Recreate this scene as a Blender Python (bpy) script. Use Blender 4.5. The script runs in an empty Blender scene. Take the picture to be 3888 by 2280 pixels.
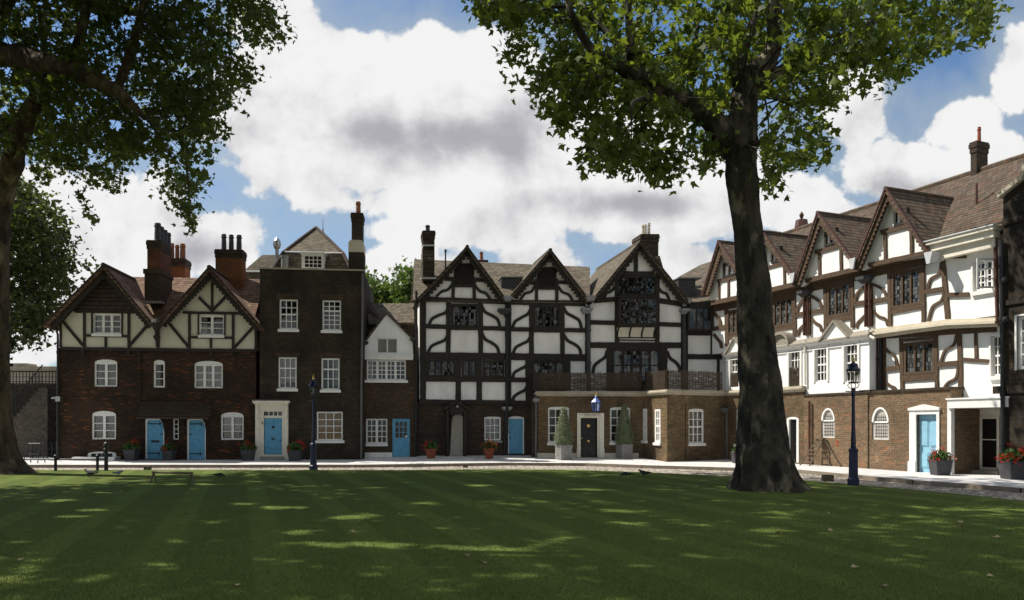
import bpy, bmesh, math, random
import numpy as np
from mathutils import Vector, noise
from mathutils.geometry import tessellate_polygon
random.seed(7); rng = np.random.default_rng(11)
S = bpy.context.scene; COL = S.collection
# ---- measured camera: focal length, centre column, horizon row (in photograph pixels), eye height
F, CX, HZ, CZ = 2931.0, 1944.0, 1617.0, 1.65
def RG(x0, y0): return lambda x, y: (x0 + x/2, y0 + y/2)
R1, R2, R3, R4 = RG(0,800), RG(0,1200), RG(900,720), RG(900,1150)
R5, R6, R7, R8 = RG(1500,820), RG(1900,1200), RG(2628,700), RG(2628,1180)
def at(px, Y, py=None, z=0.0):
    return Vector(((px-CX)/F*Y, Y, CZ + (HZ-py)*Y/F if py is not None else z))
# ------------------------------------------------------------------ materials
MAT = {}
def nodes(name):
    m = bpy.data.materials.new(name); m.use_nodes = True; nt = m.node_tree; nt.nodes.clear()
    out = nt.nodes.new('ShaderNodeOutputMaterial'); MAT[name] = m
    return m, nt, out
def N(nt, t, **k):
    n = nt.nodes.new(t)
    for a, b in k.items():
        if a.startswith('_'): setattr(n, a[1:], b)
        else: n.inputs[a.replace('__', ' ')].default_value = b
    return n
def L(nt, a, b): nt.links.new(a, b)
def c4(c): return (c[0], c[1], c[2], 1)
def mixc(nt, fac, a, b, mode='MIX'):
    n = nt.nodes.new('ShaderNodeMix'); n.data_type = 'RGBA'; n.blend_type = mode
    for s, v in ((0, fac), (6, a), (7, b)):
        if isinstance(v, (int, float)): n.inputs[s].default_value = v
        elif isinstance(v, tuple): n.inputs[s].default_value = c4(v)
        else: nt.links.new(v, n.inputs[s])
    return n.outputs[2]
def ramp(nt, inp, p0, p1, a=(0,0,0), b=(1,1,1)):
    r = nt.nodes.new('ShaderNodeValToRGB'); e = r.color_ramp.elements
    e[0].position = p0; e[1].position = p1; e[0].color = c4(a); e[1].color = c4(b)
    nt.links.new(inp, r.inputs[0]); return r.outputs[0]
def fbm(nt, scale, detail=4, rough=.6, vec=None, coord='Object'):
    n = N(nt, 'ShaderNodeTexNoise', Scale=scale, Detail=detail, Roughness=rough)
    if vec is None:
        tc = nt.nodes.new('ShaderNodeTexCoord'); vec = tc.outputs[coord]
    nt.links.new(vec, n.inputs['Vector']); return n.outputs['Fac']
def geo(nt): return nt.nodes.new('ShaderNodeNewGeometry').outputs['Position']
def uvn(nt): return nt.nodes.new('ShaderNodeUVMap').outputs['UV']
def finish(nt, out, color, rough=.8, bump=None, bstr=.3, bdist=.02, spec=.3, metallic=0):
    p = N(nt, 'ShaderNodeBsdfPrincipled', Roughness=rough, Metallic=metallic)
    p.inputs['Specular IOR Level'].default_value = spec
    if isinstance(color, tuple): p.inputs['Base Color'].default_value = c4(color)
    else: L(nt, color, p.inputs['Base Color'])
    if bump is not None:
        b = N(nt, 'ShaderNodeBump', Strength=bstr, Distance=bdist); L(nt, bump, b.inputs['Height']); L(nt, b.outputs[0], p.inputs['Normal'])
    L(nt, p.outputs[0], out.inputs[0]); return p
def paint(name, col, rough=.5, var=.12, spec=.4, metallic=0, scale=6):
    m, nt, out = nodes(name)
    n = fbm(nt, scale, 5, .65, geo(nt)); n2 = fbm(nt, scale*9, 3, .6, geo(nt))
    c = mixc(nt, ramp(nt, n, .35, .7), tuple(x*(1-var) for x in col), tuple(min(1, x*(1+var*.5)) for x in col))
    finish(nt, out, c, rough, n2, .12, .01, spec, metallic); return m
def brick(name, c1, c2, mortar, soot=(.02,.017,.014), sootamt=.6, bias=-.2, hot=None, pale=None):
    m, nt, out = nodes(name); uv = uvn(nt)
    b = N(nt, 'ShaderNodeTexBrick', Scale=1.0)
    L(nt, uv, b.inputs['Vector'])
    for k, v in (('Color1', c4(c1)), ('Color2', c4(c2)), ('Mortar', c4(mortar)), ('Mortar Size', .007), ('Mortar Smooth', .2), ('Bias', bias), ('Brick Width', .225), ('Row Height', .075)): b.inputs[k].default_value = v
    col = b.outputs['Color']; P = geo(nt)
    if hot:   # scattered re-burnt / replaced bricks
        b2 = N(nt, 'ShaderNodeTexBrick', Scale=1.0, _offset=.5); L(nt, uv, b2.inputs['Vector'])
        for k, v in (('Color1', (0,0,0,1)), ('Color2', (1,1,1,1)), ('Mortar', (0,0,0,1)), ('Mortar Size', .007), ('Bias', -.25), ('Brick Width', .225), ('Row Height', .075)): b2.inputs[k].default_value = v
        sep = ramp(nt, b2.outputs['Color'], .5, .8); nb = fbm(nt, .9, 3, .6, P)
        mk = N(nt, 'ShaderNodeMath', _operation='MULTIPLY'); L(nt, sep, mk.inputs[0]); L(nt, ramp(nt, nb, .42, .6), mk.inputs[1])
        col = mixc(nt, mk.outputs[0], col, hot)
    if pale:
        col = mixc(nt, ramp(nt, fbm(nt, 2.2, 5, .7, P), .6, .78, (0,0,0), (.55,.55,.55)), col, pale)
    s = ramp(nt, fbm(nt, .55, 6, .68, P), .36, .66, (sootamt,)*3, (0,0,0))
    col = mixc(nt, s, col, soot)
    vr = ramp(nt, fbm(nt, 14, 2, .5, P), .3, .7, (.72,.72,.72), (1.2,1.2,1.2))
    col = mixc(nt, 1.0, col, vr, 'MULTIPLY')
    inv = N(nt, 'ShaderNodeMath', _operation='SUBTRACT'); inv.inputs[0].default_value = 1; L(nt, b.outputs['Fac'], inv.inputs[1])
    ad = N(nt, 'ShaderNodeMath', _operation='ADD'); L(nt, inv.outputs[0], ad.inputs[0]); L(nt, fbm(nt, 30, 3, .6, P), ad.inputs[1])
    finish(nt, out, col, .92, ad.outputs[0], .5, .012, .2); return m
def tiles(name, c1, c2, c3, moss=(.09,.085,.04), mossamt=.5, row=.19):
    m, nt, out = nodes(name); uv = uvn(nt); P = geo(nt)
    # wobble the courses as on an old hand-made tile roof
    wob = N(nt, 'ShaderNodeTexNoise', Scale=1.6, Detail=2.0); L(nt, uv, wob.inputs['Vector'])
    wv = N(nt, 'ShaderNodeVectorMath', _operation='MULTIPLY_ADD'); L(nt, wob.outputs['Color'], wv.inputs[0]); wv.inputs[1].default_value = (.05,.09,0); L(nt, uv, wv.inputs[2])
    b = N(nt, 'ShaderNodeTexBrick', Scale=1.0); L(nt, wv.outputs[0], b.inputs['Vector'])
    for k, v in (('Color1', c4(c1)), ('Color2', c4(c2)), ('Mortar', (.012,.01,.008,1)), ('Mortar Size', .006), ('Mortar Smooth', .1), ('Bias', 0), ('Brick Width', .19), ('Row Height', row)): b.inputs[k].default_value = v
    sp = N(nt, 'ShaderNodeSeparateXYZ'); L(nt, wv.outputs[0], sp.inputs[0])
    dv = N(nt, 'ShaderNodeMath', _operation='DIVIDE'); L(nt, sp.outputs[1], dv.inputs[0]); dv.inputs[1].default_value = row
    fr = N(nt, 'ShaderNodeMath', _operation='FRACT'); L(nt, dv.outputs[0], fr.inputs[0])
    hh = N(nt, 'ShaderNodeMath', _operation='SUBTRACT'); hh.inputs[0].default_value = 1; L(nt, fr.outputs[0], hh.inputs[1])
    col = mixc(nt, ramp(nt, fbm(nt, 3.0, 5, .7, P), .52, .72), b.outputs['Color'], c3)
    col = mixc(nt, ramp(nt, fbm(nt, .9, 5, .65, P), .5, .7, (0,0,0), (mossamt,)*3), col, moss)
    gap = ramp(nt, fr.outputs[0], .02, .3, (.16,.15,.14), (1,1,1))
    col = mixc(nt, 1.0, col, gap, 'MULTIPLY')
    finish(nt, out, col, .9, hh.outputs[0], 1.0, .045, .2); return m
def timber(name, c1, c2):
    m, nt, out = nodes(name); P = geo(nt)
    mp = N(nt, 'ShaderNodeMapping'); mp.inputs['Scale'].default_value = (3,3,1.2); L(nt, P, mp.inputs[0])
    n = fbm(nt, 6, 6, .7, mp.outputs[0])
    finish(nt, out, mixc(nt, ramp(nt, n, .3, .7), c1, c2), .8, n, .5, .02, .25); return m
def plaster(name, col, stain, amt=.35):
    m, nt, out = nodes(name); P = geo(nt)
    mp = N(nt, 'ShaderNodeMapping'); mp.inputs['Scale'].default_value = (1,1,.45); L(nt, P, mp.inputs[0])
    n = fbm(nt, 1.5, 7, .7, mp.outputs[0])
    c = mixc(nt, ramp(nt, n, .45, .85, (0,0,0), (amt,)*3), col, stain)
    finish(nt, out, c, .85, fbm(nt, 25, 4, .6, P), .25, .01, .25); return m
def glass(name, tint=.85, ior=1.7):
    m, nt, out = nodes(name)
    fr = N(nt, 'ShaderNodeFresnel', IOR=ior); tr = N(nt, 'ShaderNodeBsdfTransparent', Color=(tint,tint,tint,1)); gl = N(nt, 'ShaderNodeBsdfGlossy', Roughness=.03)
    mx = N(nt, 'ShaderNodeMixShader'); L(nt, fr.outputs[0], mx.inputs[0]); L(nt, tr.outputs[0], mx.inputs[1]); L(nt, gl.outputs[0], mx.inputs[2]); L(nt, mx.outputs[0], out.inputs[0]); return m
def leafmat(name, a, b, trans=.5, warm=None):
    m, nt, out = nodes(name)
    g = nt.nodes.new('ShaderNodeNewGeometry')
    c = mixc(nt, g.outputs['Random Per Island'], a, b)
    d = N(nt, 'ShaderNodeBsdfPrincipled', Roughness=.5); d.inputs['Specular IOR Level'].default_value = .3; L(nt, c, d.inputs['Base Color'])
    t = N(nt, 'ShaderNodeBsdfTranslucent'); tc = mixc(nt, 1.0, c, warm or (1.5,1.7,.6), 'MULTIPLY'); L(nt, tc, t.inputs[0])
    mx = N(nt, 'ShaderNodeMixShader'); mx.inputs[0].default_value = trans; L(nt, d.outputs[0], mx.inputs[1]); L(nt, t.outputs[0], mx.inputs[2]); L(nt, mx.outputs[0], out.inputs[0]); return m
def bark(name, a, b, c):
    m, nt, out = nodes(name); P = geo(nt)
    mp = N(nt, 'ShaderNodeMapping'); mp.inputs['Scale'].default_value = (1,1,.5); L(nt, P, mp.inputs[0])
    v = N(nt, 'ShaderNodeTexVoronoi', Scale=5.5); L(nt, mp.outputs[0], v.inputs['Vector'])
    n = fbm(nt, 3, 7, .7, mp.outputs[0])
    col = mixc(nt, ramp(nt, n, .35, .65), a, b); col = mixc(nt, ramp(nt, fbm(nt, 1.6, 4, .6, mp.outputs[0]), .56, .64), col, c)  # pale bark patches, widened to paint in sun dapples too
    ad = N(nt, 'ShaderNodeMath', _operation='ADD'); L(nt, n, ad.inputs[0]); L(nt, v.outputs['Distance'], ad.inputs[1])
    v2 = N(nt, 'ShaderNodeTexVoronoi', Scale=3.2); L(nt, mp.outputs[0], v2.inputs['Vector']); sx = ramp(nt, v2.outputs['Color'], .2, .8, (.6,.62,.58), (1.3,1.25,1.15)); col = mixc(nt, 1.0, col, sx, 'MULTIPLY')
    finish(nt, out, col, .9, ad.outputs[0], 1.0, .12, .2); return m
brick('red_brick', (.05,.028,.018), (.095,.048,.024), (.04,.033,.026), soot=(.014,.012,.01), sootamt=.75, hot=(.27,.085,.024))
brick('dark_brick', (.048,.038,.026), (.08,.062,.042), (.04,.034,.027), soot=(.013,.012,.01), sootamt=.75, hot=(.09,.045,.025), pale=(.12,.1,.075))
brick('cottage_brick', (.07,.048,.03), (.115,.078,.045), (.08,.066,.05), sootamt=.5, hot=(.2,.07,.035))
brick('wing_brick', (.15,.098,.057), (.255,.17,.1), (.3,.24,.16), soot=(.085,.06,.042), sootamt=.6, hot=(.36,.13,.055), pale=(.36,.28,.19))  # wing's brick tone, brightened with its sunlight put into the colour
brick('stock_brick', (.125,.085,.044), (.225,.155,.08), (.22,.18,.115), soot=(.05,.037,.025), sootamt=.75, hot=(.26,.1,.045), pale=(.32,.26,.18))
brick('chimney_brick', (.17,.055,.026), (.22,.075,.035), (.1,.075,.055), sootamt=.75)
brick('orange_brick', (.26,.085,.035), (.32,.12,.05), (.16,.11,.07), soot=(.05,.03,.02), sootamt=.6)
brick('sooty_brick', (.055,.042,.031), (.09,.063,.044), (.075,.062,.05), sootamt=.6, hot=(.16,.07,.04))
tiles('red_tile', (.13,.068,.042), (.26,.165,.11), (.085,.055,.04), mossamt=.45)
tiles('brown_tile', (.085,.07,.05), (.17,.14,.1), (.06,.048,.036), (.075,.072,.042), mossamt=.6)
tiles('dark_tile', (.05,.035,.028), (.075,.05,.035), (.035,.025,.02), mossamt=.2)
tiles('wing_tile', (.06,.045,.033), (.125,.095,.07), (.15,.075,.042), (.07,.065,.045), mossamt=.5)
timber('black_timber', (.017,.015,.013), (.045,.038,.032))
timber('brown_timber', (.05,.032,.02), (.13,.085,.053))
timber('oak_grey', (.2,.18,.15), (.34,.31,.25))
plaster('white_plaster', (.82,.81,.79), (.5,.47,.42), .75)
plaster('white_wash', (.86,.86,.85), (.68,.66,.62), .5)
plaster('cream_plaster', (.6,.56,.45), (.44,.41,.33), .7)
plaster('cream_stone', (.62,.56,.45), (.36,.31,.22), .8)
plaster('pale_stone', (.42,.37,.29), (.2,.17,.12), .9)
plaster('grey_stone', (.3,.28,.25), (.17,.155,.135), .9)
paint('white_paint', (.8,.79,.76), .45, .1); paint('cream_paint', (.76,.71,.6), .5, .12)
paint('blue_paint', (.11,.36,.57), .5, .2); paint('sunlit_blue_paint', (.26,.5,.64), .5, .12); paint('black_paint', (.012,.012,.012), .25, .2); paint('navy_paint', (.008,.012,.045), .3, .2)  # the paler blue puts strong sun into the same door paint
paint('lamp_blue', (.1,.16,.5), .35, .1); paint('iron', (.015,.015,.015), .5, .3); paint('brass', (.75,.5,.14), .3, .1, metallic=1)
paint('lead', (.25,.255,.265), .6, .25); paint('lead_dark', (.05,.05,.055), .6, .3); paint('terracotta', (.28,.075,.035), .8, .3); paint('pot_clay', (.3,.12,.06), .8, .3)
paint('pot_grey', (.05,.05,.055), .6, .3); paint('planter_grey', (.27,.26,.25), .7, .3, scale=14); paint('room_shade', (.05,.045,.04), .9, .2)  # the near-black room walls paint in the darkness of unlit rooms
paint('curtain', (.62,.6,.56), .9, .15); paint('curtain_gold', (.55,.36,.12), .9, .2); paint('louvre', (.4,.38,.34), .7, .2); paint('steel', (.4,.4,.4), .35, .2, metallic=.8)
paint('red_flower', (.62,.03,.012), .6, .2); paint('feather', (.02,.02,.024), .5, .2); paint('pigeon', (.2,.21,.24), .6, .3); paint('pipe_brown', (.09,.035,.022), .5, .2)
paint('pipe_grey', (.12,.12,.12), .6, .2); paint('oak_dark', (.13,.1,.065), .85, .3); paint('wicker', (.085,.06,.04), .85, .35, scale=20); paint('pale_oak', (.6,.56,.47), .8, .2); paint('dry_leaf', (.42,.32,.18), .8, .3)
paint('lead_light', (.55,.56,.58), .5, .15); paint('dark_screen', (.02,.018,.016), .9, .2); paint('sign_red', (.2,.06,.05), .6, .1)
glass('glass'); glass('lead_glass', .75, 1.7)
def glint_panes():
    m, nt, out = nodes('grey_glint_glass'); P = geo(nt)
    fr = N(nt, 'ShaderNodeFresnel', IOR=1.6); df = N(nt, 'ShaderNodeBsdfDiffuse', Color=(.3,.31,.3,1)); tr = N(nt, 'ShaderNodeBsdfTransparent', Color=(.6,.6,.6,1)); gl = N(nt, 'ShaderNodeBsdfGlossy', Roughness=.08)  # diffuse grey, varied per pane, paints in pale reflections
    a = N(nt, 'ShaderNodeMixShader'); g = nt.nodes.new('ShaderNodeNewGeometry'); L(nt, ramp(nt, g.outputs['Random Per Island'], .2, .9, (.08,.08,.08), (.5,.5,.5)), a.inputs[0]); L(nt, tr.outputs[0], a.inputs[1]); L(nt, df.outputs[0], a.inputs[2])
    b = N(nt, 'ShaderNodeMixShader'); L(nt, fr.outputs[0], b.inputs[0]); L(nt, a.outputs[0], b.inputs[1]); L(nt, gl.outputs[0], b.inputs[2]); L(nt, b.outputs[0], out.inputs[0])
glint_panes()
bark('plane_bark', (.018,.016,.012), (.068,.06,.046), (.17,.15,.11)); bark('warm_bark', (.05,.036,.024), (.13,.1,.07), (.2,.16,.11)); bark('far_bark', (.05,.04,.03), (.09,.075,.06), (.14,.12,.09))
leafmat('plane_leaf', (.048,.08,.022), (.135,.175,.048), .54, (1.7,1.6,.5)); leafmat('plane_leaf_dark', (.05,.074,.024), (.105,.135,.042), .48, (1.6,1.6,.55)); leafmat('far_leaf', (.05,.085,.02), (.1,.14,.04), .35)
leafmat('shade_leaf', (.03,.046,.018), (.075,.095,.034), .38, (1.6,1.6,.6)); leafmat('topiary_leaf', (.1,.125,.07), (.3,.33,.2), .15, (1,1,1)); leafmat('pot_leaf', (.03,.07,.02), (.06,.12,.03), .2)
leafmat('petal', (.38,.012,.008), (.6,.03,.012), .25, (1,1,1))
def ground_mats():
    m, nt, out = nodes('grass'); P = geo(nt)
    sp = N(nt, 'ShaderNodeSeparateXYZ'); L(nt, P, sp.inputs[0])
    # mowing stripes: faint alternate bands running away from the viewer
    st = N(nt, 'ShaderNodeMath', _operation='MULTIPLY_ADD'); L(nt, sp.outputs[1], st.inputs[0]); st.inputs[1].default_value = .35; L(nt, sp.outputs[0], st.inputs[2])
    s2 = N(nt, 'ShaderNodeMath', _operation='MULTIPLY'); L(nt, st.outputs[0], s2.inputs[0]); s2.inputs[1].default_value = 4.2
    sn = N(nt, 'ShaderNodeMath', _operation='SINE'); L(nt, s2.outputs[0], sn.inputs[0])
    band = ramp(nt, sn.outputs[0], .35, .65, (.84,.86,.84), (1.1,1.1,1.1))
    c = mixc(nt, ramp(nt, fbm(nt, 1.1, 6, .7, P), .3, .7), (.076,.105,.022), (.114,.148,.034))
    c = mixc(nt, ramp(nt, fbm(nt, 55, 4, .75, P), .38, .9), c, (.14,.185,.042))
    c = mixc(nt, ramp(nt, fbm(nt, .35, 4, .6, P), .55, .75, (0,0,0), (.5,.5,.5)), c, (.1,.1,.03))
    c = mixc(nt, 1.0, c, band, 'MULTIPLY')
    finish(nt, out, c, .95, fbm(nt, 110, 3, .8, P), .6, .03, .1)
    m, nt, out = nodes('grass_blade'); g = nt.nodes.new('ShaderNodeNewGeometry')
    finish(nt, out, mixc(nt, g.outputs['Random Per Island'], (.076,.106,.022), (.135,.175,.045)), .7, spec=.15)
    m, nt, out = nodes('cobble'); P = geo(nt)
    v = N(nt, 'ShaderNodeTexVoronoi', Scale=5.2, _feature='F1'); L(nt, P, v.inputs['Vector']); ve = N(nt, 'ShaderNodeTexVoronoi', Scale=5.2, _feature='DISTANCE_TO_EDGE'); L(nt, P, ve.inputs['Vector'])
    e = ramp(nt, ve.outputs['Distance'], .02, .16)
    c = mixc(nt, ramp(nt, v.outputs['Color'], .2, .8), (.3,.25,.21), (.58,.53,.47))
    c = mixc(nt, e, (.1,.085,.06), c); c = mixc(nt, ramp(nt, fbm(nt, .7, 5, .6, P), .4, .7, (0,0,0), (.4,.4,.4)), c, (.42,.35,.28))
    finish(nt, out, c, .8, e, .8, .04, .3)
    m, nt, out = nodes('flagstone'); uv = uvn(nt); P = geo(nt)
    b = N(nt, 'ShaderNodeTexBrick', Scale=1.0); L(nt, uv, b.inputs['Vector'])
    for k, vv in (('Color1', (.52,.52,.53,1)), ('Color2', (.64,.63,.62,1)), ('Mortar', (.2,.19,.18,1)), ('Mortar Size', .012), ('Brick Width', 1.1), ('Row Height', .75)): b.inputs[k].default_value = vv
    c = mixc(nt, ramp(nt, fbm(nt, 1.6, 6, .7, P), .4, .75, (0,0,0), (.6,.6,.6)), b.outputs['Color'], (.42,.41,.4))
    finish(nt, out, c, .75, fbm(nt, 12, 4, .6, P), .2, .01, .3)
    m, nt, out = nodes('rubble'); P = geo(nt)
    mp = N(nt, 'ShaderNodeMapping'); mp.inputs['Scale'].default_value = (1,1,1.7); L(nt, P, mp.inputs[0])
    v = N(nt, 'ShaderNodeTexVoronoi', Scale=4.6); L(nt, mp.outputs[0], v.inputs['Vector']); ve = N(nt, 'ShaderNodeTexVoronoi', Scale=4.6, _feature='DISTANCE_TO_EDGE'); L(nt, mp.outputs[0], ve.inputs['Vector'])
    c = mixc(nt, ramp(nt, v.outputs['Color'], .2, .8), (.06,.054,.044), (.12,.105,.084)); c = mixc(nt, ramp(nt, ve.outputs['Distance'], .01, .08), (.05,.045,.035), c)
    c = mixc(nt, ramp(nt, fbm(nt, .5, 5, .6, P), .45, .7, (0,0,0), (.5,.5,.5)), c, (.08,.07,.055))
    finish(nt, out, c, .95, ve.outputs['Distance'], .7, .06, .2)
    m, nt, out = nodes('earth'); finish(nt, out, mixc(nt, fbm(nt, .3, 5, .6, geo(nt)), (.12,.11,.09), (.2,.18,.15)), .95)
    m, nt, out = nodes('kerb_stone'); finish(nt, out, mixc(nt, fbm(nt, 3, 5, .6, geo(nt)), (.16,.13,.1), (.26,.22,.17)), .85)
ground_mats()
# ------------------------------------------------------------------ mesh helpers
class Pl:
    """a vertical facade plane through two ground points"""
    def __init__(s, a, b, p0=None, d=None):
        if p0 is None:
            A, B = at(*a), at(*b); p0 = Vector((A.x, A.y)); d = (Vector((B.x, B.y)) - p0).normalized()
        s.p0, s.d = p0, d; s.n = Vector((d.y, -d.x))
    def off(s, k): return Pl(0, 0, s.p0 + s.n*k, s.d)
    def uv(s, px, py):
        r = (px-CX)/F; u = (r*s.p0.y - s.p0.x)/(s.d.x - r*s.d.y); Y = s.p0.y + s.d.y*u
        return u, CZ + (HZ-py)*Y/F
    def pt(s, u, z, d=0):
        q = s.p0 + s.d*u + s.n*d; return Vector((q.x, q.y, z))
    def P(s, px, py, d=0):
        u, z = s.uv(px, py); return s.pt(u, z, d)
WL = {}
class MB:
    def __init__(s): s.v, s.f, s.m, s.k = [], [], [], 0
    def face(s, pts, m=0):
        i = len(s.v); s.v += [tuple(p) for p in pts]; s.f.append(tuple(range(i, i+len(pts)))); s.m.append(m)
    def prism(s, a, b, m=0, ends=True):
        n = len(a); i = len(s.v); s.v += [tuple(p) for p in a] + [tuple(p) for p in b]
        for k in range(n):
            s.f.append((i+k, i+(k+1) % n, i+n+(k+1) % n, i+n+k)); s.m.append(m)
        if ends:
            s.f.append(tuple(range(i+n-1, i-1, -1))); s.f.append(tuple(range(i+n, i+2*n))); s.m += [m, m]
    def poly(s, pl, uv, d0, d1, m=0): s.prism([pl.pt(u, z, d0) for u, z in uv], [pl.pt(u, z, d1) for u, z in uv], m)
    def pxpoly(s, pl, R, pts, d0, d1, m=0): s.poly(pl, [pl.uv(*R(*p)) for p in pts], d0, d1, m)
    def box(s, pl, u0, u1, z0, z1, d0, d1, m=0): s.poly(pl, [(u0,z0),(u1,z0),(u1,z1),(u0,z1)], d0, d1, m)
    def wbox(s, c, e, m=0, rz=0):
        cs, sn = math.cos(rz), math.sin(rz)
        q = [(c[0]+cs*x*e[0]/2-sn*y*e[1]/2, c[1]+sn*x*e[0]/2+cs*y*e[1]/2) for x, y in ((-1,-1),(1,-1),(1,1),(-1,1))]
        s.prism([(x,y,c[2]) for x, y in q], [(x,y,c[2]+e[2]) for x, y in q], m)
    def strip(s, pl, R, pts, w, d0, d1, m=0, smooth=False, jit=True):
        """a timber of pixel width w along a pixel polyline, laid on a plane"""
        if smooth: pts = catmull(pts, 5)
        if jit: s.k = (s.k+1) % 9; d1 = d1 + .0025*s.k
        if jit and not smooth and len(pts) == 2 and math.dist(*pts) > 70:   # hand-hewn timbers are never quite straight
            (xa,ya),(xb,yb) = pts; ln = math.dist(*pts); n_ = int(ln/45)+2; ox_, oy_ = -(yb-ya)/ln, (xb-xa)/ln; sd_ = xa*.37+ya*.11
            pts = [(xa+(xb-xa)*k/n_+ox_*1.6*noise.noise((k*.9,sd_,0)), ya+(yb-ya)*k/n_+oy_*1.6*noise.noise((k*.9,sd_,0))) for k in range(n_+1)]
            if not isinstance(w,(list,tuple)): w = [w*(1+.1*noise.noise((k*.8,sd_,5))) for k in range(n_+1)]
        lt, rt = [], []
        for i, p in enumerate(pts):
            a = pts[max(i-1, 0)]; b = pts[min(i+1, len(pts)-1)]
            dx, dy = b[0]-a[0], b[1]-a[1]; l = math.hypot(dx, dy) or 1; ww = w[i] if isinstance(w, (list, tuple)) else w
            ox, oy = -dy/l*ww/2, dx/l*ww/2
            lt.append(pl.uv(*R(p[0]+ox, p[1]+oy))); rt.append(pl.uv(*R(p[0]-ox, p[1]-oy)))
        rings = [[pl.pt(*l, d0), pl.pt(*r, d0), pl.pt(*r, d1), pl.pt(*l, d1)] for l, r in zip(lt, rt)]
        s.rings(rings, m)
    def rings(s, rings, m=0, caps=True):
        n = len(rings[0]); i = len(s.v)
        for r in rings: s.v += [tuple(p) for p in r]
        for j in range(len(rings)-1):
            for k in range(n):
                s.f.append((i+j*n+k, i+j*n+(k+1) % n, i+(j+1)*n+(k+1) % n, i+(j+1)*n+k)); s.m.append(m)
        if caps:
            s.f.append(tuple(range(i+n-1, i-1, -1))); s.f.append(tuple(range(i+(len(rings)-1)*n, i+len(rings)*n))); s.m += [m, m]
    def tube(s, pts, rads, seg=8, m=0, rough=0, caps=True):
        pts = [Vector(p) for p in pts]
        if not isinstance(rads, (list, tuple)): rads = [rads]*len(pts)
        rings = []; prev = None
        for i, p in enumerate(pts):
            t = (pts[min(i+1, len(pts)-1)] - pts[max(i-1, 0)]).normalized()
            if prev is None: a = t.orthogonal().normalized()
            else: a = (prev - t*prev.dot(t)).normalized()
            prev = a; b = t.cross(a)
            ring = []
            for k in range(seg):
                th = 2*math.pi*k/seg; dv = a*math.cos(th)+b*math.sin(th); r = rads[i]
                if rough: r *= 1 + rough*noise.noise((p+dv*rads[i])*1.3) + rough*.6*noise.noise((p+dv*rads[i])*3.7)
                ring.append(p+dv*r)
            rings.append(ring)
        s.rings(rings, m, caps)
    def lathe(s, c, prof, seg=16, m=0, rot=0):
        s.rings([[(c[0]+r*math.cos(rot+2*math.pi*k/seg), c[1]+r*math.sin(rot+2*math.pi*k/seg), c[2]+z) for k in range(seg)] for r, z in prof], m)
    def build(s, name, mats, parent=None, smooth=False, recalc=True, origin=None):
        if not s.v: return None
        V = np.array(s.v, dtype=float); lo, hi = V.min(0), V.max(0)
        o = Vector(((lo[0]+hi[0])/2, (lo[1]+hi[1])/2, lo[2])) if origin is None else Vector(origin)
        me = bpy.data.meshes.new(name); me.from_pydata((V - np.array(o)).tolist(), [], s.f)
        if isinstance(mats, str): mats = [mats]
        for k in mats: me.materials.append(MAT[k])
        me.polygons.foreach_set('material_index', np.array(s.m, dtype=np.int32))
        if recalc:
            bm = bmesh.new(); bm.from_mesh(me); bmesh.ops.recalc_face_normals(bm, faces=bm.faces); bm.to_mesh(me); bm.free()
        uvl = me.uv_layers.new(name='UVMap'); nl = len(me.loops)
        nv = len(me.vertices); co = np.empty(nv*3); me.vertices.foreach_get('co', co); co = co.reshape(-1,3) + np.array(o)
        vi = np.empty(nl, dtype=np.int32); me.loops.foreach_get('vertex_index', vi)
        npl = len(me.polygons); nr = np.empty(npl*3); me.polygons.foreach_get('normal', nr); nr = nr.reshape(-1,3)
        lt = np.empty(npl, dtype=np.int32); me.polygons.foreach_get('loop_total', lt)
        nr = np.repeat(nr, lt, axis=0); flip = np.where(nr[:,2:3] < -.01, -1, 1); nr = nr*1.0
        t = np.stack([-nr[:,1], nr[:,0], np.zeros(nl)], 1); ln = np.linalg.norm(t, axis=1, keepdims=True)
        t = np.where(ln > .05, t/np.maximum(ln, 1e-6), np.array([[1.,0,0]])); b = np.cross(nr, t)
        p = co[vi]; uv = np.stack([(p*t).sum(1), (p*b).sum(1)], 1)
        uvl.data.foreach_set('uv', uv.ravel())
        if smooth: me.polygons.foreach_set('use_smooth', np.ones(npl, dtype=bool))
        me.update()
        ob = bpy.data.objects.new(name, me); COL.objects.link(ob); WL[ob.name] = o
        if parent: ob.parent = parent; ob.location = o - WL[parent.name]
        else: ob.location = o
        return ob
def catmull(p, n=6):
    out = []
    for i in range(len(p)-1):
        a, b, c, d = p[max(i-1,0)], p[i], p[i+1], p[min(i+2,len(p)-1)]
        for k in range(n):
            t = k/n
            out.append(tuple(.5*((2*b[j])+(-a[j]+c[j])*t+(2*a[j]-5*b[j]+4*c[j]-d[j])*t*t+(-a[j]+3*b[j]-3*c[j]+d[j])*t**3) for j in range(len(b))))
    out.append(tuple(p[-1])); return out
def tag(o, label=None, cat=None, group=None, kind=None):
    if label: o['label'] = label
    if cat: o['category'] = cat
    if group: o['group'] = group
    if kind: o['kind'] = kind
    return o
def thing(name, loc, label, cat, group=None):
    o = bpy.data.objects.new(name, None); COL.objects.link(o); o.location = loc; WL[o.name] = Vector(loc); o.empty_display_size = .3
    return tag(o, label, cat, group)
def asmesh(t):
    d = bpy.context.evaluated_depsgraph_get(); me = bpy.data.meshes.new_from_object(t.evaluated_get(d)); o = bpy.data.objects.new(t.name, me); COL.objects.link(o); o.parent = t.parent; o.location = t.location; o.rotation_euler = t.rotation_euler; n = t.name; bpy.data.objects.remove(t); o.name = n; return o
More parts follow.
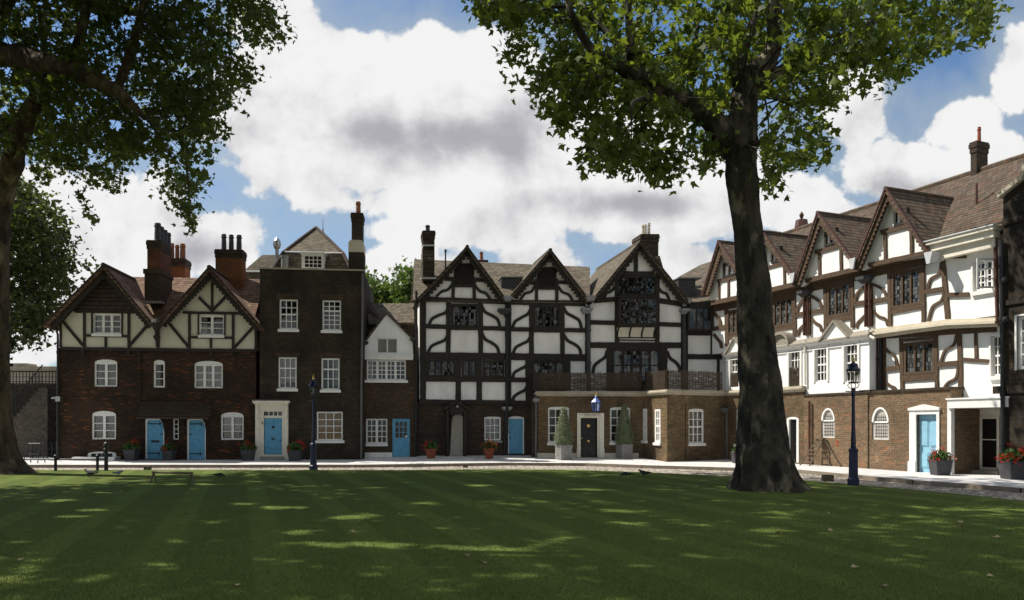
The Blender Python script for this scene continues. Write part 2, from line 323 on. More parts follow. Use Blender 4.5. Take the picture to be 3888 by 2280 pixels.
def dup(root, loc, rz=0, label=None, group=None, scale=1):
    r = root.copy(); COL.objects.link(r); r.location = loc; r.rotation_euler = (0,0,rz); r.scale = (scale,)*3
    if label: r['label'] = label
    if group: r['group'] = group
    for ch in list(root.children):
        c = ch.copy(); COL.objects.link(c); c.parent = r
        for g in list(ch.children):
            d = g.copy(); COL.objects.link(d); d.parent = c
    WL[r.name] = Vector(loc)
    return r
# ------------------------------------------------------------------ building kit
def rect(pl, R, x0, y0, x1, y1):
    xm, ym = (x0+x1)/2, (y0+y1)/2
    return pl.uv(*R(x0,ym))[0], pl.uv(*R(x1,ym))[0], pl.uv(*R(xm,y1))[1], pl.uv(*R(xm,y0))[1]   # u0 u1 z0 z1
def archpts(u0, u1, zs, rise, n=8):
    c, hw = (u0+u1)/2, (u1-u0)/2
    return [(c+hw*math.cos(math.pi*k/n), zs+rise*math.sin(math.pi*k/n)) for k in range(n+1)]
def wall(mb, pl, outer, holes, depth, m=0, mi=1, room=.8, rev=.14, sides=True):
    loops = [outer] + [h for h in holes]
    tris = tessellate_polygon([[Vector((u,z,0)) for u, z in lp] for lp in loops])
    flat = [q for lp in loops for q in lp]; base = len(mb.v)
    mb.v += [tuple(pl.pt(u,z,0)) for u, z in flat]
    for t in tris: mb.f.append(tuple(base+i for i in t)); mb.m.append(m)
    if sides:
        mb.prism([pl.pt(u,z,0) for u, z in outer], [pl.pt(u,z,-depth) for u, z in outer], m, ends=False)
        mb.face([pl.pt(u,z,-depth) for u, z in outer], m)
    for h in holes:
        mb.prism([pl.pt(u,z,0) for u, z in h], [pl.pt(u,z,-rev) for u, z in h], m, ends=False)
        mb.prism([pl.pt(u,z,-rev) for u, z in h], [pl.pt(u,z,-room) for u, z in h], mi, ends=False)
        mb.face([pl.pt(u,z,-room) for u, z in h], mi)
def curtain(pl, u0, u1, z0, z1, d, parent, mat='curtain', name='curtain'):
    mb = MB(); n = max(6, int((u1-u0)/.04)); a = [(u0+(u1-u0)*k/n, d+.025*math.sin(k*1.9)+.01*math.sin(k*.7)) for k in range(n+1)]
    for (ua, da), (ub, db) in zip(a, a[1:]): mb.face([pl.pt(ua,z0,da), pl.pt(ub,z0,db), pl.pt(ub,z1,db), pl.pt(ua,z1,da)])
    return mb.build(name, mat, parent, smooth=True, recalc=False)
class Bld:
    def __init__(s, name, loc, label, cat, group=None): s.root = thing(name, loc, label, cat, group); s.h = {}
    def hole(s, key, uv): s.h.setdefault(key, []).append(uv)
    def sash(s, key, pl, R, box, nx=3, ny=4, arch=0, sill=None, split=None, fm='white_paint', flush=False, board=True, cur=None, fw=.07, bw=.034, trim=0, leafs=1, label=None, gm='glass'):
        u0, u1, z0, z1 = rect(pl, R, *box); zs = z1 - arch
        hole = [(u0,z0),(u1,z0)] + (archpts(u0,u1,zs,arch) if arch else [(u1,z1),(u0,z1)])
        s.hole(key, hole); mb = MB(); d0, d1 = (-.08,.01) if flush else (-.14, -.05)
        mb.box(pl, u0,u0+fw,z0,zs,d0,d1); mb.box(pl,u1-fw,u1,z0,zs,d0,d1); mb.box(pl,u0+fw,u1-fw,z0,z0+fw,d0,d1-.003); mb.box(pl,u0+fw,u1-fw,zs-fw,zs,d0,d1-.003)
        if arch and board: mb.poly(pl, archpts(u0,u1,zs+.001,arch), d0, d1+.02)
        iu0, iu1, iz0, iz1 = u0+fw, u1-fw, z0+fw, zs-fw
        for k in range(1, leafs):                      # casement stiles
            c = iu0+(iu1-iu0)*k/leafs; mb.box(pl,c-.055,c+.055,iz0,iz1,d0,d1-.006)
        for lf in range(leafs):
            a = iu0+(iu1-iu0)*lf/leafs + (.055 if lf else 0); b = iu0+(iu1-iu0)*(lf+1)/leafs - (.055 if lf < leafs-1 else 0)
            for k in range(1, nx): c = a+(b-a)*k/nx; mb.box(pl,c-bw/2,c+bw/2,iz0,iz1,d0+.03,d1-.012)
            for k in range(1, ny):
                c = iz0+(iz1-iz0)*k/ny; w = bw*(1.9 if split == k else 1); mb.box(pl,a,b,c-w/2,c+w/2,d0+.032,d1-.009)
        if trim: 
            for (a,b,c,d) in ((u0-trim,u0,z0-.02,z1+trim),(u1,u1+trim,z0-.02,z1+trim),(u0,u1,z1,z1+trim)): mb.box(pl,a,b,c,d,-.02,.045)
        w = mb.build('window', fm, s.root)
        if label: w['label'] = label
        gz = d0+.025; g = MB(); g.face([pl.pt(iu0,iz0,gz), pl.pt(iu1,iz0,gz), pl.pt(iu1,iz1,gz), pl.pt(iu0,iz1,gz)]); g.build('pane', gm, w, recalc=False)
        if sill is not None:
            q = MB(); q.box(pl,u0-sill,u1+sill,z0-.13,z0-.002,-.1,.09); q.build('sill', fm, w)
        if cur: 
            for (fa, fb, fz, mt) in cur: curtain(pl, iu0+(iu1-iu0)*fa, iu0+(iu1-iu0)*fb, iz0+(iz1-iz0)*fz, iz1, -.22, w, mt)
        return w, (u0,u1,z0,z1)
    def leaded(s, key, pl, R, box, lights=3, fm='black_timber', proud=.05, arch=True, cell=(.12,.16), transom=None, fw=.07, mull=.07, d=-.03, cur=False, hole=True, gm='lead_glass'):
        u0, u1, z0, z1 = rect(pl, R, *box)
        if hole: s.hole(key, [(u0+.01,z0+.01),(u1-.01,z0+.01),(u1-.01,z1-.01),(u0+.01,z1-.01)])
        mb = MB()
        mb.box(pl,u0-.02,u0+fw,z0-.02,z1+.02,-.1,proud); mb.box(pl,u1-fw,u1+.02,z0-.02,z1+.02,-.1,proud)
        mb.box(pl,u0+fw,u1-fw,z0-.02,z0+fw,-.1,proud-.004); mb.box(pl,u0+fw,u1-fw,z1-fw,z1+.02,-.1,proud-.004)
        iu0, iu1, iz0, iz1 = u0+fw, u1-fw, z0+fw, z1-fw; g = MB(); lw = (iu1-iu0)/lights
        for k in range(1, lights): c = iu0+lw*k; mb.box(pl,c-mull/2,c+mull/2,iz0,iz1,-.1,proud-.008)
        if transom:
            c = iz0+(iz1-iz0)*transom
            for k in range(lights): mb.box(pl,iu0+lw*k+mull/2,iu0+lw*(k+1)-mull/2,c-.03,c+.03,-.1,proud-.015)
        for k in range(lights):
            a, b = iu0+lw*k+(mull/2 if k else 0), iu0+lw*(k+1)-(mull/2 if k < lights-1 else 0)
            if arch:
                r = min(.16, (b-a)*.45); c = (a+b)/2; hw = (b-a)/2
                for sgn in (-1, 1):
                    pts = [(c+sgn*hw, iz1), (c+sgn*hw, iz1-r)] + [(c+sgn*hw*math.cos(t), iz1-r+r*.95*math.sin(t)) for t in (.45,.9,1.3)]+[(c,iz1-r*.02),(c,iz1)]
                    mb.poly(pl, pts, -.1, proud-.02)
            ncx, ncy = max(2, round((b-a)/cell[0])), max(2, round((iz1-iz0)/cell[1])); tilt = random.uniform(-.02,.02)
            for i in range(ncx):
                for j in range(ncy):
                    ua, ub = a+(b-a)*i/ncx+.007, a+(b-a)*(i+1)/ncx-.007; za, zb = iz0+(iz1-iz0)*j/ncy+.007, iz0+(iz1-iz0)*(j+1)/ncy-.007
                    tx, tz = random.gauss(tilt,.022)*(ub-ua), random.gauss(.0,.03)*(zb-za)
                    g.face([pl.pt(ua,za,d-tx-tz), pl.pt(ub,za,d+tx-tz), pl.pt(ub,zb,d+tx+tz), pl.pt(ua,zb,d-tx+tz)])
        w = mb.build('window', fm, s.root); g.build('pane', gm, w, recalc=False)
        if cur:
            curtain(pl, iu0, iu0+(iu1-iu0)*.16, iz0, iz1, -.25, w); curtain(pl, iu1-(iu1-iu0)*.14, iu1, iz0, iz1, -.25, w)
        return w
    def part(s, mb, name, mats, parent=None, **k): return mb.build(name, mats, parent or s.root, **k)
    def chimney(s, pl, R, x0, x1, ytop, ybot, off, thick, mat, pots=(), cap=True, flare=None, pmat='pot_clay', caps='sooty_brick'):
        q = pl.off(off); u0, u1, z0, z1 = rect(q, R, x0, ytop, x1, ybot); mb = MB()
        mb.box(q,u0,u1,z0,z1,-thick,0)
        if flare: fz = q.uv(*R((x0+x1)/2, flare[0]))[1]; mb.box(q,u0-flare[1],u1+flare[1],z0-.01,fz,-thick-flare[1],flare[1])
        if cap: mb.box(q,u0-.025,u1+.025,z1-.36,z1-.16,-thick-.025,.025,1); mb.box(q,u0-.05,u1+.05,z1-.17,z1-.01,-thick-.05,.05,1); mb.box(q,u0-.03,u1+.03,z1-.02,z1+.06,-thick-.03,.03,1)
        c = mb.build('chimney', [mat, caps], s.root)
        for (a, b, t, k) in pots:
            c0 = q.pt((q.uv(*R(a,ytop))[0]+q.uv(*R(b,ytop))[0])/2, 0, -thick*k); r = abs(q.uv(*R(b,ytop))[0]-q.uv(*R(a,ytop))[0])/2; h = q.uv(*R(a,t))[1]-z1
            p = MB(); p.lathe((c0.x,c0.y,z1), [(r*.95,0),(r*1.05,.06),(r*.92,.1),(r*.88,h*.5),(r*.8,h*.78),(r*1.0,h*.8),(r*1.02,h*.86),(r*.8,h*.88),(r*.86,h*.97),(r*.7,h),(r*.5,h),(r*.45,h*.7)], 14)
            p.build('chimney_pot', pmat, c, smooth=False)
        return c
def roof_gable(mb, pl, R, left, apex, right, dfront, dback, th=.13, m=0):
    """two roof slabs from a gable drawn in pixels on its plane"""
    l, a, r = pl.uv(*R(*left)), pl.uv(*R(*apex)), pl.uv(*R(*right))
    for e in (l, r):
        if e is None: continue
        dx, dz = a[0]-e[0], a[1]-e[1]; ln = math.hypot(dx, dz); sx = 1 if dx > 0 else -1; nx, nz = -dz/ln*sx*th, abs(dx)/ln*th
        mb.poly(pl, [e, a, (a[0], a[1]-th*ln/abs(dx)), (e[0]-nx, e[1]-nz)], dback, dfront, m)
def barge(mb, pl, R, p0, p1, w, n, d0, d1, m=0, tooth=10):
    (x0,y0),(x1,y1) = p0, p1; dx, dy = x1-x0, y1-y0; ln = math.hypot(dx,dy); nx, ny = -dy/ln, dx/ln
    if ny < 0: nx, ny = -nx, -ny
    top = [(x0,y0),(x1,y1)]; low = []
    for k in range(n*4+1):
        t = 1-k/(n*4); o = w + tooth*(abs(math.sin(k*math.pi/4)))
        low.append((x0+dx*t+nx*o, y0+dy*t+ny*o))
    pts = top+low; uv = [pl.uv(*R(*p)) for p in pts]
    ts = tessellate_polygon([[Vector((u,z,0)) for u, z in uv]])
    for d in (d0, d1):
        b = len(mb.v); mb.v += [tuple(pl.pt(u,z,d)) for u, z in uv]
        for t in ts: mb.f.append(tuple(b+i for i in t)); mb.m.append(m)
    mb.prism([pl.pt(u,z,d0) for u,z in uv], [pl.pt(u,z,d1) for u,z in uv], m, ends=False)
def pipe(pl, R, pts, parent, r=.055, d=.09, mat='iron', name='drainpipe'):
    mb = MB(); q = [pl.P(*R(*p), d) for p in pts]; mb.tube(q, r, 8)
    for a, b in zip(q, q[1:]):
        ln = (b-a).length
        for k in range(int(ln/1.6)): c = a+(b-a)*((k+.5)*1.6/ln); t = (b-a).normalized()*.06; mb.tube([c-t,c+t], r*1.35, 8)
    return mb.build(name, mat, parent)
def hopper(pl, R, box, parent, mat='lead', d=.22, name='rain_hopper'):
    u0,u1,z0,z1 = rect(pl, R, *box); mb = MB(); q = (u1-u0)*.22
    a = [pl.pt(u0+q,z0,.03),pl.pt(u1-q,z0,.03),pl.pt(u1-q,z0,d*.6),pl.pt(u0+q,z0,d*.6)]; b = [pl.pt(u0,z1-.12,.01),pl.pt(u1,z1-.12,.01),pl.pt(u1,z1-.12,d),pl.pt(u0,z1-.12,d)]
    mb.prism(a, b); mb.box(pl,u0-.03,u1+.03,z1-.119,z1,.01,d+.03); return mb.build(name, mat, parent)
# facade planes of the yard
PL_ = Pl((222,35.5),(968,36.4)); PH = Pl((968,36.15),(1380,36.7)); PC = Pl((1375,37.5),(1580,37.8)); PQ = Pl((1590,38.0),(2705,38.1))
PQ.n = Vector((.2,-.98)); 
_o = PQ.off
def _qoff(k): q = Pl(0,0,PQ.p0+PQ.n*k,PQ.d); q.n = PQ.n; return q
PQ.off = _qoff
B1 = Pl((2045,36.8),(2440,36.8)); BL = Pl((2440,36.8),(2533,34.86)); B2 = Pl((2533,34.86),(2755,36.4)); W0 = Pl((2755,36.4),(3460,27.0))
W1, W2, W3, WO = W0.off(-.6), W0.off(-.38), W0.off(-.06), W0.off(-.1)
def hinge(pl, R, x0, x1, y, parent):
    mb = MB(); mb.strip(pl, R, [(x0,y),(x1,y)], 7, 0, .02); mb.strip(pl, R, [(x1-8,y-14),(x1-8,y+14)], 6, 0, .02); mb.build('hinge', 'iron', parent)
def knob(pl, R, x, y, r, parent, name, mat='iron'):
    mb = MB(); c = pl.P(*R(x,y), .03); n = Vector((pl.n.x, pl.n.y, 0)); mb.tube([c-n*.04, c, c+n*.025, c+n*.03], [r*.6, r*.6, r, r*.4], 10); mb.build(name, mat, parent)
def plate(pl, R, x0, y0, x1, y1, d0, d1, parent, name, mat='iron'):
    mb = MB(); u0,u1,z0,z1 = rect(pl,R,x0,y0,x1,y1); mb.box(pl,u0,u1,z0,z1,d0,d1); return mb.build(name, mat, parent)
# ================================================================== twin-gabled red brick house
def red_house():
    b = Bld('brick_house', PL_.pt(4.4,.05), 'dark red brick house with twin black and cream timbered gables', 'house'); P = PL_; O = PL_.off(.07)
    # --- windows of the brick storeys
    net = [(0,1,.0,'curtain')]
    b.sash('w',P,R1,(715,1130,890,1338),nx=1,ny=3,leafs=2,arch=.16,cur=[(0,.28,0,'curtain'),(.45,1,0,'curtain')])
    b.sash('w',P,R1,(1165,1135,1252,1345),nx=1,ny=3,arch=.13,fw=.08)
    b.sash('w',P,R1,(1475,1142,1692,1350),nx=1,ny=3,leafs=3,arch=.17,cur=net)
    b.sash('w',P,R2,(697,722,880,938),nx=1,ny=3,leafs=2,arch=.17,cur=net)
    b.sash('w',P,R2,(1314,780,1356,940),nx=1,ny=4,fw=.05)
    b.sash('w',P,R2,(1677,732,1850,942),nx=1,ny=3,leafs=2,arch=.17,cur=net)
    # --- doors
    for x0,x1,y0,y1,kx,lt in ((1103,1247,778,1088,1228,1), (1420,1562,780,1092,1447,0)):
        u0,u1,z0,z1 = rect(P,R2,x0,y0,x1,y1); cut = .2
        hole = [(u0,z0),(u1,z0),(u1,z1-.32),(u1-cut*.5,z1-.1),(u1-cut,z1),(u0+.06,z1),(u0,z1-.08)]; b.hole('w',hole)
        mb = MB(); f = .075; inn = [(u0+f,z0),(u1-f*.6,z0),(u1-f*.6,z1-.34),(u1-cut*.6,z1-.16),(u1-cut-.03,z1-f),(u0+f+.05,z1-f),(u0+f,z1-.2)]
        for i in range(1,len(hole)): j=(i+1)%len(hole); mb.poly(P,[hole[i],hole[j],inn[j],inn[i]],-.12,-.02)
        dr = MB(); dr.poly(P,inn,-.1,-.05); n=5
        for k in range(1,n): c = inn[0][0]+(inn[1][0]-inn[0][0])*k/n; dr.box(P,c-.008,c+.008,z0+.02,z1-.38,-.05,-.044)
        d = b.part(dr,'door','blue_paint'); mb.build('door_frame','white_paint',d); q = P.off(-.05)
        hinge(q,R2,x0+22,x1-24,y0+42,d); hinge(q,R2,x0+18,x1-32,y1-45,d); knob(q,R2,kx,900,.04,d,'handle')
        if lt: plate(q,R2,1150,945,1210,962,0,.02,d,'letterbox')
    # --- brick walls
    mb = MB(); zb = -.3; u0 = P.uv(*R1(445,1035))[0]; u1 = P.uv(*R1(1945,1060))[0]; zt = P.uv(*R1(1200,1050))[1]
    wall(mb,P,[(u0,zb),(u1,zb),(u1,zt),(u0,zt)],b.h['w'],6.5); mb.box(P,u0-.0,u1,P.uv(*R2(1000,626))[1]-.05,P.uv(*R2(1000,626))[1]+.03,.002,.035)
    b.part(mb,'wall',['red_brick','room_shade'])
    pl = MB(); pl.strip(P,R1,[(1058,1050),(1058,1640)],26,.0,.05); pl.build('brick_pilaster','red_brick',b.root)
    # --- half-timbered upper storey
    b.sash('g',O,R1,(705,785,922,936),nx=1,ny=3,leafs=3,cur=[(0,.3,0,'curtain'),(.32,.42,0,'curtain')],sill=.03)
    b.sash('g',O,R1,(1514,797,1703,947),nx=1,ny=3,leafs=2,cur=[(0,.22,0,'curtain')],sill=.03)
    px = [(455,1048),(1945,1062),(1945,880),(1608,495),(1290,850),(1205,895),(1130,850),(815,480),(475,850),(455,860)]
    mb = MB(); wall(mb,O,[O.uv(*R1(*p)) for p in px],b.h['g'],6.3); b.part(mb,'gable_wall',['cream_plaster','room_shade'])
    mb = MB(); mb.pxpoly(O,R1,[(815,472),(1058,768),(534,768)],0,.05); b.part(mb,'tile_hanging','dark_tile')
    t = MB()
    def T(*pts, w=19, **k): t.strip(O,R1,list(pts),w,-.01,.05,**k)
    T((455,1048),(1945,1066),w=24); T((462,820),(462,1040),w=16); T((643,765),(643,1040)); T((980,768),(980,1042)); T((650,950),(970,956)); T((805,956),(805,1040),w=17)
    T((480,842),(632,1026),w=21); T((1125,868),(984,1030),w=21); T((570,770),(1030,776),w=15); T((700,775),(700,950),w=12); T((928,775),(928,950),w=12)
    T((1390,775),(1850,783),w=20); T((1440,783),(1440,1045)); T((1772,785),(1772,1050)); T((1445,963),(1770,968),w=18); T((1603,970),(1603,1045),w=17)
    T((1290,862),(1432,1037),w=21); T((1930,880),(1778,1045),w=21); T((1612,550),(1612,775),w=18); T((1512,660),(1608,758),w=21); T((1716,655),(1618,758),w=21); T((1942,900),(1942,1055),w=14); T((1508,785),(1508,963),w=10); T((1708,787),(1708,963),w=10); T((1205,900),(1205,1050),w=17)
    for x in (632,975,1436,1605,1765): T((x,1062),(x,1095),w=22)
    b.part(t,'timber_frame','black_timber')
    # carved pendant where the two gables meet, bargeboards
    m = MB(); c = O.P(*R1(1208,880),.3)
    m.lathe((c.x,c.y,O.uv(*R1(1208,1045))[1]),[(.02,0),(.05,.1),(.06,.3),(.14,.42),(.16,.5),(.08,.6),(.1,.75),(.22,1.0),(.3,1.12),(.16,1.3)],10); b.part(m,'pendant','black_timber')
    for p0,p1 in (((808,465),(400,885)),((822,465),(1172,880)),((1602,485),(1240,870)),((1616,485),(1985,905))):
        m = MB(); barge(m,O,R1,p0,p1,30,18,.24,.3,tooth=14); b.part(m,'bargeboard','black_timber')
    # --- roofs
    m = MB(); roof_gable(m,O,R1,(358,885),(813,425),(1180,866),.42,-4.2,.12); roof_gable(m,O,R1,(1232,866),(1608,442),(2015,915),.42,-4.2,.12)
    ridz = P.uv(*R1(1100,505))[1]; q = P.off(-3.3); rz = q.uv(*R1(1100,505))[1]; vz = P.uv(*R1(1200,862))[1]
    ua, ub = P.uv(*R1(700,505))[0], P.uv(*R1(1900,505))[0]
    fa = [P.pt(ua,vz-.02,-.35),P.pt(ub,vz-.02,-.35),P.pt(ub,rz,-3.3),P.pt(ua,rz,-3.3)]; m.prism(fa,[p-Vector((0,0,.12)) for p in fa]); fb = [P.pt(ua,rz-.004,-3.31),P.pt(ub,rz-.004,-3.31),P.pt(ub,vz,-6.6),P.pt(ua,vz,-6.6)]; m.prism(fb,[p-Vector((0,0,.12)) for p in fb])
    b.part(m,'roof','red_tile')
    m = MB()
    for e,a in (((358,885),(813,425)),((1180,866),(813,425)),((1232,866),(1608,442)),((2015,915),(1608,442))): pass
    for (x,y) in ((813,424),(1608,441)): m = MB(); m.tube([O.pt(O.uv(*R1(x,y))[0],O.uv(*R1(x,y))[1]-.02,.44),O.pt(O.uv(*R1(x,y))[0],O.uv(*R1(x,y))[1]-.02,-3.2)],.11,8); b.part(m,'ridge_tiles','dark_tile')
    for p0,p1 in (((358,883),(813,427)),((1178,864),(813,427)),((1234,864),(1608,444)),((2013,913),(1608,444))): m = MB(); m.strip(O,R1,[p0,p1],13,.34,.44); b.part(m,'verge','dark_tile')
    # --- chimneys
    b.chimney(P,R1,1118,1217,235,445,-.9,1.55,'chimney_brick',[(1160,1216,88,.12),(1166,1218,100,.38),(1172,1222,108,.64),(1178,1226,114,.9)],pmat='pot_grey')
    m = MB(); q = P.off(-.82); u0,u1,z0,z1 = rect(q,R1,1097,448,1217,700); m.box(q,u0,u1,z0,z1,-1.7,0); m.box(q,u0-.05,u1+.05,z1-.2,z1+.02,-1.75,.05); b.part(m,'chimney_base','sooty_brick')
    m = MB(); m.box(q,u0-.1,u1+.1,z0-.02,z0+.06,-.3,.14); b.part(m,'flashing','lead')
    b.chimney(P,R1,1275,1405,372,560,-4.4,.9,'orange_brick',[(1275,1312,240,.3),(1316,1350,252,.3),(1352,1398,243,.3)])
    b.chimney(P,R1,1636,1840,305,700,-2.6,.75,'orange_brick',[(1664,1706,165,.5),(1721,1763,170,.5),(1779,1824,172,.5)],pmat='pot_grey')
    # --- canopy over the two doors
    m = MB(); D = .95; a0,a1 = P.uv(*R2(1072,648)),P.uv(*R2(1612,655)); q = P.off(D); e0,e1 = q.uv(*R2(1035,765)),q.uv(*R2(1590,768))
    f = [P.pt(*a0,.03),P.pt(*a1,.03),q.pt(*e1),q.pt(*e0)]; m.prism(f,[p-Vector((0,0,.1)) for p in f]); b.part(m,'canopy','dark_tile')
    for x in (1098,1256,1398,1572):
        m = MB(); u = P.uv(*R2(x,900))[0]; z = P.uv(*R2(x,885))[1]; m.tube([P.pt(u,z,.04),P.pt(u,z+.45,.3),P.pt(u,z+.62,.62)],.035,6); m.tube([P.pt(u,z+.62,.0),P.pt(u,z+.62,.7)],.03,6); b.part(m,'canopy_bracket','black_timber')
    # --- basement lunette and its white wall, CCTV housing, gutter
    m = MB(); u0,u1,z0,z1 = rect(P,R2,672,1030,885,1078); zs = z0+.18
    ap = [(u0,z0),(u1,z0)]+archpts(u0,u1,zs,z1-zs,12); m.poly(P,ap,-.02,.07)
    l = b.part(m,'basement_window','white_paint'); g = MB()
    for k in range(4): a = u0+.14+(u1-u0-.28)*(k+.08)/4; w = (u1-u0-.28)*.84/4; g = MB(); g.box(P,a,a+w,zs-.16,zs+.02,.072,.08); g.build('pane','dark_screen',l)
    m = MB(); u0,u1,z0,z1 = rect(P,R2,602,1068,918,1098); m.box(P,u0,u1,-.2,z1,.5,.75); m.box(P,u0,u0+.2,-.2,z1,.0,.499); m.box(P,u1-.2,u1,-.2,z1,.0,.499); b.part(m,'basement_wall','white_plaster')
    m = MB(); m.box(P,*rect(P,R2,440,614,474,652),.02,.25); m.box(P,*rect(P,R2,405,618,439,632),.08,.2); b.part(m,'security_camera','steel')
    pipe(P,R1,[(437,885),(440,925),(447,945),(447,1880)],b.root,.05,.1,'iron')
    return b
red = red_house()
# ================================================================== tall dark brick house, number 7
def tall_house():
    b = Bld('tall_brick_house', PH.pt(2.5,.05), 'tall sooty brown brick townhouse with hipped tile roof and blue door', 'house'); P = PH
    b.sash('w',P,R3,(322,835,462,1062),3,4,sill=.06,split=2); 
    b.sash('w',P,R3,(648,842,790,1071),3,6,sill=.06,split=4)
    b.sash('w',P,R4,(314,415,453,653),3,3,sill=.06,split=2,cur=[(0,.3,.12,'curtain'),(.32,1,.18,'curtain')])
    b.sash('w',P,R4,(640,422,779,662),3,3,sill=.06,split=2,cur=[(.75,1,.1,'curtain')])
    b.sash('w',P,R4,(605,828,803,1046),3,4,sill=.08,cur=[(0,1,0,'curtain_gold')])
    u0,u1,z0,z1 = rect(P,R4,205,828,343,1172); b.hole('w',[(u0,z0),(u1,z0),(u1,z1),(u0,z1)])
    m = MB(); zt = P.uv(*R4(275,877))[1]; m.box(P,u0,u1,z0+.03,zt,-.13,-.08); 
    d = b.part(m,'door','blue_paint'); q = P.off(-.08)
    # surround
    s = MB(); U0,U1,_,Z1 = rect(P,R4,140,770,390,1190); zp = P.uv(*R4(200,1195))[1]
    s.box(P,U0,u0,zp,Z1,-.05,.06); s.box(P,u1,U1,zp,Z1,-.05,.06); s.box(P,u0,u1,z1,Z1,-.05,.055); s.box(P,U0+.02,U0+.18,zp,Z1-.02,.06,.11); s.box(P,U1-.18,U1-.02,zp,Z1-.02,.06,.11); s.box(P,u0-.13,u0-.09,zp,z1+.02,.06,.08); s.box(P,u1+.09,u1+.13,zp,z1+.02,.06,.08)
    s.box(P,U0-.03,U1+.03,zp-.02,zp+.25,-.04,.125); zc0,zc1 = P.uv(*R4(275,770))[1],P.uv(*R4(275,752))[1]
    s.box(P,U0+.01,U1+.0,zc0-.04,zc0+.01,.0,.2); s.box(P,U0-.03,U1+.05,zc0+.01,zc0+.06,0,.32); s.box(P,U0-.06,U1+.09,zc0+.06,zc1+.03,0,.4)
    for a in (U0+.04,U1-.16):
        s.box(P,a,a+.12,zc0-.45,zc0-.05,.11,.18); s.lathe((P.pt(a+.06,0,.15).x,P.pt(a+.06,0,.15).y,zc0-.75),[(.02,0),(.06,.1),(.05,.2),(.075,.3)],8)
    zt2 = P.uv(*R4(275,858))[1]; s.box(P,u0,u1,zt,zt2,-.12,-.02)
    for k in range(1,4): c = u0+(u1-u0)*k/4; s.box(P,c-.02,c+.02,zt2,z1,-.1,-.04)
    s.build('door_frame','cream_paint',d); g = MB(); g.face([P.pt(u0,zt2,-.1),P.pt(u1,zt2,-.1),P.pt(u1,z1,-.1),P.pt(u0,z1,-.1)]); g.build('fanlight','glass',d,recalc=False)
    plate(q,R4,262,1032,290,1042,0,.02,d,'letterbox'); knob(q,R4,275,945,.07,d,'knocker'); knob(q,R4,275,1022,.03,d,'door_knob'); knob(q,R4,332,1045,.03,d,'handle'); plate(P.off(.06),R4,190,903,197,925,0,.04,d,'doorbell')
    cu = bpy.data.curves.new('door_number','FONT'); cu.body = '7'; cu.size = .2; cu.extrude = .006; cu.align_x = 'CENTER'; cu.materials.append(MAT['iron'])
    t = bpy.data.objects.new('door_number',cu); COL.objects.link(t); t.parent = d; t.location = q.pt((u0+u1)/2,P.uv(*R4(275,918))[1],.004)-WL[d.name]; t.rotation_euler = (math.pi/2,0,math.atan2(P.d.y,P.d.x)); WL[t.name] = t.location; asmesh(t)
    st = MB(); st.box(P,u0-.1,u1+.1,zp-.1,z0+.03,-.2,.3); b.part(st,'doorstep','grey_stone')
    ld = MB(); ld.box(P,U0-.06,U1+.09,zc1+.03,zc1+.09,0,.41); b.part(ld,'canopy_lead','lead_dark')
    mb = MB(); u0 = P.uv(*R3(172,600))[0]; u1 = P.uv(*R3(961,620))[0]; zt = P.uv(*R3(570,612))[1]; zb=-.3
    wall(mb,P,[(u0-.1,zb),(u1,zb),(u1,zt),(u0,zt),(u0,2.9),(u0-.1,2.9)],b.h['w'],7.0)
    b.part(mb,'wall',['dark_brick','room_shade'])
    m = MB(); m.box(P,u0-.04,u1+.04,zt,zt+.07,-.3,.05); b.part(m,'coping','pale_stone')
    for RR_,bx in ((R3,(305,790,480,832)),(R3,(630,795,805,838)),(R4,(300,380,475,413)),(R4,(625,385,795,420))): m = MB(); m.box(P,*rect(P,RR_,*bx),-.01,.012); b.part(m,'brick_arch','cottage_brick')
    # mansard, seen end on
    q0,q1,q2 = P.off(-.5),P.off(-1.3),P.off(-4.0)
    V = lambda q,x,y: q.P(*R3(x,y))
    a0,a1 = V(q0,272,606),V(q0,868,620); b0,b1 = V(q1,352,478),V(q1,808,490); ap = V(q2,600,290); n = -Vector((P.n.x,P.n.y,0))
    f0,f1 = a0-Vector((0,0,.3)),a1-Vector((0,0,.3)); bk = 5.5
    m = MB(); m.face([f0,f1,b1,b0]); m.face([b0,b1,ap]); apb = ap+n*2.0; B0,B1b,F0,F1 = b0+n*bk,b1+n*bk,f0+n*bk,f1+n*bk
    m.face([f0,b0,B0,F0]); m.face([f1,F1,B1b,b1]); m.face([b0,ap,apb,B0]); m.face([b1,B1b,apb,ap]); m.face([B0,apb,B1b]); m.face([F0,B0,B1b,F1]); m.face([f0,F0,F1,f1])
    b.part(m,'roof','brown_tile')
    for x,y in ((b0,ap),(b1,ap),(a0,b0),(a1,b1)): m = MB(); m.tube([x,x.lerp(y,.5)+Vector((0,0,.02)),y],.085,7); b.part(m,'hip_tiles','dark_tile')
    ff = V(P.off(-4.4),652,325); m = MB(); m.lathe((ff.x,ff.y,ff.z-.6),[(.12,0),(.1,.5),(.03,.7),(.05,.76),(.02,.82),(.012,1.3)],8); b.part(m,'finial','lead')
    m = MB(); m.tube([b0+Vector((0,0,.02)),b1+Vector((0,0,.02))],.05,6); b.part(m,'roll_flashing','lead_light')
    # dormer window
    qd = P.off(-.45); dw = Bld.__new__(Bld); u0,u1,z0,z1 = rect(qd,R3,490,487,660,606); iu0,iu1,iz0,iz1 = rect(qd,R3,514,506,640,590)
    m = MB(); m.box(qd,u0,iu0,z0,z1,-1.4,0); m.box(qd,iu1,u1,z0,z1,-1.4,0); m.box(qd,iu0,iu1,z0,iz0,-1.4,-.004); m.box(qd,iu0,iu1,iz1,z1,-1.4,-.004); m.box(qd,u0-.06,u1+.06,z1,z1+.06,-1.5,.08)
